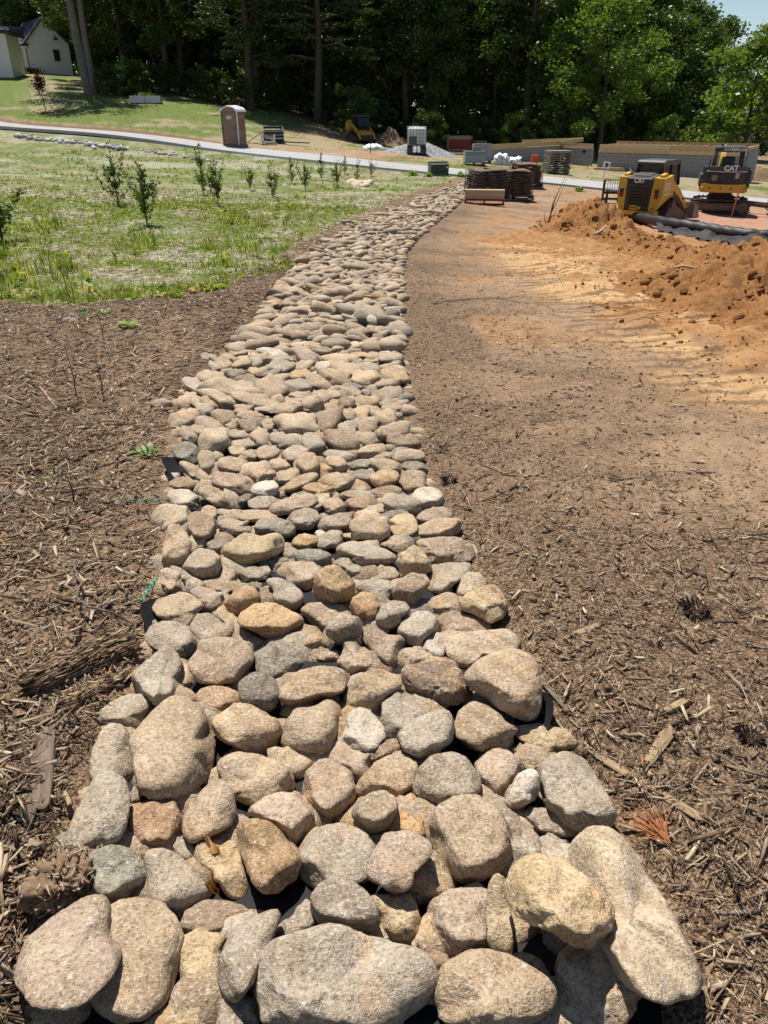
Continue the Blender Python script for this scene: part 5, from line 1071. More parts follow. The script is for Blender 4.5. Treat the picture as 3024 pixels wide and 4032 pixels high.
for i in range(11):
    for j in range(5):
        u, v_ = i / 10, j / 4 - .5; w_ = math.sin(math.pi * min(1, u * .95 + .03)) * .055 * (1 + .3 * math.sin(u * 31))
        vs.append((v_ * w_ + .02 * math.sin(u * 7), -.13 * u + .06, .03 * math.cos(v_ * 5) * math.sin(u * 6) - .05 * u + .022 * math.sin(u * 25 + v_ * 4)))
m.add(vs, [(i * 5 + j, i * 5 + j + 1, (i + 1) * 5 + j + 1, (i + 1) * 5 + j) for i in range(10) for j in range(4)], True)
o = m.build('dry_leaf', M_DRYLEAF); o.location = tuple(c); o.rotation_euler = (0, 0, .35); tag(o, 'curled dry brown leaf caught between the stones at the near left', 'leaf')
c = G(2625, 3325); rs = np.random.RandomState(4); m = MB()
for i in range(80):
    a = rs.normal(2.15, .38); l = rs.uniform(.06, .125); el = abs(rs.normal(.15, .12)); d = Vector((math.cos(a) * math.cos(el), math.sin(a) * math.cos(el), math.sin(el))); s_ = Vector((-math.sin(a), math.cos(a), 0)) * .0009; b_ = Vector(rs.normal(0, .006, 3)); b_.z = abs(b_.z) + .006
    k_ = b_ + d * l * .55 + Vector((0, 0, .008)); e_ = b_ + d * l + s_ * rs.normal(0, 8)
    m.add([b_ + s_, b_ - s_, k_ - s_, k_ + s_, e_], [(0, 1, 2, 3), (3, 2, 4)])
o = m.build('pine_needles', M_NEEDLE); o.location = tuple(c); tag(o, 'fan of rusty dry pine needles on the mulch right of the big grey boulder', 'pine needles')
def cone(label, px, py, s, seed):
    c = G(px, py); m = MB(); rs = np.random.RandomState(seed); 
    for i in range(70):
        u = i / 70; a = i * 2.4; r = s * .36 * math.sin(math.pi * (u * .86 + .1)); x = (u - .5) * s * 1.7
        b = Vector((x, math.cos(a) * r, math.sin(a) * r)); q = Vector((-.25, math.cos(a), math.sin(a))).normalized(); t = Vector((0, -math.sin(a), math.cos(a)))
        m.add([b * .6 + t * s * .1, b * .6 - t * s * .1, b + q * s * .24 - t * s * .07, b + q * s * .28, b + q * s * .24 + t * s * .07], [(0, 1, 2, 3, 4)])
    o = m.build('pine_cone', M_DARKCONE); o.location = (c[0], c[1], c[2] + s * .35); o.rotation_euler = (0, .1, rs.uniform(-.6, .6)); tag(o, label, 'pine cone', 'pine cones on the mulch')
M_DARKCONE = paint('pine_cone', (.065, .042, .028), .8)
cone('long dark pine cone lying in the upper right mulch', q6(620, 250)[0], q6(620, 250)[1], .075, 1); cone('round dark pine cone on the right mulch beside the dry grass', q6(870, 825)[0], q6(870, 825)[1], .055, 2); cone('dark pine cone beside the right edge of the bed, by the striped stone', 1770, 1900, .06, 3)
M_TWIGD = paint('dark_stem', (.06, .04, .03), .8)
for (x, y), n, L, W, lab in (((582, 1790), 12, .10, .035, 'tiny weed plant with dark serrated leaves on the bare soil at the left'), ((500, 1290), 7, .22, .07, 'broad leaved weed sprouting at the lawn edge in the mulch'), ((215, 1870), 5, .07, .03, 'small sprig with two leaves at the left in the mulch'),
                             ((335, 1230), 16, .12, .04, 'leafy green weed clump at the front border of the lawn'), ((30, 1140), 18, .16, .05, 'bushy green weed clump at the lawn border by the left picture edge'), ((410, 1235), 9, .12, .05, 'low weed between the lawn and the broad leaved weed')):
    c = G(x, y); o = leafy('weed', lab, c, M_WEED, n, L, W, .02, 'weed', .35, int(x), .6, 'weeds sprouting in the mulch'); m = MB(); m.tube([(0, 0, -.02), (.003, .002, .05)], .005, 5); m.build('stem', M_TWIGD, o)
for (x, y), h, lab in (((300, 1560), .42, 'thin upright dead stem with two yellow leaves in the left mulch'), ((405, 1560), .36, 'bare dark upright stem in the left mulch, right of the yellow leaved one'), ((290, 1985), .2, 'short bare stem standing in the left mulch below the weed'), ((406, 1335), .3, 'forked dark stubby stem near the lawn edge')):
    c = G(x, y); m = MB(); m.tube([(0, 0, -.03), (.01, 0, h * .4), (-.015, .01, h)], [.005, .004, .002], 5); m.tube([(.008, 0, h * .25), (.05, .02, h * .6)], [.003, .002], 5); o = m.build('dead_seedling', M_TWIGD); o.location = tuple(c); tag(o, lab, 'stem', 'dead stems standing in the mulch')
# ------------------------------------------------------------------ lawn: grass tufts and broad leaved ground cover
t = NT('grass_blade'); _c = t.attr('tint'); _c = t.mix(t.mix(_c, (.8, .8, .8), 1.0, 'MULTIPLY'), t.mix(_c, (1.2, 1.2, 1.1), 1.0, 'MULTIPLY'), t.noise(t.pos(), 3.0, 3))
_d = t.new('BsdfDiffuse', ins={0: _c}); _tr = t.new('BsdfTranslucent', ins={0: t.mix(_c, (1.5, 1.4, .6), 1.0, 'MULTIPLY')}); _m = t.new('MixShader', ins={0: .45}); t.set(_m.inputs[1], _d.outputs[0]); t.set(_m.inputs[2], _tr.outputs[0]); t.t.links.new(_m.outputs[0], t.n['Material Output'].inputs[0]); M_GRASS = t.m
def grass(name, n_try, r0, r1, az0, az1, maskf, hgt, blades, seed, pw=1.3, wid=1.0, broad=0.0):
    rs = np.random.RandomState(seed); r = r0 + (r1 - r0) * rs.rand(n_try) ** pw; a = np.radians(rs.uniform(az0, az1, n_try)); x, y = r * np.sin(a), r * np.cos(a)
    k = rs.rand(n_try) < maskf(x, y); x, y, r = x[k], y[k], r[k]; n = len(x)
    cl = np.clip(n2(x, y, .9, 2, 91) * .5 + .9, .5, 1.5)
    base = np.stack([x, y, g(x, y) - .01], -1)
    B = blades; N = n * B; ti = np.repeat(np.arange(n), B)
    isb = np.repeat(rs.rand(n) < broad, B)
    yaw = rs.uniform(0, 2 * math.pi, N); lean = np.abs(rs.normal(.35, .25, N)) + .45 * isb; h = hgt * np.exp(rs.normal(0, .35, N)) * cl[ti] * np.where(isb, .75, 1); wd = np.where(isb, h * .32, .0045 + h * .03) * wid * np.clip(r[ti] / 12, .8, 3.2)
    off = rs.normal(0, 1, (N, 2)) * (.02 + .12 * hgt)
    b = base[ti] + np.c_[off, np.zeros(N)]
    dx = np.stack([np.cos(yaw), np.sin(yaw)], -1); sd_ = np.stack([-np.sin(yaw), np.cos(yaw)], -1)
    def pt(t, side, ww):
        out = b.copy(); out[:, :2] += dx * (np.sin(lean) * h * t ** 1.5)[:, None] + sd_ * (side * ww * wd / 2)[:, None]; out[:, 2] += np.cos(lean * t) * h * t - .25 * h * t * t * np.sin(lean); return out
    v = np.stack([pt(0, -1, .7), pt(0, 1, .7), pt(.55, -1, 1), pt(.55, 1, 1), pt(1, 0, 0)], 1).reshape(-1, 3)
    i = np.arange(N)[:, None] * 5
    f = np.concatenate([i + [0, 1, 3], i + [0, 3, 2], i + [2, 3, 4]], 0)
    o = mesh_np(name, v, f, M_GRASS, None, False); o['kind'] = 'stuff'
    pal = np.array([(.12, .18, .03), (.17, .24, .045), (.23, .30, .06), (.09, .14, .028), (.33, .30, .16), (.40, .37, .23)])
    pi = rs.choice(6, n, p=[.24, .26, .2, .08, .12, .10]); tint = (pal[pi] * rs.uniform(.8, 1.2, (n, 1)))[ti]
    a_ = o.data.color_attributes.new('tint', 'FLOAT_COLOR', 'POINT'); a_.data.foreach_set('color', np.repeat(np.c_[tint, np.ones(N)], 5, 0).astype(np.float32).ravel())
    print(name, n); return o
def m_near(x, y):
    la = sdpoly(x, y, LAWN); return np.clip(green(x, y) * 1.1 + .05, 0, 1) * (la < .05) * (droad(x, y)[0] > RHALF + .1)
def m_rag(x, y):
    la = sdpoly(x, y, LAWN); return (np.abs(la) < .6) * .6 * (n2(x, y, 1.6, 2, 93) > .0)
def m_far(x, y):
    dr, sg = droad(x, y); return green(x, y) * .9 * (sg > 0) * (dr > RHALF + .1) * (y < 78) * ~((x > -9) & (x < 0) & (y > 46) & (y < 52))
grass('grass', 21000, 8.5, 26, -34, 8, m_near, .07, 7, 21, 1.15, 1.0, .16)
grass('tall_grass', 1800, 9, 22, -34, -4, lambda x, y: m_near(x, y) * (n2(x, y, .5, 2, 95) > .12), .18, 9, 22, 1.2, .9, .1)
grass('lawn_border_weeds', 9000, 8.0, 14, -34, 2, m_rag, .12, 7, 23, 1.0, 1.2, .6)
grass('grass_far', 9000, 25, 52, -33, 10, m_near, .085, 5, 24, 1.0, 1.0, .1)
grass('grass_beyond_lane', 9000, 42, 76, -33, 33, m_far, .10, 4, 25, 1.0, 1.0, 0)

def m_straw(x, y):
    return (sdpoly(x, y, LAWN) < .3) * (1.05 - green(x, y)) * (droad(x, y)[0] > RHALF + .1)
def straw():
    rs = np.random.RandomState(77); N = 60000; r = 8.2 + 24 * rs.rand(N) ** 1.2; a = np.radians(rs.uniform(-34, 6, N)); x, y = r * np.sin(a), r * np.cos(a); k = rs.rand(N) < m_straw(x, y); x, y, r = x[k], y[k], r[k]; n = len(x)
    pv = np.array([(-.5, -.5, 0), (.5, -.5, 0), (.5, .5, 0), (-.5, .5, 0)], float); L = rs.uniform(.08, .22, n); W = rs.uniform(.004, .009, n) * np.clip(r / 10, 1, 2.5)
    tint = np.array([(.45, .40, .26), (.33, .28, .17), (.55, .51, .36), (.22, .17, .10)])[rs.randint(0, 4, n)] * rs.uniform(.8, 1.15, (n, 1))
    joined('straw', pv, np.array([(0, 1, 2, 3)]), np.stack([x, y, g(x, y) + .012 + np.abs(rs.normal(0, .02, n))], -1), eul(rs.uniform(0, 6.3, n), rs.normal(0, .2, n), rs.normal(0, .5, n)), np.stack([L, W, W], -1), M_CHIP, tint)
straw()
# ------------------------------------------------------------------ young shrubs planted in the lawn
M_SHRUB = leaf_material('shrub_leaf', (.042, .085, .018), (.105, .165, .040), .35, .35)
M_STEM = paint('stem', (.075, .06, .042), .8)
def hfit(b, py):
    lo, hi = 0.02, 40
    for _ in range(40):
        m = (lo + hi) / 2; _, q, _ = project(np.array([b[0], b[1], b[2] + m]))
        if q > py: lo = m
        else: hi = m
    return lo
def shrub_proto(seed, nl=150, wid=.22):
    rs = np.random.RandomState(seed); root = empty('young_shrub', (0, 0, 0)); st = MB(); lf = MB()
    st.tube([(0, 0, -.05), (.01, 0, .35), (-.01, .01, .7), (.0, .0, 1.0)], [.013, .011, .008, .004], 6)
    tips = []
    for i in range(13):
        z = rs.uniform(.02, .85) ** 1.3; a = rs.uniform(0, 6.28); l = wid * rs.uniform(.25, 1.0) * (1.1 - z * .7); rise = l * rs.uniform(.6, 2.2); e = (math.cos(a) * l, math.sin(a) * l, min(z + rise, .98))
        m_ = (math.cos(a + .3) * l * .6, math.sin(a + .3) * l * .6, z + rise * .35 if z + rise < .98 else (z + .98) / 2)
        st.tube([(0, 0, z), m_, e], [.005, .004, .002], 4); tips += [(Vector((0, 0, z)), Vector(m_)), (Vector(m_), Vector(e))] * rs.randint(1, 3)
    tips += [(Vector((0, 0, .1)), Vector((0, 0, 1.0)))] * 4
    for i in range(nl):
        a, b = tips[rs.randint(len(tips))]; p = a + (b - a) * rs.uniform(.1, 1.08) + Vector(rs.normal(0, .022, 3)); d = Vector(rs.normal(0, 1, 3)); d.z = abs(d.z) * .7 + .2; d.normalize(); s = d.cross(Vector(rs.normal(0, 1, 3))).normalized(); l = rs.uniform(.045, .075); w_ = l * .26
        n_ = d.cross(s) * l * .12
        lf.add([p, p + d * l * .45 + s * w_ + n_, p + d * l, p + d * l * .45 - s * w_ + n_], [(0, 1, 2, 3)], True)
    o1 = st.build('stem', M_STEM, root); o2 = lf.build('foliage', M_SHRUB, root); return root
SHRUBS = [shrub_proto(s, nl, w_) for s, nl, w_ in ((1, 560, .40), (2, 430, .30), (3, 760, .48))]
SH = [(255, 443, 315, 0, 'tall slender young shrub at the left of the lawn, thin topped'), (318, 485, 342, 2, 'young shrub standing nearest to the mulch in the left lawn'), (440, 420, 318, 1, 'tall bare topped young shrub below the portable toilet'),
      (472, 445, 345, 2, 'bushy young shrub just right of the tall bare topped one'), (5, 520, 375, 2, 'dark bushy shrub cut by the left picture border'), (540, 411, 358, 2, 'compact young shrub in the mid lawn, fourth from the left border shrub'),
      (588, 425, 350, 0, 'leafy young shrub with a thin stem in front of the others mid lawn'), (630, 396, 342, 1, 'slim young shrub behind the row in the mid lawn'), (660, 412, 350, 2, 'round based young shrub over a dark mulch ring'),
      (695, 388, 333, 1, 'slim young shrub rising in front of the lane gravel patch'), (728, 403, 346, 2, 'dense dark young shrub near the right part of the lawn row'), (745, 376, 338, 1, 'thin young shrub half hidden behind the dense dark one'),
      (772, 390, 346, 1, 'sparse spindly young shrub beside the pale rocks by the lane'), (802, 380, 342, 0, 'last young shrub on the right, standing alone close to the lane')]
for i, (x, y, top, k, lab) in enumerate(SH):
    b = G(x * V, y * V); h = hfit(b, top * V); o = copy_tree(SHRUBS[k]); o.location = tuple(b); k2 = 1.7 if x < 10 else .95; o.scale = (h * k2, h * k2, h); o.rotation_euler = (0, 0, i * 1.7); tag(o, lab, 'shrub', 'young shrubs planted in the lawn')
for o in SHRUBS:
    for ch in list(o.children): bpy.data.objects.remove(ch)
    bpy.data.objects.remove(o)
# small leafy clump and pale rocks by the lane
M_WEED2 = M_WEED
for x, y, s, lab in ((1630, 690, .35, 'small round green weed clump left of the transformer box'), (1690, 695, .3, 'low weeds at the foot of the transformer box'), (1815, 695, .35, 'green weeds between the transformer box and the stone pallets'), (2280, 752, .35, 'grass tuft at the lane edge right of the stone pallets')):
    c = G(x, y); leafy('weed_clump', lab, c, M_WEED, 60, s, .07, .08, 'weeds', .3, int(x), .8, 'weed clumps along the lane')
# ------------------------------------------------------------------ the building site and what stands beyond the lane
def text(body, size, mat, parent, loc, rot, extr=.004, name='lettering', bold=.0, shear=0):
    cu = bpy.data.curves.new(name, 'FONT'); cu.body = body; cu.size = size; cu.extrude = extr; cu.align_x = 'CENTER'; cu.align_y = 'CENTER'; cu.offset = bold; cu.shear = shear
    cu.materials.append(mat); tmp = bpy.data.objects.new(name, cu); COL.objects.link(tmp)
    dg = bpy.context.evaluated_depsgraph_get(); me = bpy.data.meshes.new_from_object(tmp.evaluated_get(dg)); bpy.data.objects.remove(tmp)
    o = bpy.data.objects.new(name, me); COL.objects.link(o); o.parent = parent; o.location = loc; o.rotation_euler = rot; return o
M_YEL = paint('yellow_paint', (.58, .335, .03), .42, .35, (.20, .13, .07)); M_BLK = paint('black_paint', (.014, .014, .015), .45, .35, (.13, .09, .06)); M_DGREY = paint('dark_grey_plastic', (.045, .05, .052), .45, .3)
M_GLASSD = paint('tinted_glass', (.010, .013, .015), .12, .1, (.1, .1, .1), 0, .6); M_WHITE = paint('white_paint', (.78, .78, .76), .5, .15); M_RUB = paint('track_rubber', (.030, .027, .025), .8, .7, (.20, .13, .085))
M_STEEL = paint('worn_steel', (.20, .17, .15), .5, .5, (.22, .15, .10), .4); M_TRK = paint('muddy_steel', (.10, .075, .055), .7, .8, (.27, .17, .11)); M_LRED = paint('red_lens', (.28, .02, .015), .3, .1)
M_DECK = paint('dark_frame', (.02, .018, .017), .6, .5)
def track(root, x, L, Hh, w, ang_rear, name='track', nl=34):
    """a rubber track as rounded triangle in the YZ plane at side x"""
    rad = .17; pts = [(-L / 2 + rad, rad), (L / 2 - rad, rad), (L / 2 - rad * 1.2 - .25, rad + .1), (-.10 + ang_rear, Hh - rad), (-.45 + ang_rear, Hh - rad)]
    # outline = hull of circles at front idler, rear idler and the top sprocket
    cs = [(-L / 2 + rad, rad, rad), (L / 2 - rad, rad, rad), (ang_rear, Hh - .2, .2)]
    import mathutils
    P2 = []
    for cx, cz, r in cs:
        for k in range(28): P2.append((cx + r * math.cos(k / 28 * 6.2832), cz + r * math.sin(k / 28 * 6.2832)))
    hull = [P2[i] for i in mathutils.geometry.convex_hull_2d([mathutils.Vector(p) for p in P2])]
    per = [math.dist(hull[i], hull[(i + 1) % len(hull)]) for i in range(len(hull))]; tot = sum(per)
    def along(s):
        s %= tot; i = 0
        while s > per[i]: s -= per[i]; i += 1
        a, b = hull[i], hull[(i + 1) % len(hull)]; t = s / per[i]; return (a[0] + (b[0] - a[0]) * t, a[1] + (b[1] - a[1]) * t), ((b[0] - a[0]) / per[i], (b[1] - a[1]) / per[i])
    n = nl * 2; A = sum(hull[i][0] * hull[(i + 1) % len(hull)][1] - hull[(i + 1) % len(hull)][0] * hull[i][1] for i in range(len(hull))); sgn = 1 if A > 0 else -1
    belt = MB(); vs = []
    for i in range(n):
        (y, z), (ty, tz) = along(tot * i / n); ny, nz = tz * sgn, -ty * sgn
        for xx in (-w / 2, w / 2):
            vs.append((x + xx, y, z)); vs.append((x + xx, y - ny * .05, z - nz * .05))
    fs = []
    for i in range(n):
        j = (i + 1) % n; a, b = i * 4, j * 4
        fs += [(a, b, b + 2, a + 2), (a + 1, a + 3, b + 3, b + 1), (a, a + 1, b + 1, b), (a + 2, b + 2, b + 3, a + 3)]
    belt.add(vs, fs); tr = belt.build(name, M_RUB, root)
    for i in range(nl):
        (y, z), (ty, tz) = along(tot * (i + .5) / nl); ny, nz = tz * sgn, -ty * sgn
        m = MB(); M = Matrix(((1, 0, 0), (0, ty, ny), (0, tz, nz))); m.box((x, y + ny * .012, z + nz * .012), (w * 1.0, tot / nl * .52, .045), M, 0, (1, .7)); m.build('tread_bar', M_RUB, tr)
    fr = MB(); fr.prism([(p[0] * .80 + .0, (p[1] - Hh * .42) * .70 + Hh * .42) for p in hull], 0, x - w * .42, x + w * .42); f_ = fr.build('track_frame', M_TRK, root)
    for cx, cz, r in cs:
        for sx in (-1, 1):
            m = MB(); m.cyl((x + sx * w * .46, cx, cz), r - .06, .04, 0, 14); m.build('idler_wheel', M_TRK, f_)
    for k in range(4):
        m = MB(); m.cyl((x, -L / 2 + .5 + k * (L - 1.0) / 3, .15), .10, w * .96, 0, 12); m.build('road_wheel', M_TRK, f_)
def track_loader(loc, rz, s, label, bucket=True):
    rt = empty('track_loader', loc, rz, label, 'track loader', 'compact track loaders'); rt.scale = (s,) * 3
    for x in (-.72, .72): track(rt, x, 2.25, .88, .42, -.35)
    m = MB(); m.prism([(-1.15, .42), (1.15, .36), (1.2, .75), (.5, 1.05), (-1.2, 1.05)], 0, -.50, .50); m.build('chassis', M_YEL, rt)
    # rear engine housing: flaring yellow cheeks, black louvred door, sloping black hood
    for sx in (-1, 1):
        m = MB(); x0, x1 = (.40, .82) if sx > 0 else (-.82, -.40)
        m.add([(sx * .46, -1.46, .50), (sx * .70, -1.40, .50), (sx * .84, -1.36, 1.02), (sx * .84, -1.28, 1.58), (sx * .50, -1.40, 1.60), (sx * .62, -.35, .80), (sx * .84, -.35, 1.02), (sx * .84, -.55, 1.66), (sx * .50, -.60, 1.68), (sx * .46, -.35, .5)],
              [(0, 1, 2, 3, 4), (1, 5, 6, 2), (2, 6, 7, 3), (3, 7, 8, 4), (5, 9, 8, 7, 6), (0, 4, 8, 9), (0, 9, 5, 1)]); ck = m.build('rear_cheek', M_YEL, rt)
        l = MB(); l.box((sx * .66, -1.405, 1.08), (.13, .05, .30), None, .01); l.build('tail_light', M_BLK, ck)
        l = MB(); l.box((sx * .66, -1.425, 1.02), (.07, .04, .10)); l.build('lamp_lens', M_LRED, ck)
        l = MB(); l.cyl((sx * .60, -1.44, .60), .022, .03, 1, 10); l.build('reflector', M_LRED, ck)
    m = MB(); m.box((0, -1.41, 1.05), (.94, .10, 1.06), None, .02); dr = m.build('rear_door', M_BLK, rt)
    for k in range(7):
        m = MB(); m.box((0, -1.475, .70 + k * .105), (.78 - .01 * k, .05, .045), RX(.5)); m.build('slat', M_DECK, dr)
    text('CAT', .20, M_WHITE, dr, (.0, -1.468, 1.49), (R(90), 0, 0), .004, 'lettering', .008)
    m = MB(); m.add([(-.035, -1.474, 1.425), (.035, -1.474, 1.425), (0, -1.474, 1.475), (-.035, -1.466, 1.425), (.035, -1.466, 1.425), (0, -1.466, 1.475)], [(0, 1, 2), (5, 4, 3), (0, 3, 4, 1), (1, 4, 5, 2), (2, 5, 3, 0)]); m.build('yellow_triangle', M_YEL, dr)
    m = MB(); m.box((-.02, -1.50, .60), (.44, .014, .14)); pl = m.build('dealer_plate', M_YEL, dr); text('Carolina', .105, M_BLK, pl, (-.07, -1.512, .605), (R(90), 0, 0), .003, 'lettering', .002, .3)
    m = MB(); m.box((.13, -1.511, .60), (.13, .006, .12)); m.build('black_square', M_BLK, pl); text('CAT', .062, M_WHITE, pl, (.13, -1.517, .60), (R(90), 0, 0), .002, 'lettering', .003)
    m = MB(); m.prism([(-1.52, .36), (-1.30, .28), (-1.1, .30), (-1.1, .50), (-1.52, .50)], 0, -.72, .72); m.build('bumper', M_YEL, rt)
    m = MB(); m.add([(-.48, -1.42, 1.60), (.48, -1.42, 1.60), (.46, -.55, 1.74), (-.46, -.55, 1.74), (-.48, -1.42, 1.5), (.48, -1.42, 1.5), (.46, -.55, 1.4), (-.46, -.55, 1.4)], [(0, 1, 2, 3), (4, 7, 6, 5), (0, 4, 5, 1), (1, 5, 6, 2), (2, 6, 7, 3), (3, 7, 4, 0)]); hd = m.build('engine_hood', M_DGREY, rt)
    for k in range(9):
        m = MB(); y = -1.30 + k * .07; m.box((0, y, 1.63 + (y + 1.42) * .16), (.62, .03, .02), RX(.15)); m.build('grille_bar', M_STEEL, hd)
    # cab
    cb = MB(); cb.prism([(-.62, 1.20), (.78, .95), (.92, 1.25), (.70, 1.98), (-.70, 1.98)], 0, -.455, .455); c_ = cb.build('cab', M_GLASSD, rt)
    m = MB(); m.prism([(-.76, 1.97), (.86, 1.97), (.80, 2.08), (.5, 2.12), (-.62, 2.12), (-.76, 2.06)], 0, -.50, .50); m.build('roof', M_DGREY, c_)
    for sx in (-1, 1):
        for (y0, z0, y1, z1) in ((-.62, 1.2, -.70, 1.98), (.90, 1.25, .72, 1.98), (.06, 1.1, .04, 1.98)):
            m = MB(); m.bar((sx * .47, y0, z0), (sx * .47, y1, z1), .07, .07, up=(1, 0, 0)); m.build('post', M_BLK, c_)
        m = MB()
        for k in range(9): m.bar((sx * .465, -.55 + k * .14, 1.22), (sx * .465, -.58 + k * .14, 1.95), .012)
        for k in range(7): m.bar((sx * .465, -.6, 1.28 + k * .1), (sx * .465, .74, 1.28 + k * .1), .012)
        o = m.build('side_mesh', M_BLK, c_); o['kind'] = 'stuff'
    m = MB(); ov = [(math.copysign(abs(math.cos(a)) ** .55, math.cos(a)) * .36, 1.81 + math.copysign(abs(math.sin(a)) ** .55, math.sin(a)) * .15) for a in np.linspace(0, 6.283, 29)[:-1]]
    m.tube([(p[0], -.685, p[1]) for p in ov] + [(ov[0][0], -.685, ov[0][1])], .022, 6); m.build('rear_window_frame', M_DGREY, c_)
    m = MB(); m.prism([(p[0] * .95, (p[1] - 1.81) * .93 + 1.81) for p in ov], 1, -.692, -.66); m.build('rear_window', M_DGREY, c_)
    # lift arms and quick coupler
    for sx in (-1, 1):
        m = MB(); m.prism([(-1.22, 1.35), (-1.18, 1.68), (-.85, 1.74), (.55, 1.12), (1.30, .62), (1.52, .30), (1.34, .22), (1.02, .58), (.42, .92), (-.75, 1.40)], 0, sx * .66 - .07, sx * .66 + .07); a_ = m.build('lift_arm', M_YEL, rt)
        m = MB(); m.tube([(sx * .66, -.5, .85), (sx * .66, .55, 1.02)], .045, 10); m.build('hydraulic_cylinder', M_STEEL, a_)
        for q in ((-1.0, 1.52), (.95, .78), (1.40, .36)):
            m = MB(); m.cyl((sx * .66, q[0], q[1]), .055, .19, 0, 12); m.build('pivot_pin', M_BLK, a_)
        if sx > 0:
            m = MB(); m.box((sx * .735, -.62, 1.47), (.012, .34, .13), RX(-.42)); dc = m.build('arm_decal', M_BLK, a_)
    text('D3', .34, M_WHITE, rt, (.845, -.95, 1.30), (R(90), 0, R(90)), .003, 'lettering', .006); 
    m = MB(); m.box((.845, -.95, 1.06), (.006, .40, .035)); m.build('white_stripe', M_WHITE, rt)
    m = MB(); m.box((0, 1.42, .36), (1.15, .12, .42), RX(-.1)); m.build('coupler', M_BLK, rt)
    m = MB()
    for k in range(4): m.tube([(-.42, -1.25 + .02 * k, 1.58), (-.52 - .03 * k, -1.1, 1.78 + .03 * k), (-.48, -.75, 1.82 - .02 * k), (-.44, -.6, 1.6)], .013, 6)
    o = m.build('hose', M_BLK, rt); o['kind'] = 'stuff'
    if bucket:
        m = MB(); W_ = .98; pr = [(1.52, .62), (1.50, .10), (1.70, .03), (2.20, .02), (2.22, .05), (1.74, .09), (1.56, .16), (1.57, .62)]
        m.prism(pr, 0, -W_, W_); b_ = m.build('bucket', M_STEEL, rt)
        for sx in (-1, 1):
            m = MB(); m.prism([(1.52, .62), (1.5, .1), (1.7, .03), (2.2, .02), (1.95, .45)], 0, sx * W_ - .012, sx * W_ + .012); m.build('bucket_side', M_STEEL, b_)
    return rt
bN = G(2560, 872); sN = hfit(bN, 620) / 2.12 * .97
near_loader = track_loader(bN, -(math.atan2(bN[0], bN[1]) + R(23)), sN, 'yellow track loader parked behind the clay heap with its louvred back towards us')
bF = G(1420, 560); sF = hfit(bF, 451) / 2.12
track_loader(bF, math.pi - math.atan2(bF[0], bF[1]) + R(24), sF, 'small yellow track loader at the edge of the wood, its cab front towards us', False)
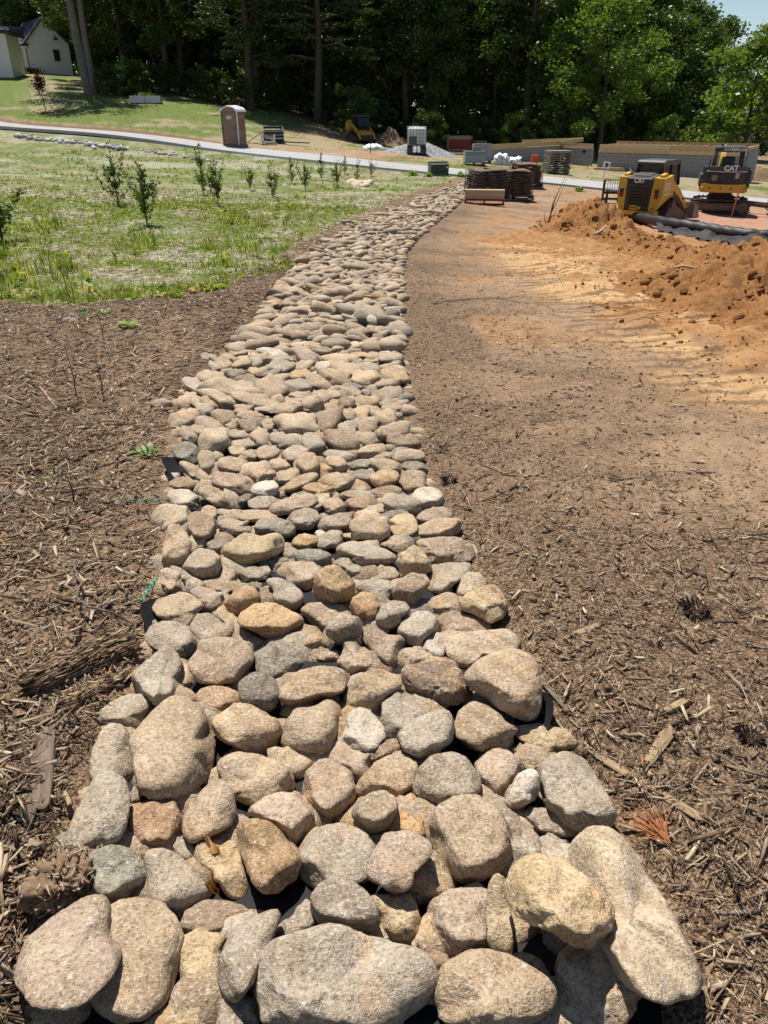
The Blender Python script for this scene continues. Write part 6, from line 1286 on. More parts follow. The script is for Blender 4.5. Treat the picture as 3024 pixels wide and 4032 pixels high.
# ---- mini excavator
bE = G(2825, 834); sE = hfit(bE, 572) / 2.50
def excavator():
    rt = empty('mini_excavator', bE, -math.atan2(bE[0], bE[1]) + R(4), 'yellow mini excavator with an open canopy beside the orange stake', 'excavator'); rt.scale = (sE,) * 3
    un = empty('undercarriage', (0, 0, 0)); un.parent = rt; un.rotation_euler = (0, 0, R(-93))
    def trk(x):
        L, r, w = 2.3, .27, .38; n = 60; vs = []; ol = []
        for i in range(n):
            s = i / n * (2 * (L - 2 * r) + 2 * math.pi * r); a = L - 2 * r
            if s < a: p = (-a / 2 + s, 0, (0, -1))
            elif s < a + math.pi * r: t = (s - a) / r; p = (a / 2 + r * math.sin(t), r - r * math.cos(t), (math.sin(t), -math.cos(t)))
            elif s < 2 * a + math.pi * r: p = (a / 2 - (s - a - math.pi * r), 2 * r, (0, 1))
            else: t = (s - 2 * a - math.pi * r) / r; p = (-a / 2 - r * math.sin(t), r + r * math.cos(t), (-math.sin(t), math.cos(t)))
            ol.append(p)
        m = MB()
        for p in ol:
            for xx in (-w / 2, w / 2): vs += [(x + xx, p[0], p[1]), (x + xx, p[0] - p[2][0] * .05, p[1] - p[2][1] * .05)]
        fs = []
        for i in range(n):
            a, b = i * 4, ((i + 1) % n) * 4; fs += [(a, b, b + 2, a + 2), (a + 1, a + 3, b + 3, b + 1), (a, a + 1, b + 1, b), (a + 2, b + 2, b + 3, a + 3)]
        m.add(vs, fs); o = m.build('track', M_RUB, rt); o.rotation_euler = (0, 0, R(-93))
        for i in range(0, n, 2):
            p = ol[i]; ny, nz = p[2]; q = MB(); q.box((x, p[0] + ny * .015, p[1] + nz * .015), (w, .055, .035), Matrix(((1, 0, 0), (0, -nz, ny), (0, ny, nz)))); q.build('tread_bar', M_RUB, o)
        f = MB(); f.box((x, 0, r), (w * .86, L - .55, r * 1.15), None, .06); fo = f.build('track_frame', M_TRK, o)
        for k in (-1, 1):
            q = MB(); q.cyl((x, k * (L / 2 - r), r), r - .06, w * .94, 0, 16); q.build('sprocket', M_TRK, o)
    trk(-.72); trk(.72)
    bpy.data.objects.remove(un)
    m = MB(); m.box((0, 0, .50), (1.0, 1.1, .30), None, .04); m.cyl((0, 0, .68), .42, .16, 2, 20); o = m.build('chassis', M_DECK, rt)
    bl = MB(); bl.box((1.95, -.05, .30), (.10, 1.9, .42), RY(.18), .02); bl.box((2.0, -.05, .12), (.05, 1.9, .06)); b_ = bl.build('blade', M_STEEL, rt)
    for sy in (-1, 1):
        q = MB(); q.bar((.6, sy * .38, .42), (1.92, sy * .42, .30), .10, .13); q.build('blade_arm', M_TRK, b_)
    # upper: counterweight, engine cover, platform
    def arc(r, z0, z1, a0, a1, n, th):
        vs = []; fs = []
        for i in range(n):
            a = a0 + (a1 - a0) * i / (n - 1); c, s = math.cos(a), math.sin(a)
            for rr, z in ((r, z0), (r, z1), (r - th, z1), (r - th, z0)): vs.append((c * rr, s * rr, z))
        for i in range(n - 1):
            a, b = i * 4, i * 4 + 4; fs += [(a, b, b + 1, a + 1), (a + 1, b + 1, b + 2, a + 2), (a + 2, b + 2, b + 3, a + 3), (a + 3, b + 3, b, a)]
        fs += [(0, 1, 2, 3), ((n - 1) * 4 + 3, (n - 1) * 4 + 2, (n - 1) * 4 + 1, (n - 1) * 4)]
        return vs, fs
    A0, A1 = R(205), R(335)
    m = MB(); v_, f_ = arc(1.02, .82, 1.12, A0, A1, 20, .5); m.add(v_, f_); cw = m.build('counterweight', M_YEL, rt)
    for a in (R(238), R(262), R(285), R(318)):
        q = MB(); q.cyl((1.01 * math.cos(a), 1.01 * math.sin(a), .97), .035, .05, 1, 10); q.build('bolt_hole', M_BLK, cw)
    m = MB(); m.box((0, .1, .90), (1.72, 1.5, .22), None, .04); m.build('platform', M_YEL, rt)
    m = MB(); v_, f_ = arc(.98, 1.12, 1.72, A0, A1, 20, .62); m.add(v_, f_); ec = m.build('engine_cover', M_BLK, rt)
    m = MB(); v_, f_ = arc(.99, 1.60, 1.76, R(222), R(322), 18, .68); m.add(v_, f_); m.build('decal_band', M_DGREY, ec)
    text('CAT', .27, M_WHITE, ec, (.12, -1.005, 1.71), (R(72), 0, R(6)), .005, 'lettering', .012)
    m = MB(); m.tube([(math.cos(a) * .985, math.sin(a) * .985, 1.585) for a in np.linspace(R(222), R(325), 16)], .014, 5); m.build('white_trim', M_WHITE, ec)
    m = MB(); m.cyl((-.42, -.90, 1.35), .12, .06, 1, 18); m.build('round_cap', M_STEEL, ec)
    m = MB(); m.box((.40, -.93, 1.44), (.16, .02, .20), RZ(.3)); m.build('pale_sticker', paint('pink_sticker', (.5, .30, .28), .6), ec)
    m = MB(); m.box((-.80, .05, 1.22), (.32, 1.1, .52), None, .05); m.build('side_box', M_DGREY, rt); text('305', .10, M_WHITE, rt, (-.80, -.51, 1.22), (R(90), 0, 0), .003)
    m = MB(); m.box((.80, -.1, 1.30), (.30, 1.0, .70), None, .08); m.build('fuel_housing', M_BLK, rt)
    # canopy
    m = MB(); m.box((.02, .02, 2.42), (1.16, 1.30, .11), None, .045); m.box((.02, -.62, 2.36), (1.0, .05, .17), RX(-.12)); cn = m.build('canopy_roof', M_DGREY, rt)
    text('CATERPILLAR', .135, M_WHITE, cn, (.16, -.655, 2.365), (R(84), 0, 0), .004, 'lettering', .004)
    m = MB(); m.cyl((-.3, -.2, 2.5), .05, .10, 2, 10); m.build('beacon', M_DGREY, cn)
    for x, y in ((-.48, -.50), (.50, -.50), (-.48, .55), (.50, .55)):
        q = MB(); q.tube([(x * 1.05, y * 1.05, 1.0 if y > 0 else 1.6), (x, y, 2.38)], .045, 8); q.build('canopy_post', M_BLK, cn)
    m = MB(); m.box((.0, -.12, 1.52), (.52, .5, .14), None, .04); m.box((0, -.38, 1.82), (.50, .13, .56), RX(-.1), .05); m.build('seat', M_BLK, rt)
    for sx in (-1, 1):
        q = MB(); q.tube([(sx * .36, .12, 1.3), (sx * .34, .18, 1.85)], .018, 6); q.build('control_lever', M_BLK, rt)
    # boom folded up in front of the machine
    m = MB(); m.prism([(.65, .95), (.95, 1.0), (1.38, 1.7), (1.62, 2.15), (1.86, 2.20), (1.72, 2.38), (1.46, 2.36), (1.12, 1.85), (.70, 1.2)], 0, -.22, -.02); bm_ = m.build('boom', M_YEL, rt)
    m = MB(); m.prism([(1.60, 2.42), (1.86, 2.46), (2.10, 1.4), (1.98, .65), (1.84, .65), (1.80, 1.4)], 0, -.20, -.04); st = m.build('stick', M_YEL, rt)
    m = MB(); m.prism([(1.78, .70), (2.05, .68), (2.32, .35), (2.10, .08), (1.82, .05), (1.95, .30)], 0, -.36, .14); m.build('digging_bucket', M_STEEL, rt)
    m = MB(); m.tube([(-.12, .8, 1.25), (-.12, 1.25, 1.75)], .05, 8); m.build('boom_cylinder', M_STEEL, bm_)
    m = MB()
    for k in range(4): m.tube([(-.20 + .05 * k, .9, 1.25), (-.20 + .05 * k, 1.1, 1.9), (-.2 + .05 * k, 1.3, 2.28)], .016, 5)
    o = m.build('hose', M_YEL, bm_); o['kind'] = 'stuff'
    q = MB(); q.tube([(-.62, .62, 1.0), (-.62, .66, 1.9), (-.45, .62, 2.0)], .022, 6); q.build('handrail', M_BLK, rt)
excavator()
# ---- black fork carriage left of the near loader
b = G(2412, 800); s = hfit(b, 707) / 1.15; rt = empty('fork_carriage', b, -.15, 'black pallet fork carriage with a grid back standing left of the near loader', 'loader attachment'); rt.scale = (s,) * 3
m = MB(); m.box((0, 0, .22), (1.2, .10, .10)); m.box((0, 0, .52), (1.2, .10, .12)); m.build('cross_bar', M_BLK, rt)
for x in (-.56, .56):
    m = MB(); m.box((x, 0, .55), (.10, .12, 1.15)); m.build('side_post', M_BLK, rt)
m = MB()
for k in range(9): m.bar((-.5 + k * .125, 0, .58), (-.5 + k * .125, 0, 1.14), .022)
for z in (.74, .94, 1.13): m.bar((-.56, 0, z), (.56, 0, z), .022)
m.build('back_grid', M_BLK, rt)
for x in (-.35, .35):
    m = MB(); m.box((x, -.07, .32), (.12, .05, .6)); m.box((x, .5, .05), (.12, 1.1, .05)); m.build('fork', M_BLK, rt)
# ---- stakes and signs
M_ORANGE = paint('orange_stake', (.62, .15, .05), .7); M_SIGNW = paint('sign_face', (.75, .75, .72), .5)
b = G(2884, 854); h = hfit(b, 737); m = MB(); m.box((0, 0, h / 2), (.055, .025, h), RY(.10), .004); o = m.build('stake', M_ORANGE); o.location = tuple(b); o.rotation_euler = (0, 0, .2); tag(o, 'orange painted wooden stake standing in front of the excavator', 'stake')
b = G(2372, 706); h = hfit(b, 640); rt = empty('yard_sign', b, -.2, 'small white sign on a thin dark stake by the foundation wall', 'sign'); m = MB(); m.bar((0, 0, -.2), (.12, 0, h), .022); m.build('post', M_DGREY, rt); m = MB(); m.box((.12, -.02, h - .12), (.36, .015, .34), RY(.1)); f_ = m.build('sign_face', M_SIGNW, rt)
m = MB(); m.box((.13, -.031, h - .10), (.17, .004, .13), RY(.5)); m.box((.10, -.031, h - .19), (.12, .004, .05)); m.build('dark_mark', M_BLK, f_)
b = G(1457, 606); h = hfit(b, 553); m = MB(); m.bar((0, 0, -.2), (.05, 0, h), .045); o = m.build('post', M_BLK); o.location = tuple(b); tag(o, 'thin dark post standing beside the white plastic wrapped bundle', 'post')
# ---- portable toilet
M_TAN = paint('tan_plastic', (.30, .185, .125), .6, .2); M_TAN2 = paint('tan_plastic_dark', (.22, .135, .09), .6, .2); M_ROOFW = paint('white_plastic', (.80, .82, .84), .45, .05); M_RED = paint('red_paint', (.45, .05, .03), .6)
b = G(928, 577); s = hfit(b, 415) / 2.32; rt = empty('portable_toilet', b, R(-27) + .18, 'tan portable toilet with a white domed roof beside the lane', 'portable toilet'); rt.scale = (s,) * 3
m = MB(); m.box((0, 0, .06), (1.22, 1.22, .14), None, .02); m.build('skid_base', M_TAN2, rt)
m = MB(); m.box((0, 0, 1.06), (1.10, 1.10, 1.9), None, .03); wb = m.build('cabin', M_TAN, rt)
dome = [(-.57, 2.0)] + [(.53 * math.sin(a), 2.02 + .26 * math.cos(a)) for a in np.linspace(-1.35, 1.35, 13)] + [(.57, 2.0)]
m = MB(); m.prism([(-.46, 1.98)] + [(x * .86, z - .03) for x, z in dome[1:-1]] + [(.46, 1.98)], 1, -.565, .5); m.build('gable', M_TAN, wb)
m = MB(); m.prism([(-.62, 1.97)] + [(x * 1.12, z) for x, z in dome[1:-1]] + [(.62, 1.97)] + [(.52, 2.0)] + [(x * .9, z - .05) for x, z in dome[1:-1]][::-1] + [(-.52, 2.0)], 1, -.64, .62); rf = m.build('roof', M_ROOFW, rt)
for y in (-.35, 0, .33):
    m = MB(); m.tube([(x * 1.08, y, z + .015) for x, z in dome[1:-1]], .03, 6); m.build('roof_rib', M_ROOFW, rf)
m = MB(); m.box((0, -.57, 1.04), (.86, .05, 1.80), None, .03); dr = m.build('door', M_TAN, rt)
for k in range(9):
    m = MB(); m.box((-.36 + k * .09, -.598, 1.04), (.035, .012, 1.6)); m.build('door_rib', M_TAN, dr)
for z in (.35, 1.05, 1.75):
    m = MB(); m.box((-.46, -.60, z), (.07, .05, .10), None, .01); m.build('hinge', M_BLK, dr)
m = MB(); m.box((.34, -.61, 1.05), (.05, .03, .14)); m.build('handle', M_BLK, dr)
el = [(.20 * math.cos(a), 1.66 + .10 * math.sin(a)) for a in np.linspace(0, 6.283, 25)[:-1]]; m = MB(); m.prism(el, 1, -.615, -.60); ob = m.build('oval_plate', M_WHITE, dr); m = MB(); m.tube([(-.14, -.617, 1.64), (-.05, -.617, 1.69), (.04, -.617, 1.65), (.14, -.617, 1.68)], .018, 5); m.build('red_mark', M_RED, ob)
for sx in (-1, 1):
    m = MB(); m.box((sx * .54, -.56, 1.02), (.06, .06, 1.92), None, .015); m.build('corner_post', M_ROOFW if sx > 0 else M_TAN, wb)
m = MB(); m.box((.556, 0, 1.86), (.012, .9, .16)); m.build('side_vent', M_TAN2, wb)
for k in range(3):
    m = MB(); m.box((.56, -.2 + k * .2, 1.25), (.016, .09, .62), RX(.05)); m.build('side_groove', M_TAN2, wb)
for a in (-1, 1):
    m = MB(); m.bar((.562, -.4, .42 - a * .22), (.562, .4, .42 + a * .22), .03, .02); m.build('side_brace', M_TAN, wb)
# ---- IBC water tank on two concrete blocks
M_TANK = paint('white_tank', (.74, .76, .75), .4, .08); M_CAGE = paint('galvanised', (.30, .31, .32), .45, .1, (.2, .2, .2), .5); M_CMU = paint('grey_block', (.27, .275, .285), .9, .25, (.18, .17, .16)); M_CMUD = paint('dark_block', (.10, .105, .11), .9, .2)
b = G(1640, 610); s = hfit(b, 499) / 1.56
for i, x in enumerate((-.42, .42)):
    m = MB(); m.box((0, 0, .20), (.36, .62, .42), None, .02); o = m.build('concrete_block', M_CMUD); o.location = (b[0] + x * s, b[1], b[2]); o.scale = (s,) * 3; tag(o, ('left' if i == 0 else 'right') + ' dark concrete block carrying the caged white water tank', 'concrete block', 'blocks under the water tank')
rt = empty('water_tank', (b[0], b[1], b[2] + .41 * s), -.06, 'white plastic water tank in a metal cage standing on two dark blocks', 'water tank'); rt.scale = (s,) * 3
m = MB(); m.box((0, 0, .13), (1.14, 1.0, .05)); [m.box((x, 0, .05), (.34, .95, .12), None, .01) for x in (-.40, .40)]; m.build('pallet_base', M_BLK, rt)
m = MB(); m.box((0, 0, .65), (1.10, .94, .98), None, .09); m.cyl((0, 0, 1.15), .12, .06, 2, 14); m.build('tank', M_TANK, rt)
cg = MB(); cg.box((0, 0, .17), (1.16, 1.02, .03)); cage = cg.build('cage_floor', M_CAGE, rt)
for k in range(7):
    for y in (-.51, .51):
        m = MB(); m.tube([(-.57 + k * .19, y, .16), (-.57 + k * .19, y, 1.15)], .014, 5); m.build('cage_bar', M_CAGE, cage)
for z in (.36, .56, .76, .96, 1.15):
    m = MB(); m.tube([(-.58, -.515, z), (.58, -.515, z), (.58, .515, z), (-.58, .515, z), (-.58, -.515, z)], .014, 5); m.build('cage_ring', M_CAGE, cage)
m = MB(); m.box((-.24, -.528, .42), (.46, .01, .42)); m.build('grey_plate', M_CMUD, cage)
m = MB(); m.tube([(.0, -.5, .18), (.05, -.56, .0), (0, -.52, -.30), (-.2, -.5, -.38)], .03, 8); m.build('drain_hose', M_BLK, rt)
# ---- gravel heap, soil and brush heaps
def cone_heap(name, label, c, rx, ry, h, mat, seed, cat, rough=.08, grain=None, gmat=None, gn=0):
    rs = np.random.RandomState(seed); n = 64; k = 26; vs = []
    for i in range(k):
        for j in range(n):
            u = i / (k - 1); a = 2 * math.pi * j / n; x, y = math.cos(a) * rx * u, math.sin(a) * ry * u
            z = h * (1 - u) ** 1.05 * (1 - .12 * (1 - u) ** 6) * (1 + rough * 3 * float(vnoise(np.array([x * .9, y * .9, seed]), 3))) + rough * h * float(fbm(np.array([x * 2.5, y * 2.5, seed * 1.]), 3, seed)) * (1 - u * .8)
            vs.append((x, y, z + float(g0(c[0] + x, c[1] + y)) - c[2] - .05))
    fs = [(i * n + j, i * n + (j + 1) % n, (i + 1) * n + (j + 1) % n, (i + 1) * n + j)[::-1] for i in range(k - 1) for j in range(n)]
    o = mesh_np(name, vs, fs, mat, None, True); o.location = tuple(c); tag(o, label, cat)
    return o
def gravel_material():
    t = NT('gravel'); p = t.pos(); c = t.sep(t.vor(p, 14, 'Color'))[0]; c2 = t.noise(p, 30, 3)
    return t.out(t.ramp(t.math('ADD', t.math('MULTIPLY', c, .7), t.math('MULTIPLY', c2, .3)), [(.15, (.10, .105, .115)), (.5, (.20, .205, .215)), (.85, (.40, .40, .40))]), .9, t.bump(t.vor(p, 14), .9, .04), 0, .2)
M_GRAV = gravel_material(); M_SOIL = tint_material('x', .9) if False else NT('soil')
_c = M_SOIL; M_SOIL = _c.out(_c.ramp(_c.noise(_c.pos(), 6, 6, .7), [(.3, (.10, .065, .038)), (.5, (.22, .15, .09)), (.7, (.34, .24, .15))]), .95, _c.bump(_c.noise(_c.pos(), 14, 5, .7), .9, .08), 0, .1)
c = P(1660, 604, 53.5); c[2] = float(g0(c[0], c[1])); cone_heap('gravel_heap', 'cone of grey gravel behind the caged water tank', c, 2.75, 2.3, hfit(c, 538) * .96, M_GRAV, 5, 'gravel pile', .03)
c = G(1545, 562); cone_heap('soil_heap', 'brown brush covered soil heap between the far loader and the gravel', c, 2.3, 1.6, .95, M_SOIL, 6, 'dirt pile', .2)
c = G(1165, 478); cone_heap('soil_heap', 'low pale soil heap on the grass bank behind the toilet', c, 2.0, 1.2, .55, M_SOIL, 7, 'dirt pile', .2)
c = G(2990, 712); cone_heap('soil_heap', 'dry brown soil heap at the right border past the foundation', c, 2.6, 2.2, 1.15, M_SOIL, 8, 'dirt pile', .12)
c = G(1228, 470); v, F, cen = stone_shape([(1226 + 20 * math.cos(a), 480 + 14 * math.sin(a)) for a in np.linspace(0, 6.28, 9)[:-1]], 9, .03, 3, .8, 1); o = mesh_np('boulder', v, F, M_STONE, None, True); o.location = tuple(cen); o.color = (.40, .38, .34, 1); tag(o, 'pale boulder on the end of the low soil heap', 'boulder')
# ---- transformer box
M_TGREEN = paint('dark_green_metal', (.022, .045, .032), .38, .2)
b = G(1728, 692); s = hfit(b, 640) / .92; rt = empty('transformer_box', b, .17, 'dark green metal transformer box beside the lane', 'utility box'); rt.scale = (s,) * 3
m = MB(); m.box((0, .35, .03), (1.5, 1.25, .10)); m.build('pad', M_CMU, rt)
m = MB(); m.prism([(-.25, .08), (.80, .08), (.80, .93), (.12, .93), (-.25, .80)], 0, -.70, .70); bx = m.build('cabinet', M_TGREEN, rt)
m = MB(); m.box((0, .44, .945), (1.46, .80, .04), None, .01); m.build('lid', M_TGREEN, bx)
m = MB(); m.box((.56, -.258, .60), (.13, .012, .13)); m.build('label', M_SIGNW, bx); m = MB(); m.box((0, -.257, .42), (.012, .012, .66)); m.build('door_seam', M_BLK, bx); m = MB(); m.box((.08, -.27, .50), (.05, .05, .12)); m.build('lock', M_STEEL, bx)
# ---- pallets (a prototype copied)
M_PALW = wood('pallet_wood', (.33, .25, .165), (.46, .37, .26)); M_PALR = paint('red_pallet', (.28, .022, .02), .8, .3); M_PALG = wood('grey_pallet_wood', (.22, .18, .14), (.36, .31, .25)); M_LUM = wood('lumber', (.50, .355, .18), (.62, .47, .26), .6); M_LUMR = wood('reddish_lumber', (.42, .25, .14), (.52, .34, .20), .6)
def pallet_proto(mat):
    rt = empty('pallet', (0, 0, 0)); 
    for k in range(7):
        m = MB(); m.box((0, -.45 + k * .15, .128), (1.2, .095, .02)); m.build('deck_board', mat, rt)
    for y in (-.44, 0, .44):
        m = MB(); m.box((0, y, .011), (1.2, .095, .02)); m.build('bottom_board', mat, rt)
    for x in (-.56, 0, .56):
        m = MB(); m.box((x, 0, .07), (.05, 1.0, .095)); m.build('stringer', mat, rt)
    return rt
def wipe(root):
    for ch in list(root.children): wipe(ch)
    bpy.data.objects.remove(root)
b = G(2188, 683); s = hfit(b, 592) / (10 * .142); pp_ = pallet_proto(M_PALG); ORD = ['bottom', 'second', 'third', 'fourth', 'fifth', 'sixth', 'seventh', 'eighth', 'ninth', 'top']
_r = random.Random(4)
for i in range(10):
    o = copy_tree(pp_); o.location = (b[0] + _r.uniform(-.05, .05) + .02 * i * 0, b[1] + _r.uniform(-.05, .05), b[2] + i * .142 * s); o.scale = (s * 1.3, s * 1.2, s); o.rotation_euler = (0, 0, .12 + _r.uniform(-.05, .05)); tag(o, f'{ORD[i]} pallet, counted from the ground, of the tall grey pallet stack', 'pallet', 'pallets of the grey stack')
# ---- three pallets of netted wall stone
M_FIELD = NT('field_stone'); _t = M_FIELD; _oc = _t.coord(); _f = _t.noise(_oc, 6, 5, .65); _oi = _t.new('ObjectInfo').outputs['Random']
M_FIELD = _t.out(_t.mix(_t.ramp(_f, [(.3, (.060, .042, .030)), (.5, (.13, .092, .066)), (.72, (.25, .19, .145))]), (.20, .135, .095), _t.math('MULTIPLY', _oi, .5)), .9, _t.bump(_f, .7, .03), 0, .2)
M_NET = paint('wire_net', (.09, .075, .06), .6)
_slabs = []
for k in range(8):
    d, F = ico(2); rs_ = np.random.RandomState(60 + k); v = d * rock_radius(d, rs_, 14, 7, 1)[:, None]; v = v * (1 + .10 * fbm(d * 2.3 + k, 3, k))[:, None]
    o_ = mesh_np('stone', v, F, M_FIELD, None, False); _slabs.append(o_.data); bpy.data.objects.remove(o_)
def stone_pallet(bx, py_top, rz, label, plabel, pmat, seed, wid=1.05):
    b = G(*bx); Ht = hfit(b, py_top); pl = copy_tree(pallet_pr[pmat]); pl.location = tuple(b); pl.rotation_euler = (0, 0, rz); k = wid / 1.05 * 1.12; pl.scale = (k, k, 1.2); tag(pl, plabel, 'pallet', 'pallets under the netted stone')
    rt = empty('netted_stone_stack', (b[0], b[1], b[2] + .16), rz, label, 'stone stack', 'netted stacks of wall stone'); rs_ = random.Random(seed); z = 0; nl = 10; lh = (Ht - .16) / nl
    for L in range(nl):
        W = wid * (1.06 - .02 * abs(L - 3)) + rs_.uniform(-.03, .03)
        for side in range(4):
            n = 3 if L < nl - 1 else 2; cuts = sorted([rs_.uniform(-.2, .2) for _ in range(n)]); x = -W / 2
            for i in range(n):
                w_ = W / n * rs_.uniform(.8, 1.25); w_ = min(w_, W / 2 - x + .02)
                if w_ < .08: continue
                o = bpy.data.objects.new('stone', _slabs[rs_.randrange(8)]); COL.objects.link(o); o.parent = rt
                a = side * math.pi / 2; cx, cy = x + w_ / 2, -W / 2 + .15
                o.location = (cx * math.cos(a) - cy * math.sin(a), cx * math.sin(a) + cy * math.cos(a), z + lh / 2 + (.05 * rs_.random() if L == nl - 1 else 0)); o.rotation_euler = (rs_.uniform(-.06, .06), rs_.uniform(-.05, .05) * (4 if L == nl - 1 else 1), a + rs_.uniform(-.06, .06))
                o.scale = (w_ * .62, .22, lh * rs_.uniform(.54, .66)); x += w_
        z += lh
    for i in range(5):
        o = bpy.data.objects.new('stone', _slabs[i]); COL.objects.link(o); o.parent = rt; o.location = (rs_.uniform(-.3, .3), rs_.uniform(-.3, .3), z - .02); o.rotation_euler = (rs_.uniform(-.15, .15), rs_.uniform(-.2, .2), rs_.uniform(0, 3)); o.scale = (.42, .3, .06)
    m = MB(); W = wid / 2 * 1.10; Ht_ = z - .03
    for sd_ in range(4):
        a = sd_ * math.pi / 2; ca, sa = math.cos(a), math.sin(a); rp = lambda x, y: (x * ca - y * sa, x * sa + y * ca)
        for i in range(15):
            x = -W + 2 * W * i / 14; p = rp(x, -W - .02); m.bar((*p, 0), (p[0] * (1 + .02 * math.sin(i)), p[1], Ht_), .008)
        for j in range(11):
            p, q = rp(-W, -W - .02), rp(W, -W - .02); m.bar((*p, Ht_ * j / 10), (*q, Ht_ * j / 10), .007)
    o = m.build('wire_net', M_NET, rt); o['kind'] = 'stuff'; return b
pallet_pr = {'w': pallet_proto(M_PALG), 'r': pallet_proto(M_PALR)}
stone_pallet((2065, 735), 645, .1, 'farthest netted stack of brown stone slabs, its top rough, next to the white bags', 'pallet beneath the farthest netted stone stack', 'w', 3, 1.15)
stone_pallet((2015, 782), 670, .08, 'middle netted stack of brown stone slabs behind the front one', 'pallet beneath the middle netted stone stack', 'w', 2, 1.2)
b1 = stone_pallet((1915, 780), 666, .16, 'front netted stack of brown stone slabs right at the end of the stone bed', 'pallet beneath the front netted stone stack', 'w', 1, 1.3)
b = G(1906, 806); o = copy_tree(pallet_pr['r']); o.location = tuple(b); o.rotation_euler = (0, 0, -.13); o.scale = (1.22, .55, 1.3); tag(o, 'red pallet carrying the long cardboard box in front of the stone stacks', 'pallet')
M_CARD = paint('cardboard', (.46, .335, .205), .85, .15); m = MB(); m.box((0, 0, .17), (1.42, .30, .30), None, .012); o = m.build('cardboard_box', M_CARD); o.location = (b[0], b[1], b[2] + .19); o.rotation_euler = (0, 0, -.13); tag(o, 'long pale cardboard box lying on the red pallet', 'box')
m = MB(); m.box((0, 0, .0), (1.42, .004, .03)); m.build('tape', paint('tape', (.52, .42, .28), .4), o).location = (0, -.152, .17)
# ---- concrete block pallets
def cmu_proto():
    me = MB(); L, W, H = .39, .19, .19; t = .03; m = me
    for y in (-W / 2 + t / 2, W / 2 - t / 2): m.box((0, y, 0), (L, t, H))
    for x in (-L / 2 + t / 2, 0, L / 2 - t / 2): m.box((x, 0, 0), (t, W - 2 * t, H - .004))
    o = m.build('concrete_block', M_CMU); me_ = o.data; bpy.data.objects.remove(o); return me_
CMU = cmu_proto(); _m = MB(); _m.box((0, 0, 0), (.39, .19, .19), None, .006); _o = _m.build('concrete_block', M_CMU); SOLID = _o.data; bpy.data.objects.remove(_o)
def block_pallet(bx, py_top, rz, nx, ny, nz, label, plabel, s0, wrap=False):
    b = G(*bx); s = hfit(b, py_top) / (nz * .2 + .14) ; pl = copy_tree(pallet_pr['w']); pl.location = tuple(b); pl.rotation_euler = (0, 0, rz); pl.scale = (s * nx * .4 / 1.2,) * 2 + (s,); tag(pl, plabel, 'pallet', 'pallets under the concrete blocks')
    rt = empty('block_stack', (b[0], b[1], b[2] + .14 * s), rz, label, 'block stack', 'stacks of concrete blocks'); rt.scale = (s,) * 3
    for i in range(nx):
        for j in range(ny):
            for k in range(nz):
                if 0 < i < nx - 1 and 0 < j and k < nz - 1: continue
                o = bpy.data.objects.new('concrete_block', CMU if k == nz - 1 else SOLID); COL.objects.link(o); o.parent = rt; o.location = ((i - (nx - 1) / 2) * .398, (j - (ny - 1) / 2) * .2, .1 + k * .198)
    if wrap:
        t = NT('clear_wrap'); t.b.inputs['Alpha'].default_value = .32; mt = t.out((.75, .77, .78), .25, t.bump(t.noise(t.coord(), 9, 4, .7, 1.5), .6, .03), 0, .5); m = MB(); W, D = nx * .2 + .02, ny * .1 + .03
        pts = [(-W, -D), (W, -D), (W, D), (-W, D)]; vs = []; 
        for p, q in zip(pts, pts[1:] + pts[:1]):
            for i in range(8):
                u = i / 8
                for z in (.0, .2, .38): vs.append((p[0] + (q[0] - p[0]) * u, p[1] + (q[1] - p[1]) * u, z))
        n = 32; fs = [(i * 3 + k, ((i + 1) % n) * 3 + k, ((i + 1) % n) * 3 + k + 1, i * 3 + k + 1) for i in range(n) for k in range(2)]
        m.add(vs, fs, True); m.build('plastic_wrap', mt, rt)
    return b, s
block_pallet((1895, 640), 565, .05, 3, 4, 5, 'taller grey concrete block stack standing behind the wrapped one', 'pallet under the taller concrete block stack', 1)
bb, ss = block_pallet((1866, 649), 594, .02, 3, 5, 3, 'grey concrete block stack with hollow tops and clear wrap below', 'pallet under the wrapped concrete block stack', 1, True)
o = bpy.data.objects.new('concrete_block', CMU); COL.objects.link(o); o.location = (bb[0] + .12, bb[1] + .1, bb[2] + (.14 + .6 + .1) * ss); o.scale = (ss * 1.3,) * 3; tag(o, 'single concrete block lying loose on top of the wrapped block stack', 'concrete block')
# ---- white bulk bags
M_BAG = paint('white_woven', (.78, .79, .80), .7, .1); M_DSTR = paint('blue_strap', (.05, .07, .13), .7)
def bag(bx, py_top, wd, label, seed):
    b = G(*bx); h = hfit(b, py_top); d, F = ico(4); v = d * rock_radius(d, np.random.RandomState(seed), 6, 6)[:, None] * [wd / 2, wd / 2.2, h / 2]; v = v + d * (np.abs(fbm(d * 3.2 + seed, 4, seed)) * .16 * wd)[:, None]; v[:, 2] += np.clip(v[:, 2], 0, 1) * (fbm(d * 5, 2, seed + 4)) * .5
    o = mesh_np('bulk_bag', v, F, M_BAG, None, True); o.location = (b[0], b[1], b[2] + h * .48); tag(o, label, 'bag', 'white bulk bags')
    for k in range(3):
        m = MB(); x = (-.3 + .3 * k) * wd; m.tube([(x, -wd * .40, -h * .3), (x * 1.05, -wd * .46, .05), (x * .9, -wd * .3, h * .36), (x * .9 + .05, -wd * .1, h * .5)], .014, 5); m.build('strap', M_DSTR, o)
bag((1972, 650), 606, .95, 'bigger crumpled white bulk bag left of its flatter mate', 2); bag((2024, 645), 622, .85, 'flatter white bulk bag sagging right of the bigger one', 5)
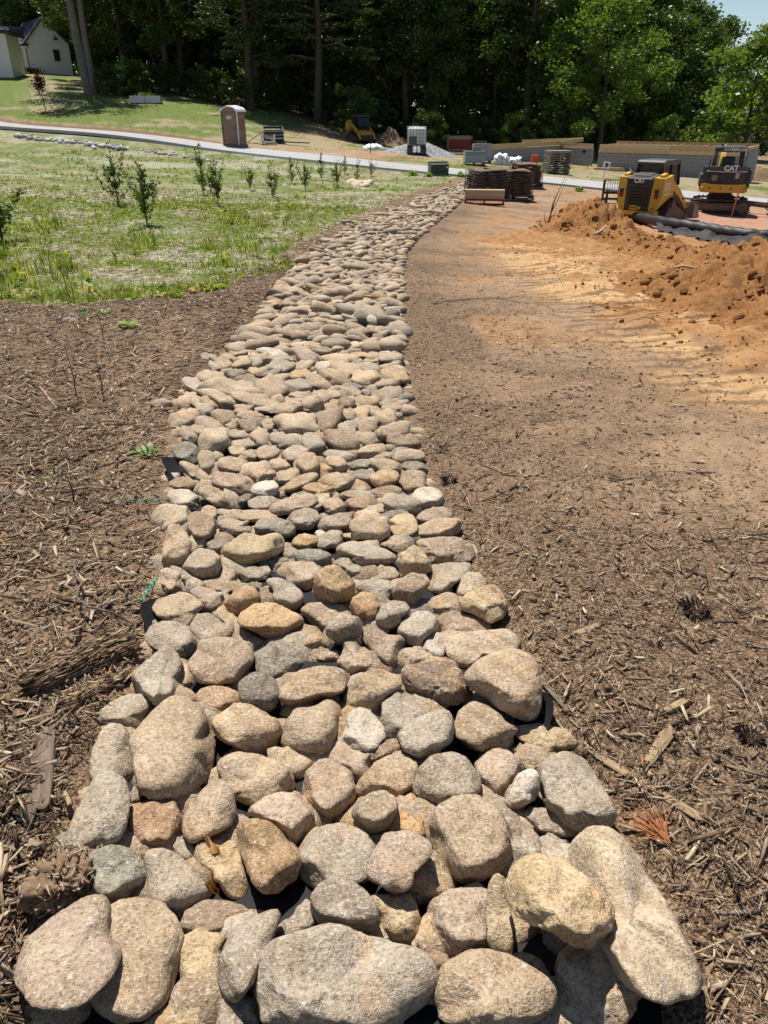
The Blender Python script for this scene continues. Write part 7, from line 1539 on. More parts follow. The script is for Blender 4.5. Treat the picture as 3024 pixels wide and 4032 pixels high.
# ---- house foundation of blocks with its timber plates
FND = [((2351, 664), (2919, 718), 6), ((2215, 645), (2340, 657), 6), ((1925, 630), (2200, 643), 4)]
fr_ = empty('house_foundation', G(2640, 690), 0, 'long grey block foundation with timber plates and floor joists', 'foundation'); ORG = Vector(fr_.location); cnt = 0
def fpart(mb, name, mat, parent=None): 
    o = mb.build(name, mat, parent or fr_); return o
ends_ = []
for si, (a, c_, nk) in enumerate(FND):
    A_, C_ = np.array(G(*a)), np.array(G(*c_)); zt = max(A_[2], C_[2]) + (1.12 if si == 0 else 1.05 if si == 1 else .62)
    if si == 1: A_[1] += .6; C_[1] += .9
    d = C_ - A_; d[2] = 0; L = float(np.linalg.norm(d)); d = d / L; n = max(1, round(L / .40)); bl = L / n; ang = math.atan2(d[1], d[0]); nv = np.array([d[1], -d[0], 0])
    base = zt - nk * .2
    jm = MB()
    for k in range(nk):
        for i in range(n):
            cx = A_ + d * (bl * (i + .5 + (.5 if k % 2 else 0))); 
            if k % 2 and i == n - 1: continue
            if cnt < 292 and si < 2:
                o = bpy.data.objects.new('concrete_block', SOLID); COL.objects.link(o); o.parent = fr_; o.location = (cx[0] - ORG[0], cx[1] - ORG[1], base + .1 + k * .2 - ORG[2]); o.rotation_euler = (0, 0, ang); o.scale = (bl / .40, 1, 1); cnt += 1
            else: jm.box((cx[0] - ORG[0], cx[1] - ORG[1], base + .1 + k * .2 - ORG[2]), (bl - .012, .19, .19), RZ(ang))
    if jm.v: fpart(jm, 'wall_blocks', M_CMU)['kind'] = 'stuff'
    m = MB(); mid = (A_ + C_) / 2; m.box((mid[0] - ORG[0] - nv[0] * .02, mid[1] - ORG[1] - nv[1] * .02, base + nk * .1 - .35 - ORG[2]), (L, .15, nk * .2 + .68), RZ(ang)); fpart(m, 'mortar_core', M_CMU)
    # timber: plate, rim board, ledger
    nb = max(2, round(L / 3.6))
    for i in range(nb):
        cx = A_ + d * (L * (i + .5) / nb); q = (cx[0] - ORG[0], cx[1] - ORG[1])
        m = MB(); m.box((q[0], q[1], zt + .02 - ORG[2]), (L / nb - .01, .20, .04), RZ(ang)); fpart(m, 'sill_plate', M_LUM)
        m = MB(); m.box((q[0] + nv[0] * .02, q[1] + nv[1] * .02, zt + .17 - ORG[2] + .012 * (i % 2)), (L / nb - .012, .045, .25), RZ(ang)); fpart(m, 'rim_board', M_LUM)
        if si == 0:
            m = MB(); m.box((q[0] + nv[0] * .16, q[1] + nv[1] * .16, zt - .09 - ORG[2]), (L / nb - .012, .045, .15), RZ(ang)); fpart(m, 'ledger_board', M_LUM)
    ends_.append((A_, C_, zt, d, nv, L))
A_, C_, zt, d, nv, L = ends_[0]; inn = -nv
for i in range(17):                                  # joists run back from the front wall to a back wall
    cx = A_ + d * (L * (i + .5) / 17); e = cx + inn * 3.2; m = MB(); m.bar((cx[0] - ORG[0], cx[1] - ORG[1], zt + .16 - ORG[2]), (e[0] - ORG[0], e[1] - ORG[1], zt + .16 - ORG[2]), .045, .22); fpart(m, 'joist', M_LUM)
m = MB(); a, c_ = A_ + inn * 3.25, C_ + inn * 3.25; m.bar((a[0] - ORG[0], a[1] - ORG[1], zt + .26 - ORG[2]), (c_[0] - ORG[0], c_[1] - ORG[1], zt + .26 - ORG[2]), .05, .28); fpart(m, 'back_rim_board', M_LUMR)
m = MB(); mid = (a + c_) / 2; m.box((mid[0] - ORG[0], mid[1] - ORG[1], zt - .9 - ORG[2]), (L, .19, 2.0), RZ(math.atan2(d[1], d[0]))); fpart(m, 'back_wall', M_CMU)
m = MB(); m.bar((C_[0] - ORG[0], C_[1] - ORG[1], zt - .75 - ORG[2]), (c_[0] - ORG[0], c_[1] - ORG[1], zt - .75 - ORG[2]), .19, 1.7); fpart(m, 'end_wall', M_CMU)
m = MB(); m.bar((C_[0] - ORG[0], C_[1] - ORG[1], zt + .17 - ORG[2]), (c_[0] - ORG[0], c_[1] - ORG[1], zt + .2 - ORG[2]), .05, .26); fpart(m, 'end_rim_board', M_LUM)
A2 = ends_[2][0]; C2 = ends_[2][1]; z2 = ends_[2][2]
for k, (u0, u1, off, zz) in enumerate(((0, .95, 5.0, .30), (.5, 1.05, 2.4, .25))):
    p, q = A2 + (C2 - A2) * u0 - nv * off, A2 + (C2 - A2) * u1 - nv * off; m = MB(); m.bar((p[0] - ORG[0], p[1] - ORG[1], z2 + zz - ORG[2]), (q[0] - ORG[0], q[1] - ORG[1], z2 + zz - ORG[2]), .045, .26); fpart(m, 'rim_board', M_LUM)
p, q = C2 - nv * 4.5, C2 - nv * 0; m = MB(); m.bar((p[0] - ORG[0], p[1] - ORG[1], z2 + .28 - ORG[2]), (q[0] - ORG[0], q[1] - ORG[1], z2 + .2 - ORG[2]), .045, .26); fpart(m, 'rim_board', M_LUM)
cx = ends_[1][0] + ends_[1][3] * ends_[1][5] * .80 + ends_[1][4] * .10; m = MB(); m.box((cx[0] - ORG[0], cx[1] - ORG[1], ends_[1][2] - .2 - ORG[2]), (.42, .03, .2), RZ(math.atan2(d[1], d[0]))); fpart(m, 'vent_opening', M_BLK)
# ---- lumber, red container, bricks, logs and brush
def plank_pile(name, label, bx, rz, n, L, w_, h_, spread, mat, cat='lumber', seed=1, dz=0.0):
    b = G(*bx); rt = empty(name, (b[0], b[1], b[2] + dz), rz, label, cat); r_ = random.Random(seed)
    per = max(1, int(spread / w_))
    for i in range(n):
        m = MB(); m.box(((i % per - (per - 1) / 2) * w_ * 1.03, r_.uniform(-.25, .25) * L * .2, h_ / 2 + (i // per) * h_ * 1.02), (w_ * .95, L * r_.uniform(.85, 1.05), h_ * .95), RZ(r_.uniform(-.06, .06))); m.build('plank', mat, rt)
    return rt
b = G(1800, 588); s = 1.0; m = MB(); hR = hfit(b, 548); 
rt = empty('red_container', b, .12, 'open red container with pale lumber stacked on its rim', 'container'); W = 2.1
m.box((0, 0, hR / 2), (W, 1.3, hR), None, .03); m.build('bin', M_RED, rt)
for x in (-.98, -.3, .36, .98):
    m = MB(); m.box((x, -.68, hR / 2), (.08, .06, hR)); m.build('rib', M_RED if x > -.9 else M_LUM, rt)
plank_pile('lumber_stack', 'rough stack of pale lumber on top of the red container', (1800, 588), 1.66, 14, 2.3, .24, .07, 1.0, M_LUM, 'lumber', 2, hR)
plank_pile('lumber_stack', 'fan of yellow planks lying on the ground below the red container', (1795, 594), 1.25, 9, 2.2, .16, .06, .9, M_LUM, 'lumber', 3)
b = G(1868, 588); rt = empty('brick_pallet', b, .1, 'pallet of reddish brown bricks behind the taller block stack', 'brick stack'); hB = hfit(b, 552)
m = MB(); m.box((0, 0, .1), (2.0, 1.0, .18)); m.build('pallet_base', M_RED, rt)
for k in range(5):
    for i in range(9):
        m = MB(); m.box((-.9 + i * .225, 0, .24 + k * (hB - .2) / 5), (.215, .95, (hB - .2) / 5 - .012)); m.build('brick', M_LUMR, rt)
for (x, y), lab, n, rz in (((2400, 672), 'two pale planks lying by the sign in front of the foundation', 2, 1.45), ((1830, 612), 'short yellow timber lying left of the block stacks', 2, 1.6)): plank_pile('planks', lab, (x, y), rz, n, 1.9, .22, .09, .3, M_LUM, 'lumber', 5)
M_LOGD = bark_material('dark_log', (.045, .036, .03), (.16, .13, .11), .5)
r_ = random.Random(8)
for i in range(9):
    p = G(1890 + (i * 37) % 120, 580 - (i % 3) * 2); L = r_.uniform(1.8, 3.2); m = MB(); m.tube([(-L / 2, 0, 0), (0, r_.uniform(-.1, .1), .04), (L / 2, 0, 0)], [.22, .20, .17], 10); o = m.build('cut_log', M_LOGD); o.location = (p[0] + r_.uniform(-.2, .2), p[1] + r_.uniform(0, 1.2), p[2] + .2 + .36 * (i // 3)); o.rotation_euler = (0, r_.uniform(-.06, .06), r_.uniform(-.25, .25)); tag(o, f'dark cut log, {["bottom", "middle", "top"][i // 3]} layer of the pile at the wood edge', 'log', f'logs in the {["bottom", "middle", "top"][i // 3]} layer of the log pile')
def brush(label, bx, W, H, n, seed, mats, pale=.15):
    b = G(*bx); rt = empty('brush_heap', b, 0, label, 'brush pile'); rs_ = random.Random(seed); ms = [MB(), MB()]
    for i in range(n):
        u = rs_.uniform(-1, 1); h = H * (1 - u * u) * rs_.random(); p = Vector((u * W, rs_.uniform(-.8, .8), h * .9)); d = Vector((rs_.gauss(0, 1), rs_.gauss(0, .7), rs_.gauss(.15, .4))).normalized() * rs_.uniform(.35, 1.1); bend = Vector((rs_.gauss(0, .12), rs_.gauss(0, .12), rs_.gauss(0, .12)))
        r = rs_.uniform(.012, .045); ms[1 if rs_.random() < pale else 0].tube([p - d * .5, p + bend, p + d * .5], [r, r * .8, r * .4], 5)
    ms[0].build('branches', mats[0], rt)['kind'] = 'stuff'; ms[1].build('pale_branches', mats[1], rt)['kind'] = 'stuff'
    d_, F_ = ico(3); v = d_ * [W * .8, .7, H * .62] * (1 + .2 * fbm(d_ * 2.5, 3, seed))[:, None]; mesh_np('soil_core', v, F_, M_SOIL, rt, True)
M_BRN = paint('brown_branch', (.15, .085, .055), .85); M_PALEB = paint('pale_branch', (.40, .33, .25), .85)
brush('wide heap of brown brush and roots behind the foundation, under the maple', (2410, 586), 3.3, 1.55, 420, 3, (M_BRN, M_PALEB)); brush('smaller upright tangle of roots behind the left part of the foundation', (2145, 582), 1.2, 1.3, 110, 4, (M_BRN, M_PALEB), .1)
for (x, y), lab in (((2060, 590), 'thick sawn stump behind the left part of the foundation'),):
    b = G(x, y); m = MB(); m.tube([(0, 0, -.1), (0, 0, .3), (.03, 0, .95)], [.75, .55, .5], 14); o = m.build('tree_stump', M_SOIL); o.location = tuple(b); tag(o, lab, 'stump')
m = MB(); b = G(2104, 645); m.box((0, 0, .26), (.42, .34, .54), RY(.06), .03, (.9, .9)); o = m.build('red_bucket', paint('red_plastic', (.62, .07, .04), .5)); o.location = tuple(b); tag(o, 'small bright red bin standing at the foundation left of the pallet stack', 'bin')
m = MB(); b = G(2218, 664); hY = hfit(b, 630); m.tube([(-.08, 0, hY * .85), (.02, 0, hY), (.1, 0, hY * .8), (.08, 0, hY * .4), (.14, 0, 0)], [.09, .11, .10, .09, .07], 9); o = m.build('pale_hose', paint('pale_yellow', (.55, .56, .26), .6)); o.location = tuple(b); tag(o, 'bent pale yellow drain hose beside the pallet stack', 'hose')
# ---- white plastic bundle, rubble, wooden debris by the toilet
def crumple(name, label, bx, py_top, wd, mat, seed, cat):
    b = G(*bx); h = hfit(b, py_top); d, F = ico(4); v = d * [wd / 2, wd / 2.6, h]; v[:, 2] = np.maximum(v[:, 2], -.05); v = v * (1 + .28 * np.abs(fbm(d * 2.6 + seed, 4, seed)) - .12)[:, None]; o = mesh_np(name, v, F, mat, None, True); o.location = tuple(b); return tag(o, label, cat)
crumple('plastic_bundle', 'bundle wrapped in crumpled white plastic beside the dark post', (1470, 588), 566, 1.5, M_BAG, 3, 'wrapped bundle')
crumple('grey_tarp', 'small bluish grey tarp at the foot of the pale rubble', (845, 530), 512, .9, paint('grey_tarp', (.38, .42, .45), .6), 4, 'tarp')
r_ = random.Random(12)
for i in range(9):
    x, y = 780 + (i * 29) % 90, 498 + (i * 17) % 34; v, F, cen = stone_shape([(x + r_.uniform(14, 26) * math.cos(a), y + r_.uniform(6, 10) * math.sin(a)) for a in np.linspace(0, 6.28, 9)[:-1]], 300 + i, .05 + .08 * (i % 3), 2, .8, 1); o = mesh_np('pale_rubble', v, F, M_STONE, None, False); o.location = tuple(cen); o.color = (.56, .46, .34, 1); tag(o, 'pale broken slab in the rubble heap left of the portable toilet', 'rubble', 'pale slabs in the rubble heap')
for i in range(10):
    x, y = 1380 + (i * 23) % 75, 716 + (i * 7) % 16; v, F, cen = stone_shape([(x + r_.uniform(9, 16) * math.cos(a), y + r_.uniform(4, 7) * math.sin(a)) for a in np.linspace(0, 6.28, 9)[:-1]], 340 + i, .02, 2, .8, 1); o = mesh_np('pale_rock', v, F, M_STONE, None, False); o.location = tuple(cen); o.color = (.60, .50, .37, 1); tag(o, 'pale rock in the small rock pile between the shrubs and the lane', 'rock', 'pale rocks piled by the lane')
b = G(1065, 548)
M_BLUE = paint('dark_blue_plastic', (.012, .035, .055), .5)
def crate(loc, rz, tilt, label, mat, sc=1.0):
    rt = empty('crate', loc, rz, label, 'crate'); rt.rotation_euler = (tilt, 0, rz); rt.scale = (sc,) * 3
    for z in (.06, .25, .44):
        for y in (-.4, .4):
            m = MB(); m.box((0, y, z), (1.1, .03, .12)); m.build('slat', mat, rt)
        for x in (-.54, .54):
            m = MB(); m.box((x, 0, z), (.03, .8, .12)); m.build('slat', mat, rt)
    m = MB(); m.box((0, 0, .01), (1.06, .78, .02)); m.build('floor', mat, rt)
crate((b[0] + .1, b[1] + .8, b[2] + .3), .2, .3, 'dark blue open crate tilted on the wooden debris right of the toilet', M_BLUE, 1.2)
for i, (dx, dy, dz, L, a, tl, mt, lab) in enumerate(((-.9, -.2, .45, 1.5, .1, -.55, M_LUM, 'yellow plank leaning up on the wooden debris right of the toilet'), (-.1, -.3, .40, 1.5, .1, .62, M_PALW, 'brown plank sloping down over the wooden debris'), (.9, .1, .12, 2.2, -.15, .05, M_LOGD, 'dark board lying at the right end of the wooden debris'), (1.7, .0, .08, 1.8, -.2, .03, M_LOGD, 'dark flat scrap at the far right tip of the wooden debris'))):
    m = MB(); m.box((0, 0, 0), (L, .22, .06), RY(tl)); o = m.build('plank', mt); o.location = (b[0] + dx, b[1] + dy, b[2] + dz); o.rotation_euler = (0, 0, a); tag(o, lab, 'plank', 'planks of the wooden debris')
rt = empty('white_frame', (b[0] - .05, b[1] - .7, b[2]), .1, 'small white frame propped in front of the wooden debris', 'crate')  # a small white frame set in the debris, not a crate
for x in (-.38, .38): m = MB(); m.box((x, 0, .28), (.12, .06, .58), RY(x * .3)); m.build('side_piece', M_WHITE, rt)
m = MB(); m.box((0, 0, .12), (.9, .06, .10)); m.build('cross_piece', M_WHITE, rt); m = MB(); m.box((0, .03, .42), (.7, .04, .08)); m.build('cross_piece', M_PALW, rt)
# ---- ditch stones along the lane, raised bed, dead sapling on the clay heap
r_ = np.random.RandomState(40); xs = r_.uniform(60, 505, 110); ys = 538 + (xs - 60) * (588 - 538) / 440 + r_.normal(0, 3.5, 110); pp2 = np.array([G0(a, c) for a, c in zip(xs, ys)]); N = len(xs); d1, F1 = ico(1)
joined('ditch_stones', d1[None] * (1 + r_.normal(0, .14, (N, len(d1), 1))), F1, pp2 + [0, 0, .06], eul(r_.uniform(0, 6, N), r_.normal(0, .3, N), r_.normal(0, .3, N)), np.stack([r_.uniform(.10, .26, N), r_.uniform(.1, .2, N), r_.uniform(.06, .14, N)], -1), M_CHIP, np.array([(.42, .41, .40)]) * r_.uniform(.6, 1.25, (N, 1)))
xs = r_.uniform(540, 860, 50); ys = 590 + (xs - 540) * (640 - 590) / 320 + r_.normal(0, 3, 50); pp2 = np.array([G0(a, c) for a, c in zip(xs, ys)]); N = 50
joined('ditch_stones', d1[None] * (1 + r_.normal(0, .14, (N, len(d1), 1))), F1, pp2 + [0, 0, .03], eul(r_.uniform(0, 6, N), r_.normal(0, .3, N), r_.normal(0, .3, N)), np.stack([r_.uniform(.06, .16, N), r_.uniform(.06, .14, N), r_.uniform(.04, .09, N)], -1), M_CHIP, np.array([(.40, .39, .37)]) * r_.uniform(.6, 1.25, (N, 1)))
b = G(577, 404); hB = hfit(b, 377); rt = empty('raised_bed', b, .1, 'galvanised metal raised garden bed on the upper lawn', 'raised bed'); M_GALV = paint('galvanised_sheet', (.46, .48, .50), .4, .1, (.3, .3, .3), .6); W = 2.45
for (x0, y0, x1, y1) in ((-W / 2, -.5, -.02, -.5), (.02, -.5, W / 2, -.5), (-W / 2, .5, W / 2, .5), (-W / 2, -.5, -W / 2, .5), (W / 2, -.5, W / 2, .5)):
    m = MB(); n = 6
    for k in range(n): m.bar((x0, y0, hB * (k + .5) / n), (x1, y1, hB * (k + .5) / n), .03 + .02 * (k % 2), hB / n)
    m.build('panel', M_GALV, rt)
m = MB(); m.box((0, 0, hB * .9), (W - .05, .95, .04)); m.build('soil', M_SOIL, rt)
lf = leafy('foliage', None, (0, 0, 0), M_WEED, 110, .32, .09, .3, None, .25, 9, .9); lf.parent = rt; lf.location = (.1, 0, hB * .9)
b = G(2150, 905)
rt = empty('dead_sapling', b, 0, 'bare dead sapling with crooked twigs at the left foot of the clay heap', 'dead plant')
hS = hfit(b, 700); m = MB(); m.tube([(0, 0, -.1), (.06 * hS, 0, .25 * hS), (.10 * hS, .1, .5 * hS), (.30 * hS, .1, 1.0 * hS)], [.035, .025, .016, .006], 6); m.build('stem', M_STICK, rt)
for p in (((.07, .3), (.13, .55), (.12, .72)), ((.08, .35), (.20, .6), (.34, .97)), ((.0, .05), (-.06, .28), (-.02, .4)), ((.05, .2), (.14, .3), (.2, .42)), ((-.01, .02), (-.1, .1), (-.16, .08))):
    m = MB(); m.tube([(x * hS, .05 * k, z * hS) for k, (x, z) in enumerate(p)], [.014, .009, .004], 5); m.build('branch', M_STICK, rt)
# ---- broken sticks, pale rocks on the clay
for (a, c_), r, lab in ((((1455, 588), (1545, 592)), .022, 'pale root lying along the crest of the clay by the grey patch'), (((1480, 618), (1590, 607)), .03, 'long pale stick lying in the clay under the plastic scrap'), (((1600, 612), (1650, 640)), .03, 'broken stick sloping down near the right border in the clay'), (((1280, 524), (1312, 517)), .03, 'short pale root chunk on the clay heap front')):
    A_, B_ = G0(a[0] * V, a[1] * V), G0(c_[0] * V, c_[1] * V); pts = [A_ + (B_ - A_) * t for t in np.linspace(0, 1, 6)]
    for i, p in enumerate(pts): p[2] = heap_z(p[0], p[1]) + .05 + .03 * math.sin(i * 2)
    m = MB(); m.tube([Vector(p) for p in pts], [r, r * 1.1, r, r * .9, r * .8, r * .5], 7); tag(m.build('clay_stick', M_PALEB), lab, 'stick', 'sticks in the clay')
# ---- white farmhouse and the brown roofed one
M_SIDING = NT('white_siding'); _t = M_SIDING; _p = _t.coord(); M_SIDING = _t.out(_t.mix((.66, .67, .66), (.76, .77, .76), _t.noise(_p, 1.5, 4)), .6, None, 0, .3)
M_ROOFD = paint('dark_shingle', (.045, .05, .062), .85, .3, (.09, .09, .10)); M_ROOFB = paint('brown_shingle', (.13, .080, .068), .9, .35, (.20, .14, .12)); M_WIND = paint('window_glass', (.02, .022, .024), .15, .05)
bR = np.array(G(283, 301)); bL = np.array(G(130, 283)); 
Yh = 92.0
def HP(px, py): return P(px, py, Yh)
HROT = R(36)
eaveL, eaveR, peak = HP(118, 172), HP(279, 172), HP(200, 72); bl, br = HP(128, 290), HP(283, 302)
X0, X1 = bl[0] + .15, br[0]; zb = min(bl[2], br[2]) - 1.2; ze = eaveR[2]; zp = peak[2]; Xm = (X0 + X1) / 2; D = 8.0; _hw = (X1 - X0) * .54; X0, X1 = Xm - _hw, Xm + _hw
rt = empty('white_house', (Xm, Yh, zb + 1.2), HROT, 'white gabled house with a dark roof at the top of the lawn', 'house'); O = Vector(rt.location)
loc = lambda x, y, z: (x - O.x, y - O.y, z - O.z)
m = MB(); y0 = Yh; gp_ = [(X0, zb), (X1, zb), (X1, ze), (Xm, zp), (X0, ze)]; m.prism([(x - O.x, z - O.z) for x, z in gp_], 1, y0 - O.y, y0 + D - O.y); wl_ = m.build('wall', M_SIDING, rt)
n = 15
for i in range(n):
    x = X0 + (X1 - X0) * (i + .5) / n; zt_ = ze + (zp - ze) * (1 - abs(x - Xm) / ((X1 - X0) / 2)) - .12; m = MB(); m.box(loc(x, y0 - .02, (ze + zt_) / 2 + .1), (.06, .04, max(.1, zt_ - ze - .1))); m.build('batten', M_SIDING, wl_)
nc_ = int((ze - zb) / .20)
for i in range(nc_):
    m = MB(); m.box(loc(Xm, y0 - .015, zb + (i + .5) * (ze - zb) / nc_), (X1 - X0, .03, (ze - zb) / nc_ * .9), RX(-.06)); m.build('clapboard', M_SIDING, wl_)
for sx, xe in ((-1, X0), (1, X1)):
    a_, c_ = Vector((Xm - O.x, 0, zp + .08 - O.z)), Vector((xe + sx * .35 - O.x, 0, ze - .25 - O.z)); dn = (c_ - a_); nrm = Vector((-dn.z, 0, dn.x)).normalized() * (.12 if dn.x < 0 else -.12); nrm = nrm if nrm.z > 0 else -nrm
    y_a, y_b = y0 - .4 - O.y, y0 + D - O.y; vs = [(q.x, y, q.z) for y in (y_a, y_b) for q in (a_, c_, c_ + nrm, a_ + nrm)]; m = MB(); m.add(vs, [(0, 1, 2, 3), (7, 6, 5, 4), (0, 4, 5, 1), (1, 5, 6, 2), (2, 6, 7, 3), (3, 7, 4, 0)]); m.build('roof', M_ROOFD, rt)
# the wing running left with its porch roof
wx0 = X0 - 9.0; ey = ze - .15; ridge = zp - .4
m = MB(); m.box(loc((wx0 + X0) / 2, y0 + 4.2, (zb + ze) / 2), (X0 - wx0, 5.0, ze - zb)); w2 = m.build('wall', M_SIDING, rt)
vs = [loc(wx0, y0 - .3, ey), loc(X0 + .2, y0 - .3, ey), loc(X0 + .2, y0 + 1.7, ey + .55), loc(wx0, y0 + 1.7, ey + .55), loc(Xm, y0 + 5.2, ridge), loc(wx0, y0 + 5.2, ridge)]
m = MB(); q = vs + [(a, b_, c_ - .16) for a, b_, c_ in vs]; m.add(q, [(0, 1, 2, 3), (3, 2, 4, 5), (9, 8, 7, 6), (11, 10, 8, 9), (0, 6, 7, 1), (1, 7, 8, 2), (2, 8, 10, 4), (4, 10, 11, 5), (5, 11, 9, 3), (3, 9, 6, 0)]); m.build('porch_roof', M_ROOFD, rt)
m = MB(); m.box(loc(X0 - .35, y0 - .1, (zb + ey) / 2), (.30, .26, ey - zb)); m.build('porch_post', M_SIDING, rt); m = MB(); m.box(loc((wx0 + X0) / 2, y0 - .1, ey - .22), (X0 - wx0, .2, .26)); m.build('porch_beam', M_SIDING, rt)
def house_window(x, y, z, w_, h_, par):
    m = MB(); m.box(loc(x, y, z), (w_, .07, h_)); f_ = m.build('window', M_BLK, par)
    for a in (-1, 1):
        m = MB(); m.box(loc(x, y - .03, z + a * h_ * .23), (w_ * .8, .03, h_ * .38)); m.build('pane', M_WIND, f_)
pw = HP(222, 217); house_window(pw[0], y0 - .05, pw[2], .62, 1.05, wl_); house_window(X0 - 2.4, y0 + 1.68, ze - 1.5, .95, 1.45, w2)
pl = HP(213, 150); m = MB(); m.tube([loc(pl[0], y0 - .02, pl[2] + .15), loc(pl[0] - .1, y0 - .35, pl[2] + .2), loc(pl[0], y0 - .4, pl[2])], .04, 6); m.tube([loc(pl[0], y0 - .4, pl[2] + .05), loc(pl[0], y0 - .4, pl[2] - .15)], [.08, .3], 10); m.build('wall_lamp', M_BLK, rt)
e0, e1 = P(30, 92, Yh - 9), P(26, 250, Yh - 9); Wd = 8.0
fw = empty('house_wing', (e1[0] - Wd / 2, Yh - 7, zb), .12, 'white front wing of a house cut off by the left picture border', 'house'); hz_ = e0[2] - zb
m = MB(); m.box((0, 0, hz_ / 2 - .2), (Wd, 4, hz_ - .4)); m.build('wall', M_SIDING, fw); m = MB(); m.box((.2, 0, hz_ - .25), (Wd + .6, 4.8, .30), RY(.10)); m.build('roof', M_ROOFD, fw)
m = MB(); m.box(loc(Xm, y0 - .03, zb + .55), (X1 - X0 + .02, .08, .5)); m.build('footing', M_CMU, rt)
for px, py, s_, lab in ((130, 280, .5, 'dark shrub beside the porch post of the white house'), (20, 275, .35, 'low foundation planting at the left corner of the white house')):
    q = P(px, py, Yh - 1.5); q[2] = float(g0(q[0], q[1])); leafy('house_shrub', lab, q, M_SHRUB, 130, 1.0 * s_, .3 * s_, .4, 'shrub', .2, px, .9)
Yb = 92.0; ca, cb_, ct0, ct1 = P(2610, 573, Yb), P(2748, 573, Yb), P(2628, 518, Yb + 4), P(2690, 520, Yb + 4); b = np.array([(ca[0] + cb_[0]) / 2, Yb, float(g0((ca[0] + cb_[0]) / 2, Yb))])
rt = empty('far_house', b, 0, 'house with a brown hipped roof half hidden by trees beyond the foundation', 'house'); H_ = lambda q, dy=0: (q[0] - b[0], q[1] - b[1] + dy, q[2] - b[2])
m = MB(); m.add([H_(ca), H_(cb_), H_(cb_, 8), H_(ca, 8), H_(ct0), H_(ct1)], [(0, 1, 5, 4), (1, 2, 5), (2, 3, 4, 5), (3, 0, 4), (3, 2, 1, 0)]); m.build('roof', M_ROOFB, rt)
wz = ca[2] - b[2]; m = MB(); m.box(((H_(ca)[0] + H_(cb_)[0]) / 2, 4, wz / 2 - .6), (cb_[0] - ca[0] - .8, 7, wz + 1.2)); m.build('wall', M_SIDING, rt); m = MB(); m.box(((H_(ca)[0] + H_(cb_)[0]) / 2, -.03, wz - .05), (cb_[0] - ca[0], .1, .16)); m.build('fascia', M_SIDING, rt)
for r0_ in (pp_, pallet_pr['w'], pallet_pr['r']): wipe(r0_)
# ------------------------------------------------------------------ the wood: trees one by one
M_TRUNK = bark_material('tree_bark', (.085, .068, .052), (.17, .14, .11), .4)
M_LEAF = leaf_material('tree_leaf', (.034, .070, .014), (.085, .145, .030), .35, .4)
M_LEAFB = leaf_material('maple_leaf', (.065, .125, .018), (.13, .20, .035), .4, .4)
M_PINE = leaf_material('pine_needle', (.026, .048, .014), (.060, .090, .024), .15, .5)
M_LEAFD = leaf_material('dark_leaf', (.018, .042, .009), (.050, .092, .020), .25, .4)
def leaf_cloud(P_, S_, seed, droop=0.0, aspect=.55):
    rs = np.random.RandomState(seed); n = len(P_)
    d = rs.normal(0, 1, (n, 3)); d[:, 2] = d[:, 2] * .45 - droop; d /= np.linalg.norm(d, axis=1)[:, None]
    q = rs.normal(0, 1, (n, 3)); s = np.cross(d, q); s /= np.linalg.norm(s, axis=1)[:, None]
    d = d * S_[:, None]; s = s * S_[:, None] * aspect
    v = np.stack([P_ - d * .5, P_ + s * .5, P_ + d * .5, P_ - s * .5], 1).reshape(-1, 3)
    return v, np.arange(n * 4).reshape(-1, 4)
def limb_tree(seed, H, spread, crown_lo, nlimb, nleaf, leaf, shape='round', clump=None):
    """trunk + limbs, leaves gathered in clumps round the limb ends; unit metres"""
    rs = np.random.RandomState(seed); tb = MB(); ends = []
    lean = rs.normal(0, .02, 2)
    tr = [Vector((lean[0] * z + .12 * math.sin(z * .5 + seed), lean[1] * z + .1 * math.cos(z * .43), z)) for z in np.linspace(-.6, H * .93, 9)]
    r0 = .015 * H + .06
    tb.tube(tr, [r0 * (1.35 if i == 0 else 1 - .86 * i / 8) for i in range(9)], 8)
    for i in range(nlimb):
        u = crown_lo + (1 - crown_lo) * (i + rs.rand()) / nlimb; z = u * H * .93; k = min(7, int(z / (H * .93 + .6) * 8)); b = tr[k].lerp(tr[k + 1], .5); b = Vector((b.x, b.y, z))
        a = i * 2.4 + rs.uniform(-.5, .5); prof = math.sin(math.pi * min(1, (u - crown_lo) / (1 - crown_lo) * .8 + .2)) ** .6 if shape == 'round' else (1.05 - u * .8)
        l = spread * prof * rs.uniform(.7, 1.1); up = rs.uniform(.15, .6) if shape == 'round' else rs.uniform(-.12, .12)
        m = b + Vector((math.cos(a), math.sin(a), up * .6)) * l * .5; e = b + Vector((math.cos(a), math.sin(a), up)) * l
        tb.tube([b, m + Vector((0, 0, .1 * l)), e], [r0 * .32, r0 * .2, r0 * .06], 5)
        ends += [(e, 1.0), (m.lerp(e, .3) + Vector(rs.normal(0, .12 * l, 3)), .9), (m + Vector(rs.normal(0, .15 * l, 3)), .8)]
        for q in range(2): ends.append((m.lerp(e, rs.uniform(.2, 1)) + Vector(rs.normal(0, .22 * l, 3)), .75))
    ends.append((Vector(tr[-1]), 1.0))
    cs = clump or spread * .28
    C_ = np.array([e[0][:] for e in ends]); W_ = np.array([e[1] for e in ends]); ci = rs.randint(0, len(ends), nleaf)
    off = rs.normal(0, 1, (nleaf, 3)); off /= np.linalg.norm(off, axis=1)[:, None]; off *= (rs.rand(nleaf) ** .45)[:, None] * cs * W_[ci][:, None]
    off[:, 2] *= .62 if shape == 'round' else .22
    if shape != 'round': off[:, :2] *= 1.35
    S_ = leaf * rs.uniform(.6, 1.3, nleaf)
    v, f = leaf_cloud(C_[ci] + off, S_, seed, .25 if shape == 'round' else .05, .6 if shape == 'round' else .32)
    return tb, v, f
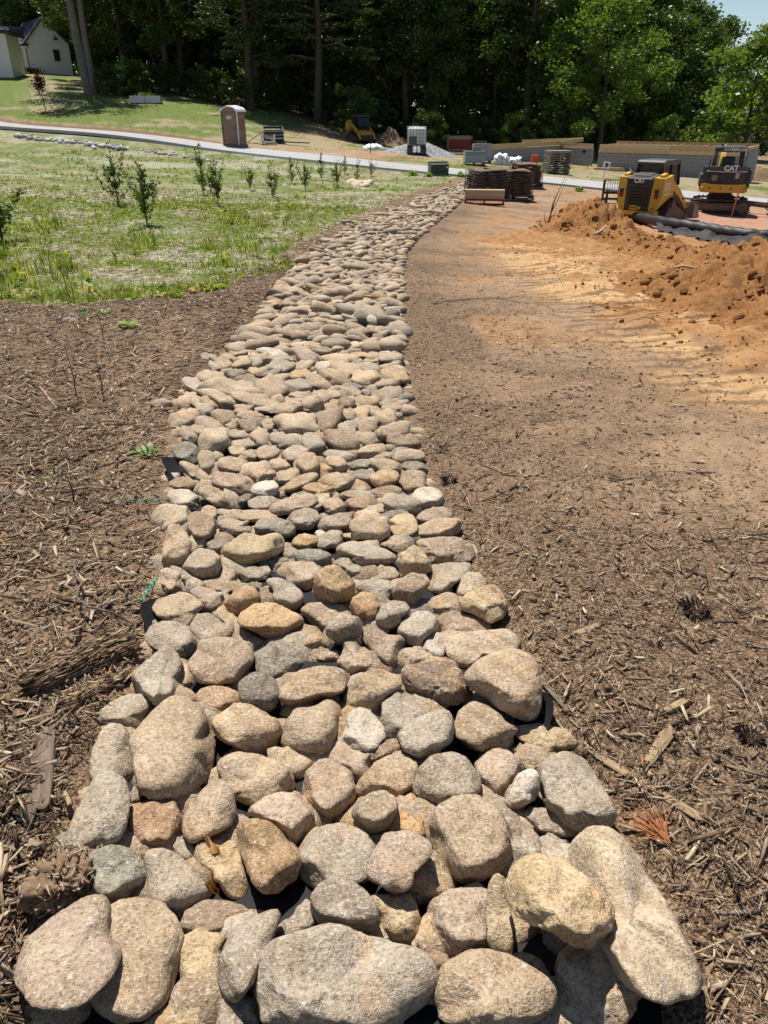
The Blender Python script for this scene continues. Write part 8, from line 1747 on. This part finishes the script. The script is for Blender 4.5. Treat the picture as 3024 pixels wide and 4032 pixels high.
def tree_mesh(args, lm):
    tb, v, f = limb_tree(*args); root = empty('tree', (0, 0, 0)); tb.build('trunk', M_TRUNK, root); mesh_np('crown', v, f, lm, root); return root
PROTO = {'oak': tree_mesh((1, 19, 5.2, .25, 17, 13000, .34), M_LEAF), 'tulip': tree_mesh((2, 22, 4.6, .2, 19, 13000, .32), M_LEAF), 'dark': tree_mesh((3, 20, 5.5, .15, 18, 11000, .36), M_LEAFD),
         'maple': tree_mesh((4, 12, 5.0, .22, 18, 15000, .27), M_LEAFB), 'pine': tree_mesh((5, 22, 6.0, .2, 26, 15000, .40, 'pine', 1.25), M_PINE), 'bush': tree_mesh((6, 5.5, 2.8, .08, 14, 7000, .22), M_LEAFB),
         'darkbush': tree_mesh((7, 5, 2.6, .05, 14, 6000, .24), M_LEAF), 'lowoak': tree_mesh((11, 14, 5.0, .06, 20, 14000, .30), M_LEAF), 'poplar': tree_mesh((8, 24, 3.6, .45, 16, 9000, .32), M_LEAFD)}
NAMES = {'oak': 'oak_tree', 'tulip': 'broadleaf_tree', 'dark': 'broadleaf_tree', 'maple': 'maple_tree', 'pine': 'pine_tree', 'bush': 'bush', 'darkbush': 'bush', 'poplar': 'tall_tree', 'lowoak': 'oak_tree'}
def plant(kind, x, y, s, label, group=None, rz=0.0, sz=1.0, dz=0.0, cat=None):
    o = copy_tree(PROTO[kind]); o.name = NAMES[kind]; o.location = (x, y, float(g0(x, y)) - .1 + dz); o.scale = (s, s, s * sz); o.rotation_euler = (0, 0, rz)
    return tag(o, label, cat or ('bush' if 'bush' in kind else 'tree'), group)
def at(px, Y): d = ray(px, 400); return d[0] * Y / d[1]
# trees one can tell apart, from the left
T = [('pine', 985, 74, .95, 'big dark pine with drooping layered boughs left of the portable toilet'), ('pine', 1255, 74, 1.0, 'tall straight pine with bare lower branches behind the far loader'),
     ('maple', 2380, 69, .98, 'bright green maple standing over the brush pile, lighter than the wood behind'), ('bush', 2960, 60, 1.55, 'bright green leafy bush tree at the right picture border'),
     ('tulip', 2080, 76, 1.0, 'tall dark leaved tree with a thick trunk behind the lumber'), ('tulip', 1600, 78, .95, 'tall tree with an ivy dark trunk behind the gravel pile'), ('oak', 1830, 82, 1.0, 'broad leafy tree lit on its right side, behind the red container'),
     ('oak', 2700, 84, .62, 'round topped tree below the open sky at the upper right'), ('oak', 2600, 92, .75, 'tall leafy tree just left of the open patch of sky'), ('darkbush', 2960, 74, 1.3, 'dark bushy tree behind the bright bush at the right border'),
     ('darkbush', 1395, 71, .75, 'light green shrub growing just behind the far loader'), ('darkbush', 1700, 68, .6, 'pale silvery green shrub right behind the gravel pile'), ('darkbush', 2220, 70, .8, 'weeping dark bush left of the bright maple'),
     ('bush', 2640, 64, .62, 'light green bush hiding the left end of the brown roof'), ('bush', 2040, 71, .6, 'green shrub behind the tree stumps'), ('darkbush', 2860, 63, .8, 'dark green bush right of the brown roof')]
T += [('lowoak', 1480, 80, .9, 'leafy tree branched to the ground between the far loader and the gravel'), ('lowoak', 1720, 77, .85, 'tree branched to the ground just right of the gravel heap'), ('lowoak', 1950, 79, .95, 'tree branched to the ground behind the dark log pile'),
      ('lowoak', 2230, 78, 1.0, 'tree branched to the ground left of the bright maple'), ('lowoak', 2510, 80, 1.05, 'tree branched to the ground right of the bright maple'), ('lowoak', 2690, 86, .95, 'tree branched to the ground behind the brown roofed house'),
      ('lowoak', 2810, 92, .92, 'rounded tree right beside the open patch of sky'), ('lowoak', 1120, 82, .8, 'shaded leafy tree between the two big pines')]
for i, (k, px, Y, s, lab) in enumerate(T): plant(k, at(px, Y), Y, s, lab, None, i * 1.3)
# the other trunks of the wood, alike to the eye
rs = np.random.RandomState(31); n_w = 0
for row, (Y0, n, sc) in enumerate(((79, 15, .95), (86, 17, 1.05), (95, 17, 1.15), (106, 17, 1.3))):
    for i in range(n):
        px = -500 + 4000 * (i + rs.uniform(.2, .8)) / n; Y = Y0 + rs.uniform(-2.5, 2.5)
        if px > 2560: continue
        x = at(px, Y)
        if px < 330: Y += 22; x = at(px, Y)
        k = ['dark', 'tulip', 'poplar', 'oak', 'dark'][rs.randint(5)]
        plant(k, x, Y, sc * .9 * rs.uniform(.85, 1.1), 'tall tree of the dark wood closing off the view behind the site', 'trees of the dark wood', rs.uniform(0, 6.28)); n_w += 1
for px, Y, s in ((2760, 104, .62), (2560, 110, .9), (2880, 88, .42), (3010, 96, .40), (3110, 84, .45), (2680, 100, .7), (3250, 80, .5)):
    plant('dark', at(px, Y), Y, s, 'dark tree filling the right end of the wood below the sky', 'trees at the right end of the wood', px * .7)
# undergrowth along the foot of the wood
ug = [(px, 77 + 3 * math.sin(px)) for px in range(420, 2600, 62)]
for i, (px, Y) in enumerate(ug):
    plant('darkbush', at(px, Y), Y, .42 + .2 * ((i * 7) % 5) / 5, 'low dark bush of the undergrowth at the foot of the wood', 'undergrowth bushes at the foot of the wood', i * 1.1)
for px in range(300, 1560, 85):
    Y = 98 + 3 * math.sin(px * 1.3); plant('darkbush', at(px, Y), Y, 1.35, 'dense dark bush deep inside the wood', 'bushes deep inside the wood', px * .23)
for px in range(-500, 2560, 75):
    Y = 112 + 5 * math.sin(px * .7); plant('darkbush', at(px, Y), Y, 1.5, 'dense dark bush deep inside the wood', 'bushes deep inside the wood', px * .31)
for px in range(-500, 3600, 130):
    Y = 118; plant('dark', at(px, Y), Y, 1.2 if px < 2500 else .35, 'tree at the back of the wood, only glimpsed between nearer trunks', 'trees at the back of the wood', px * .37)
# double trunked tree in front of the house
b = G(347, 368); rt = empty('double_trunk_tree', b, 0, 'tall tree with a double grey trunk standing on the lawn beside the white house', 'tree')
M_GREYBARK = bark_material('grey_bark_tree', (.17, .15, .13), (.30, .275, .24), .35)
t1 = MB(); t1.tube([(.3, 0, -.4), (.05, 0, .5), (-.2, 0, 4), (-.35, .1, 9), (-.5, .2, 16)], [.62, .42, .36, .28, .12], 10); t1.build('trunk', M_GREYBARK, rt)
t2 = MB(); t2.tube([(.5, .1, -.4), (.55, .1, .5), (.45, .1, 4), (.6, .1, 9), (1.1, 0, 15)], [.5, .34, .27, .2, .1], 10); t2.build('trunk', M_GREYBARK, rt)
_, v_, f_ = limb_tree(9, 17, 5.2, .42, 18, 9000, .30); v_ = v_ + [-.3, 0, .4]; mesh_np('crown', v_, f_, M_LEAF, rt)
for k in list(PROTO.values()):
    for ch in list(k.children): bpy.data.objects.remove(ch)
    bpy.data.objects.remove(k)
# two young trees with dark red leaves on the lawn
M_REDLEAF = leaf_material('red_leaf', (.06, .008, .012), (.13, .022, .024), .12, .5, .008)
for (x, y), top, lab in (((181, 437), 293, 'young red leaved tree on the dry slope left of the double trunk tree'), ((844, 476), 350, 'young red leaved tree on the lawn just left of the portable toilet')):
    b = G(x, y); h = hfit(b, top); rt = empty('young_tree', b, 0, lab, 'young tree', 'red leaved young trees'); m = MB(); m.tube([(0, 0, -.1), (-.02 * h, 0, h * .4), (-.05 * h, 0, h * .95)], [.035, .028, .012], 6); m.build('trunk', M_STEM, rt)
    rs_ = np.random.RandomState(int(x)); n = 800; p_ = rs_.normal(0, 1, (n, 3)) * [.09 * h, .09 * h, .13 * h] + [-.045 * h, 0, h * .78]; v, f = leaf_cloud(p_, rs_.uniform(.10, .20, n), int(x)); mesh_np('crown', v, f, M_REDLEAF, rt)
print('wood trees', n_w)
# thin cloud veil high behind the trees, seen through the gap at the upper right
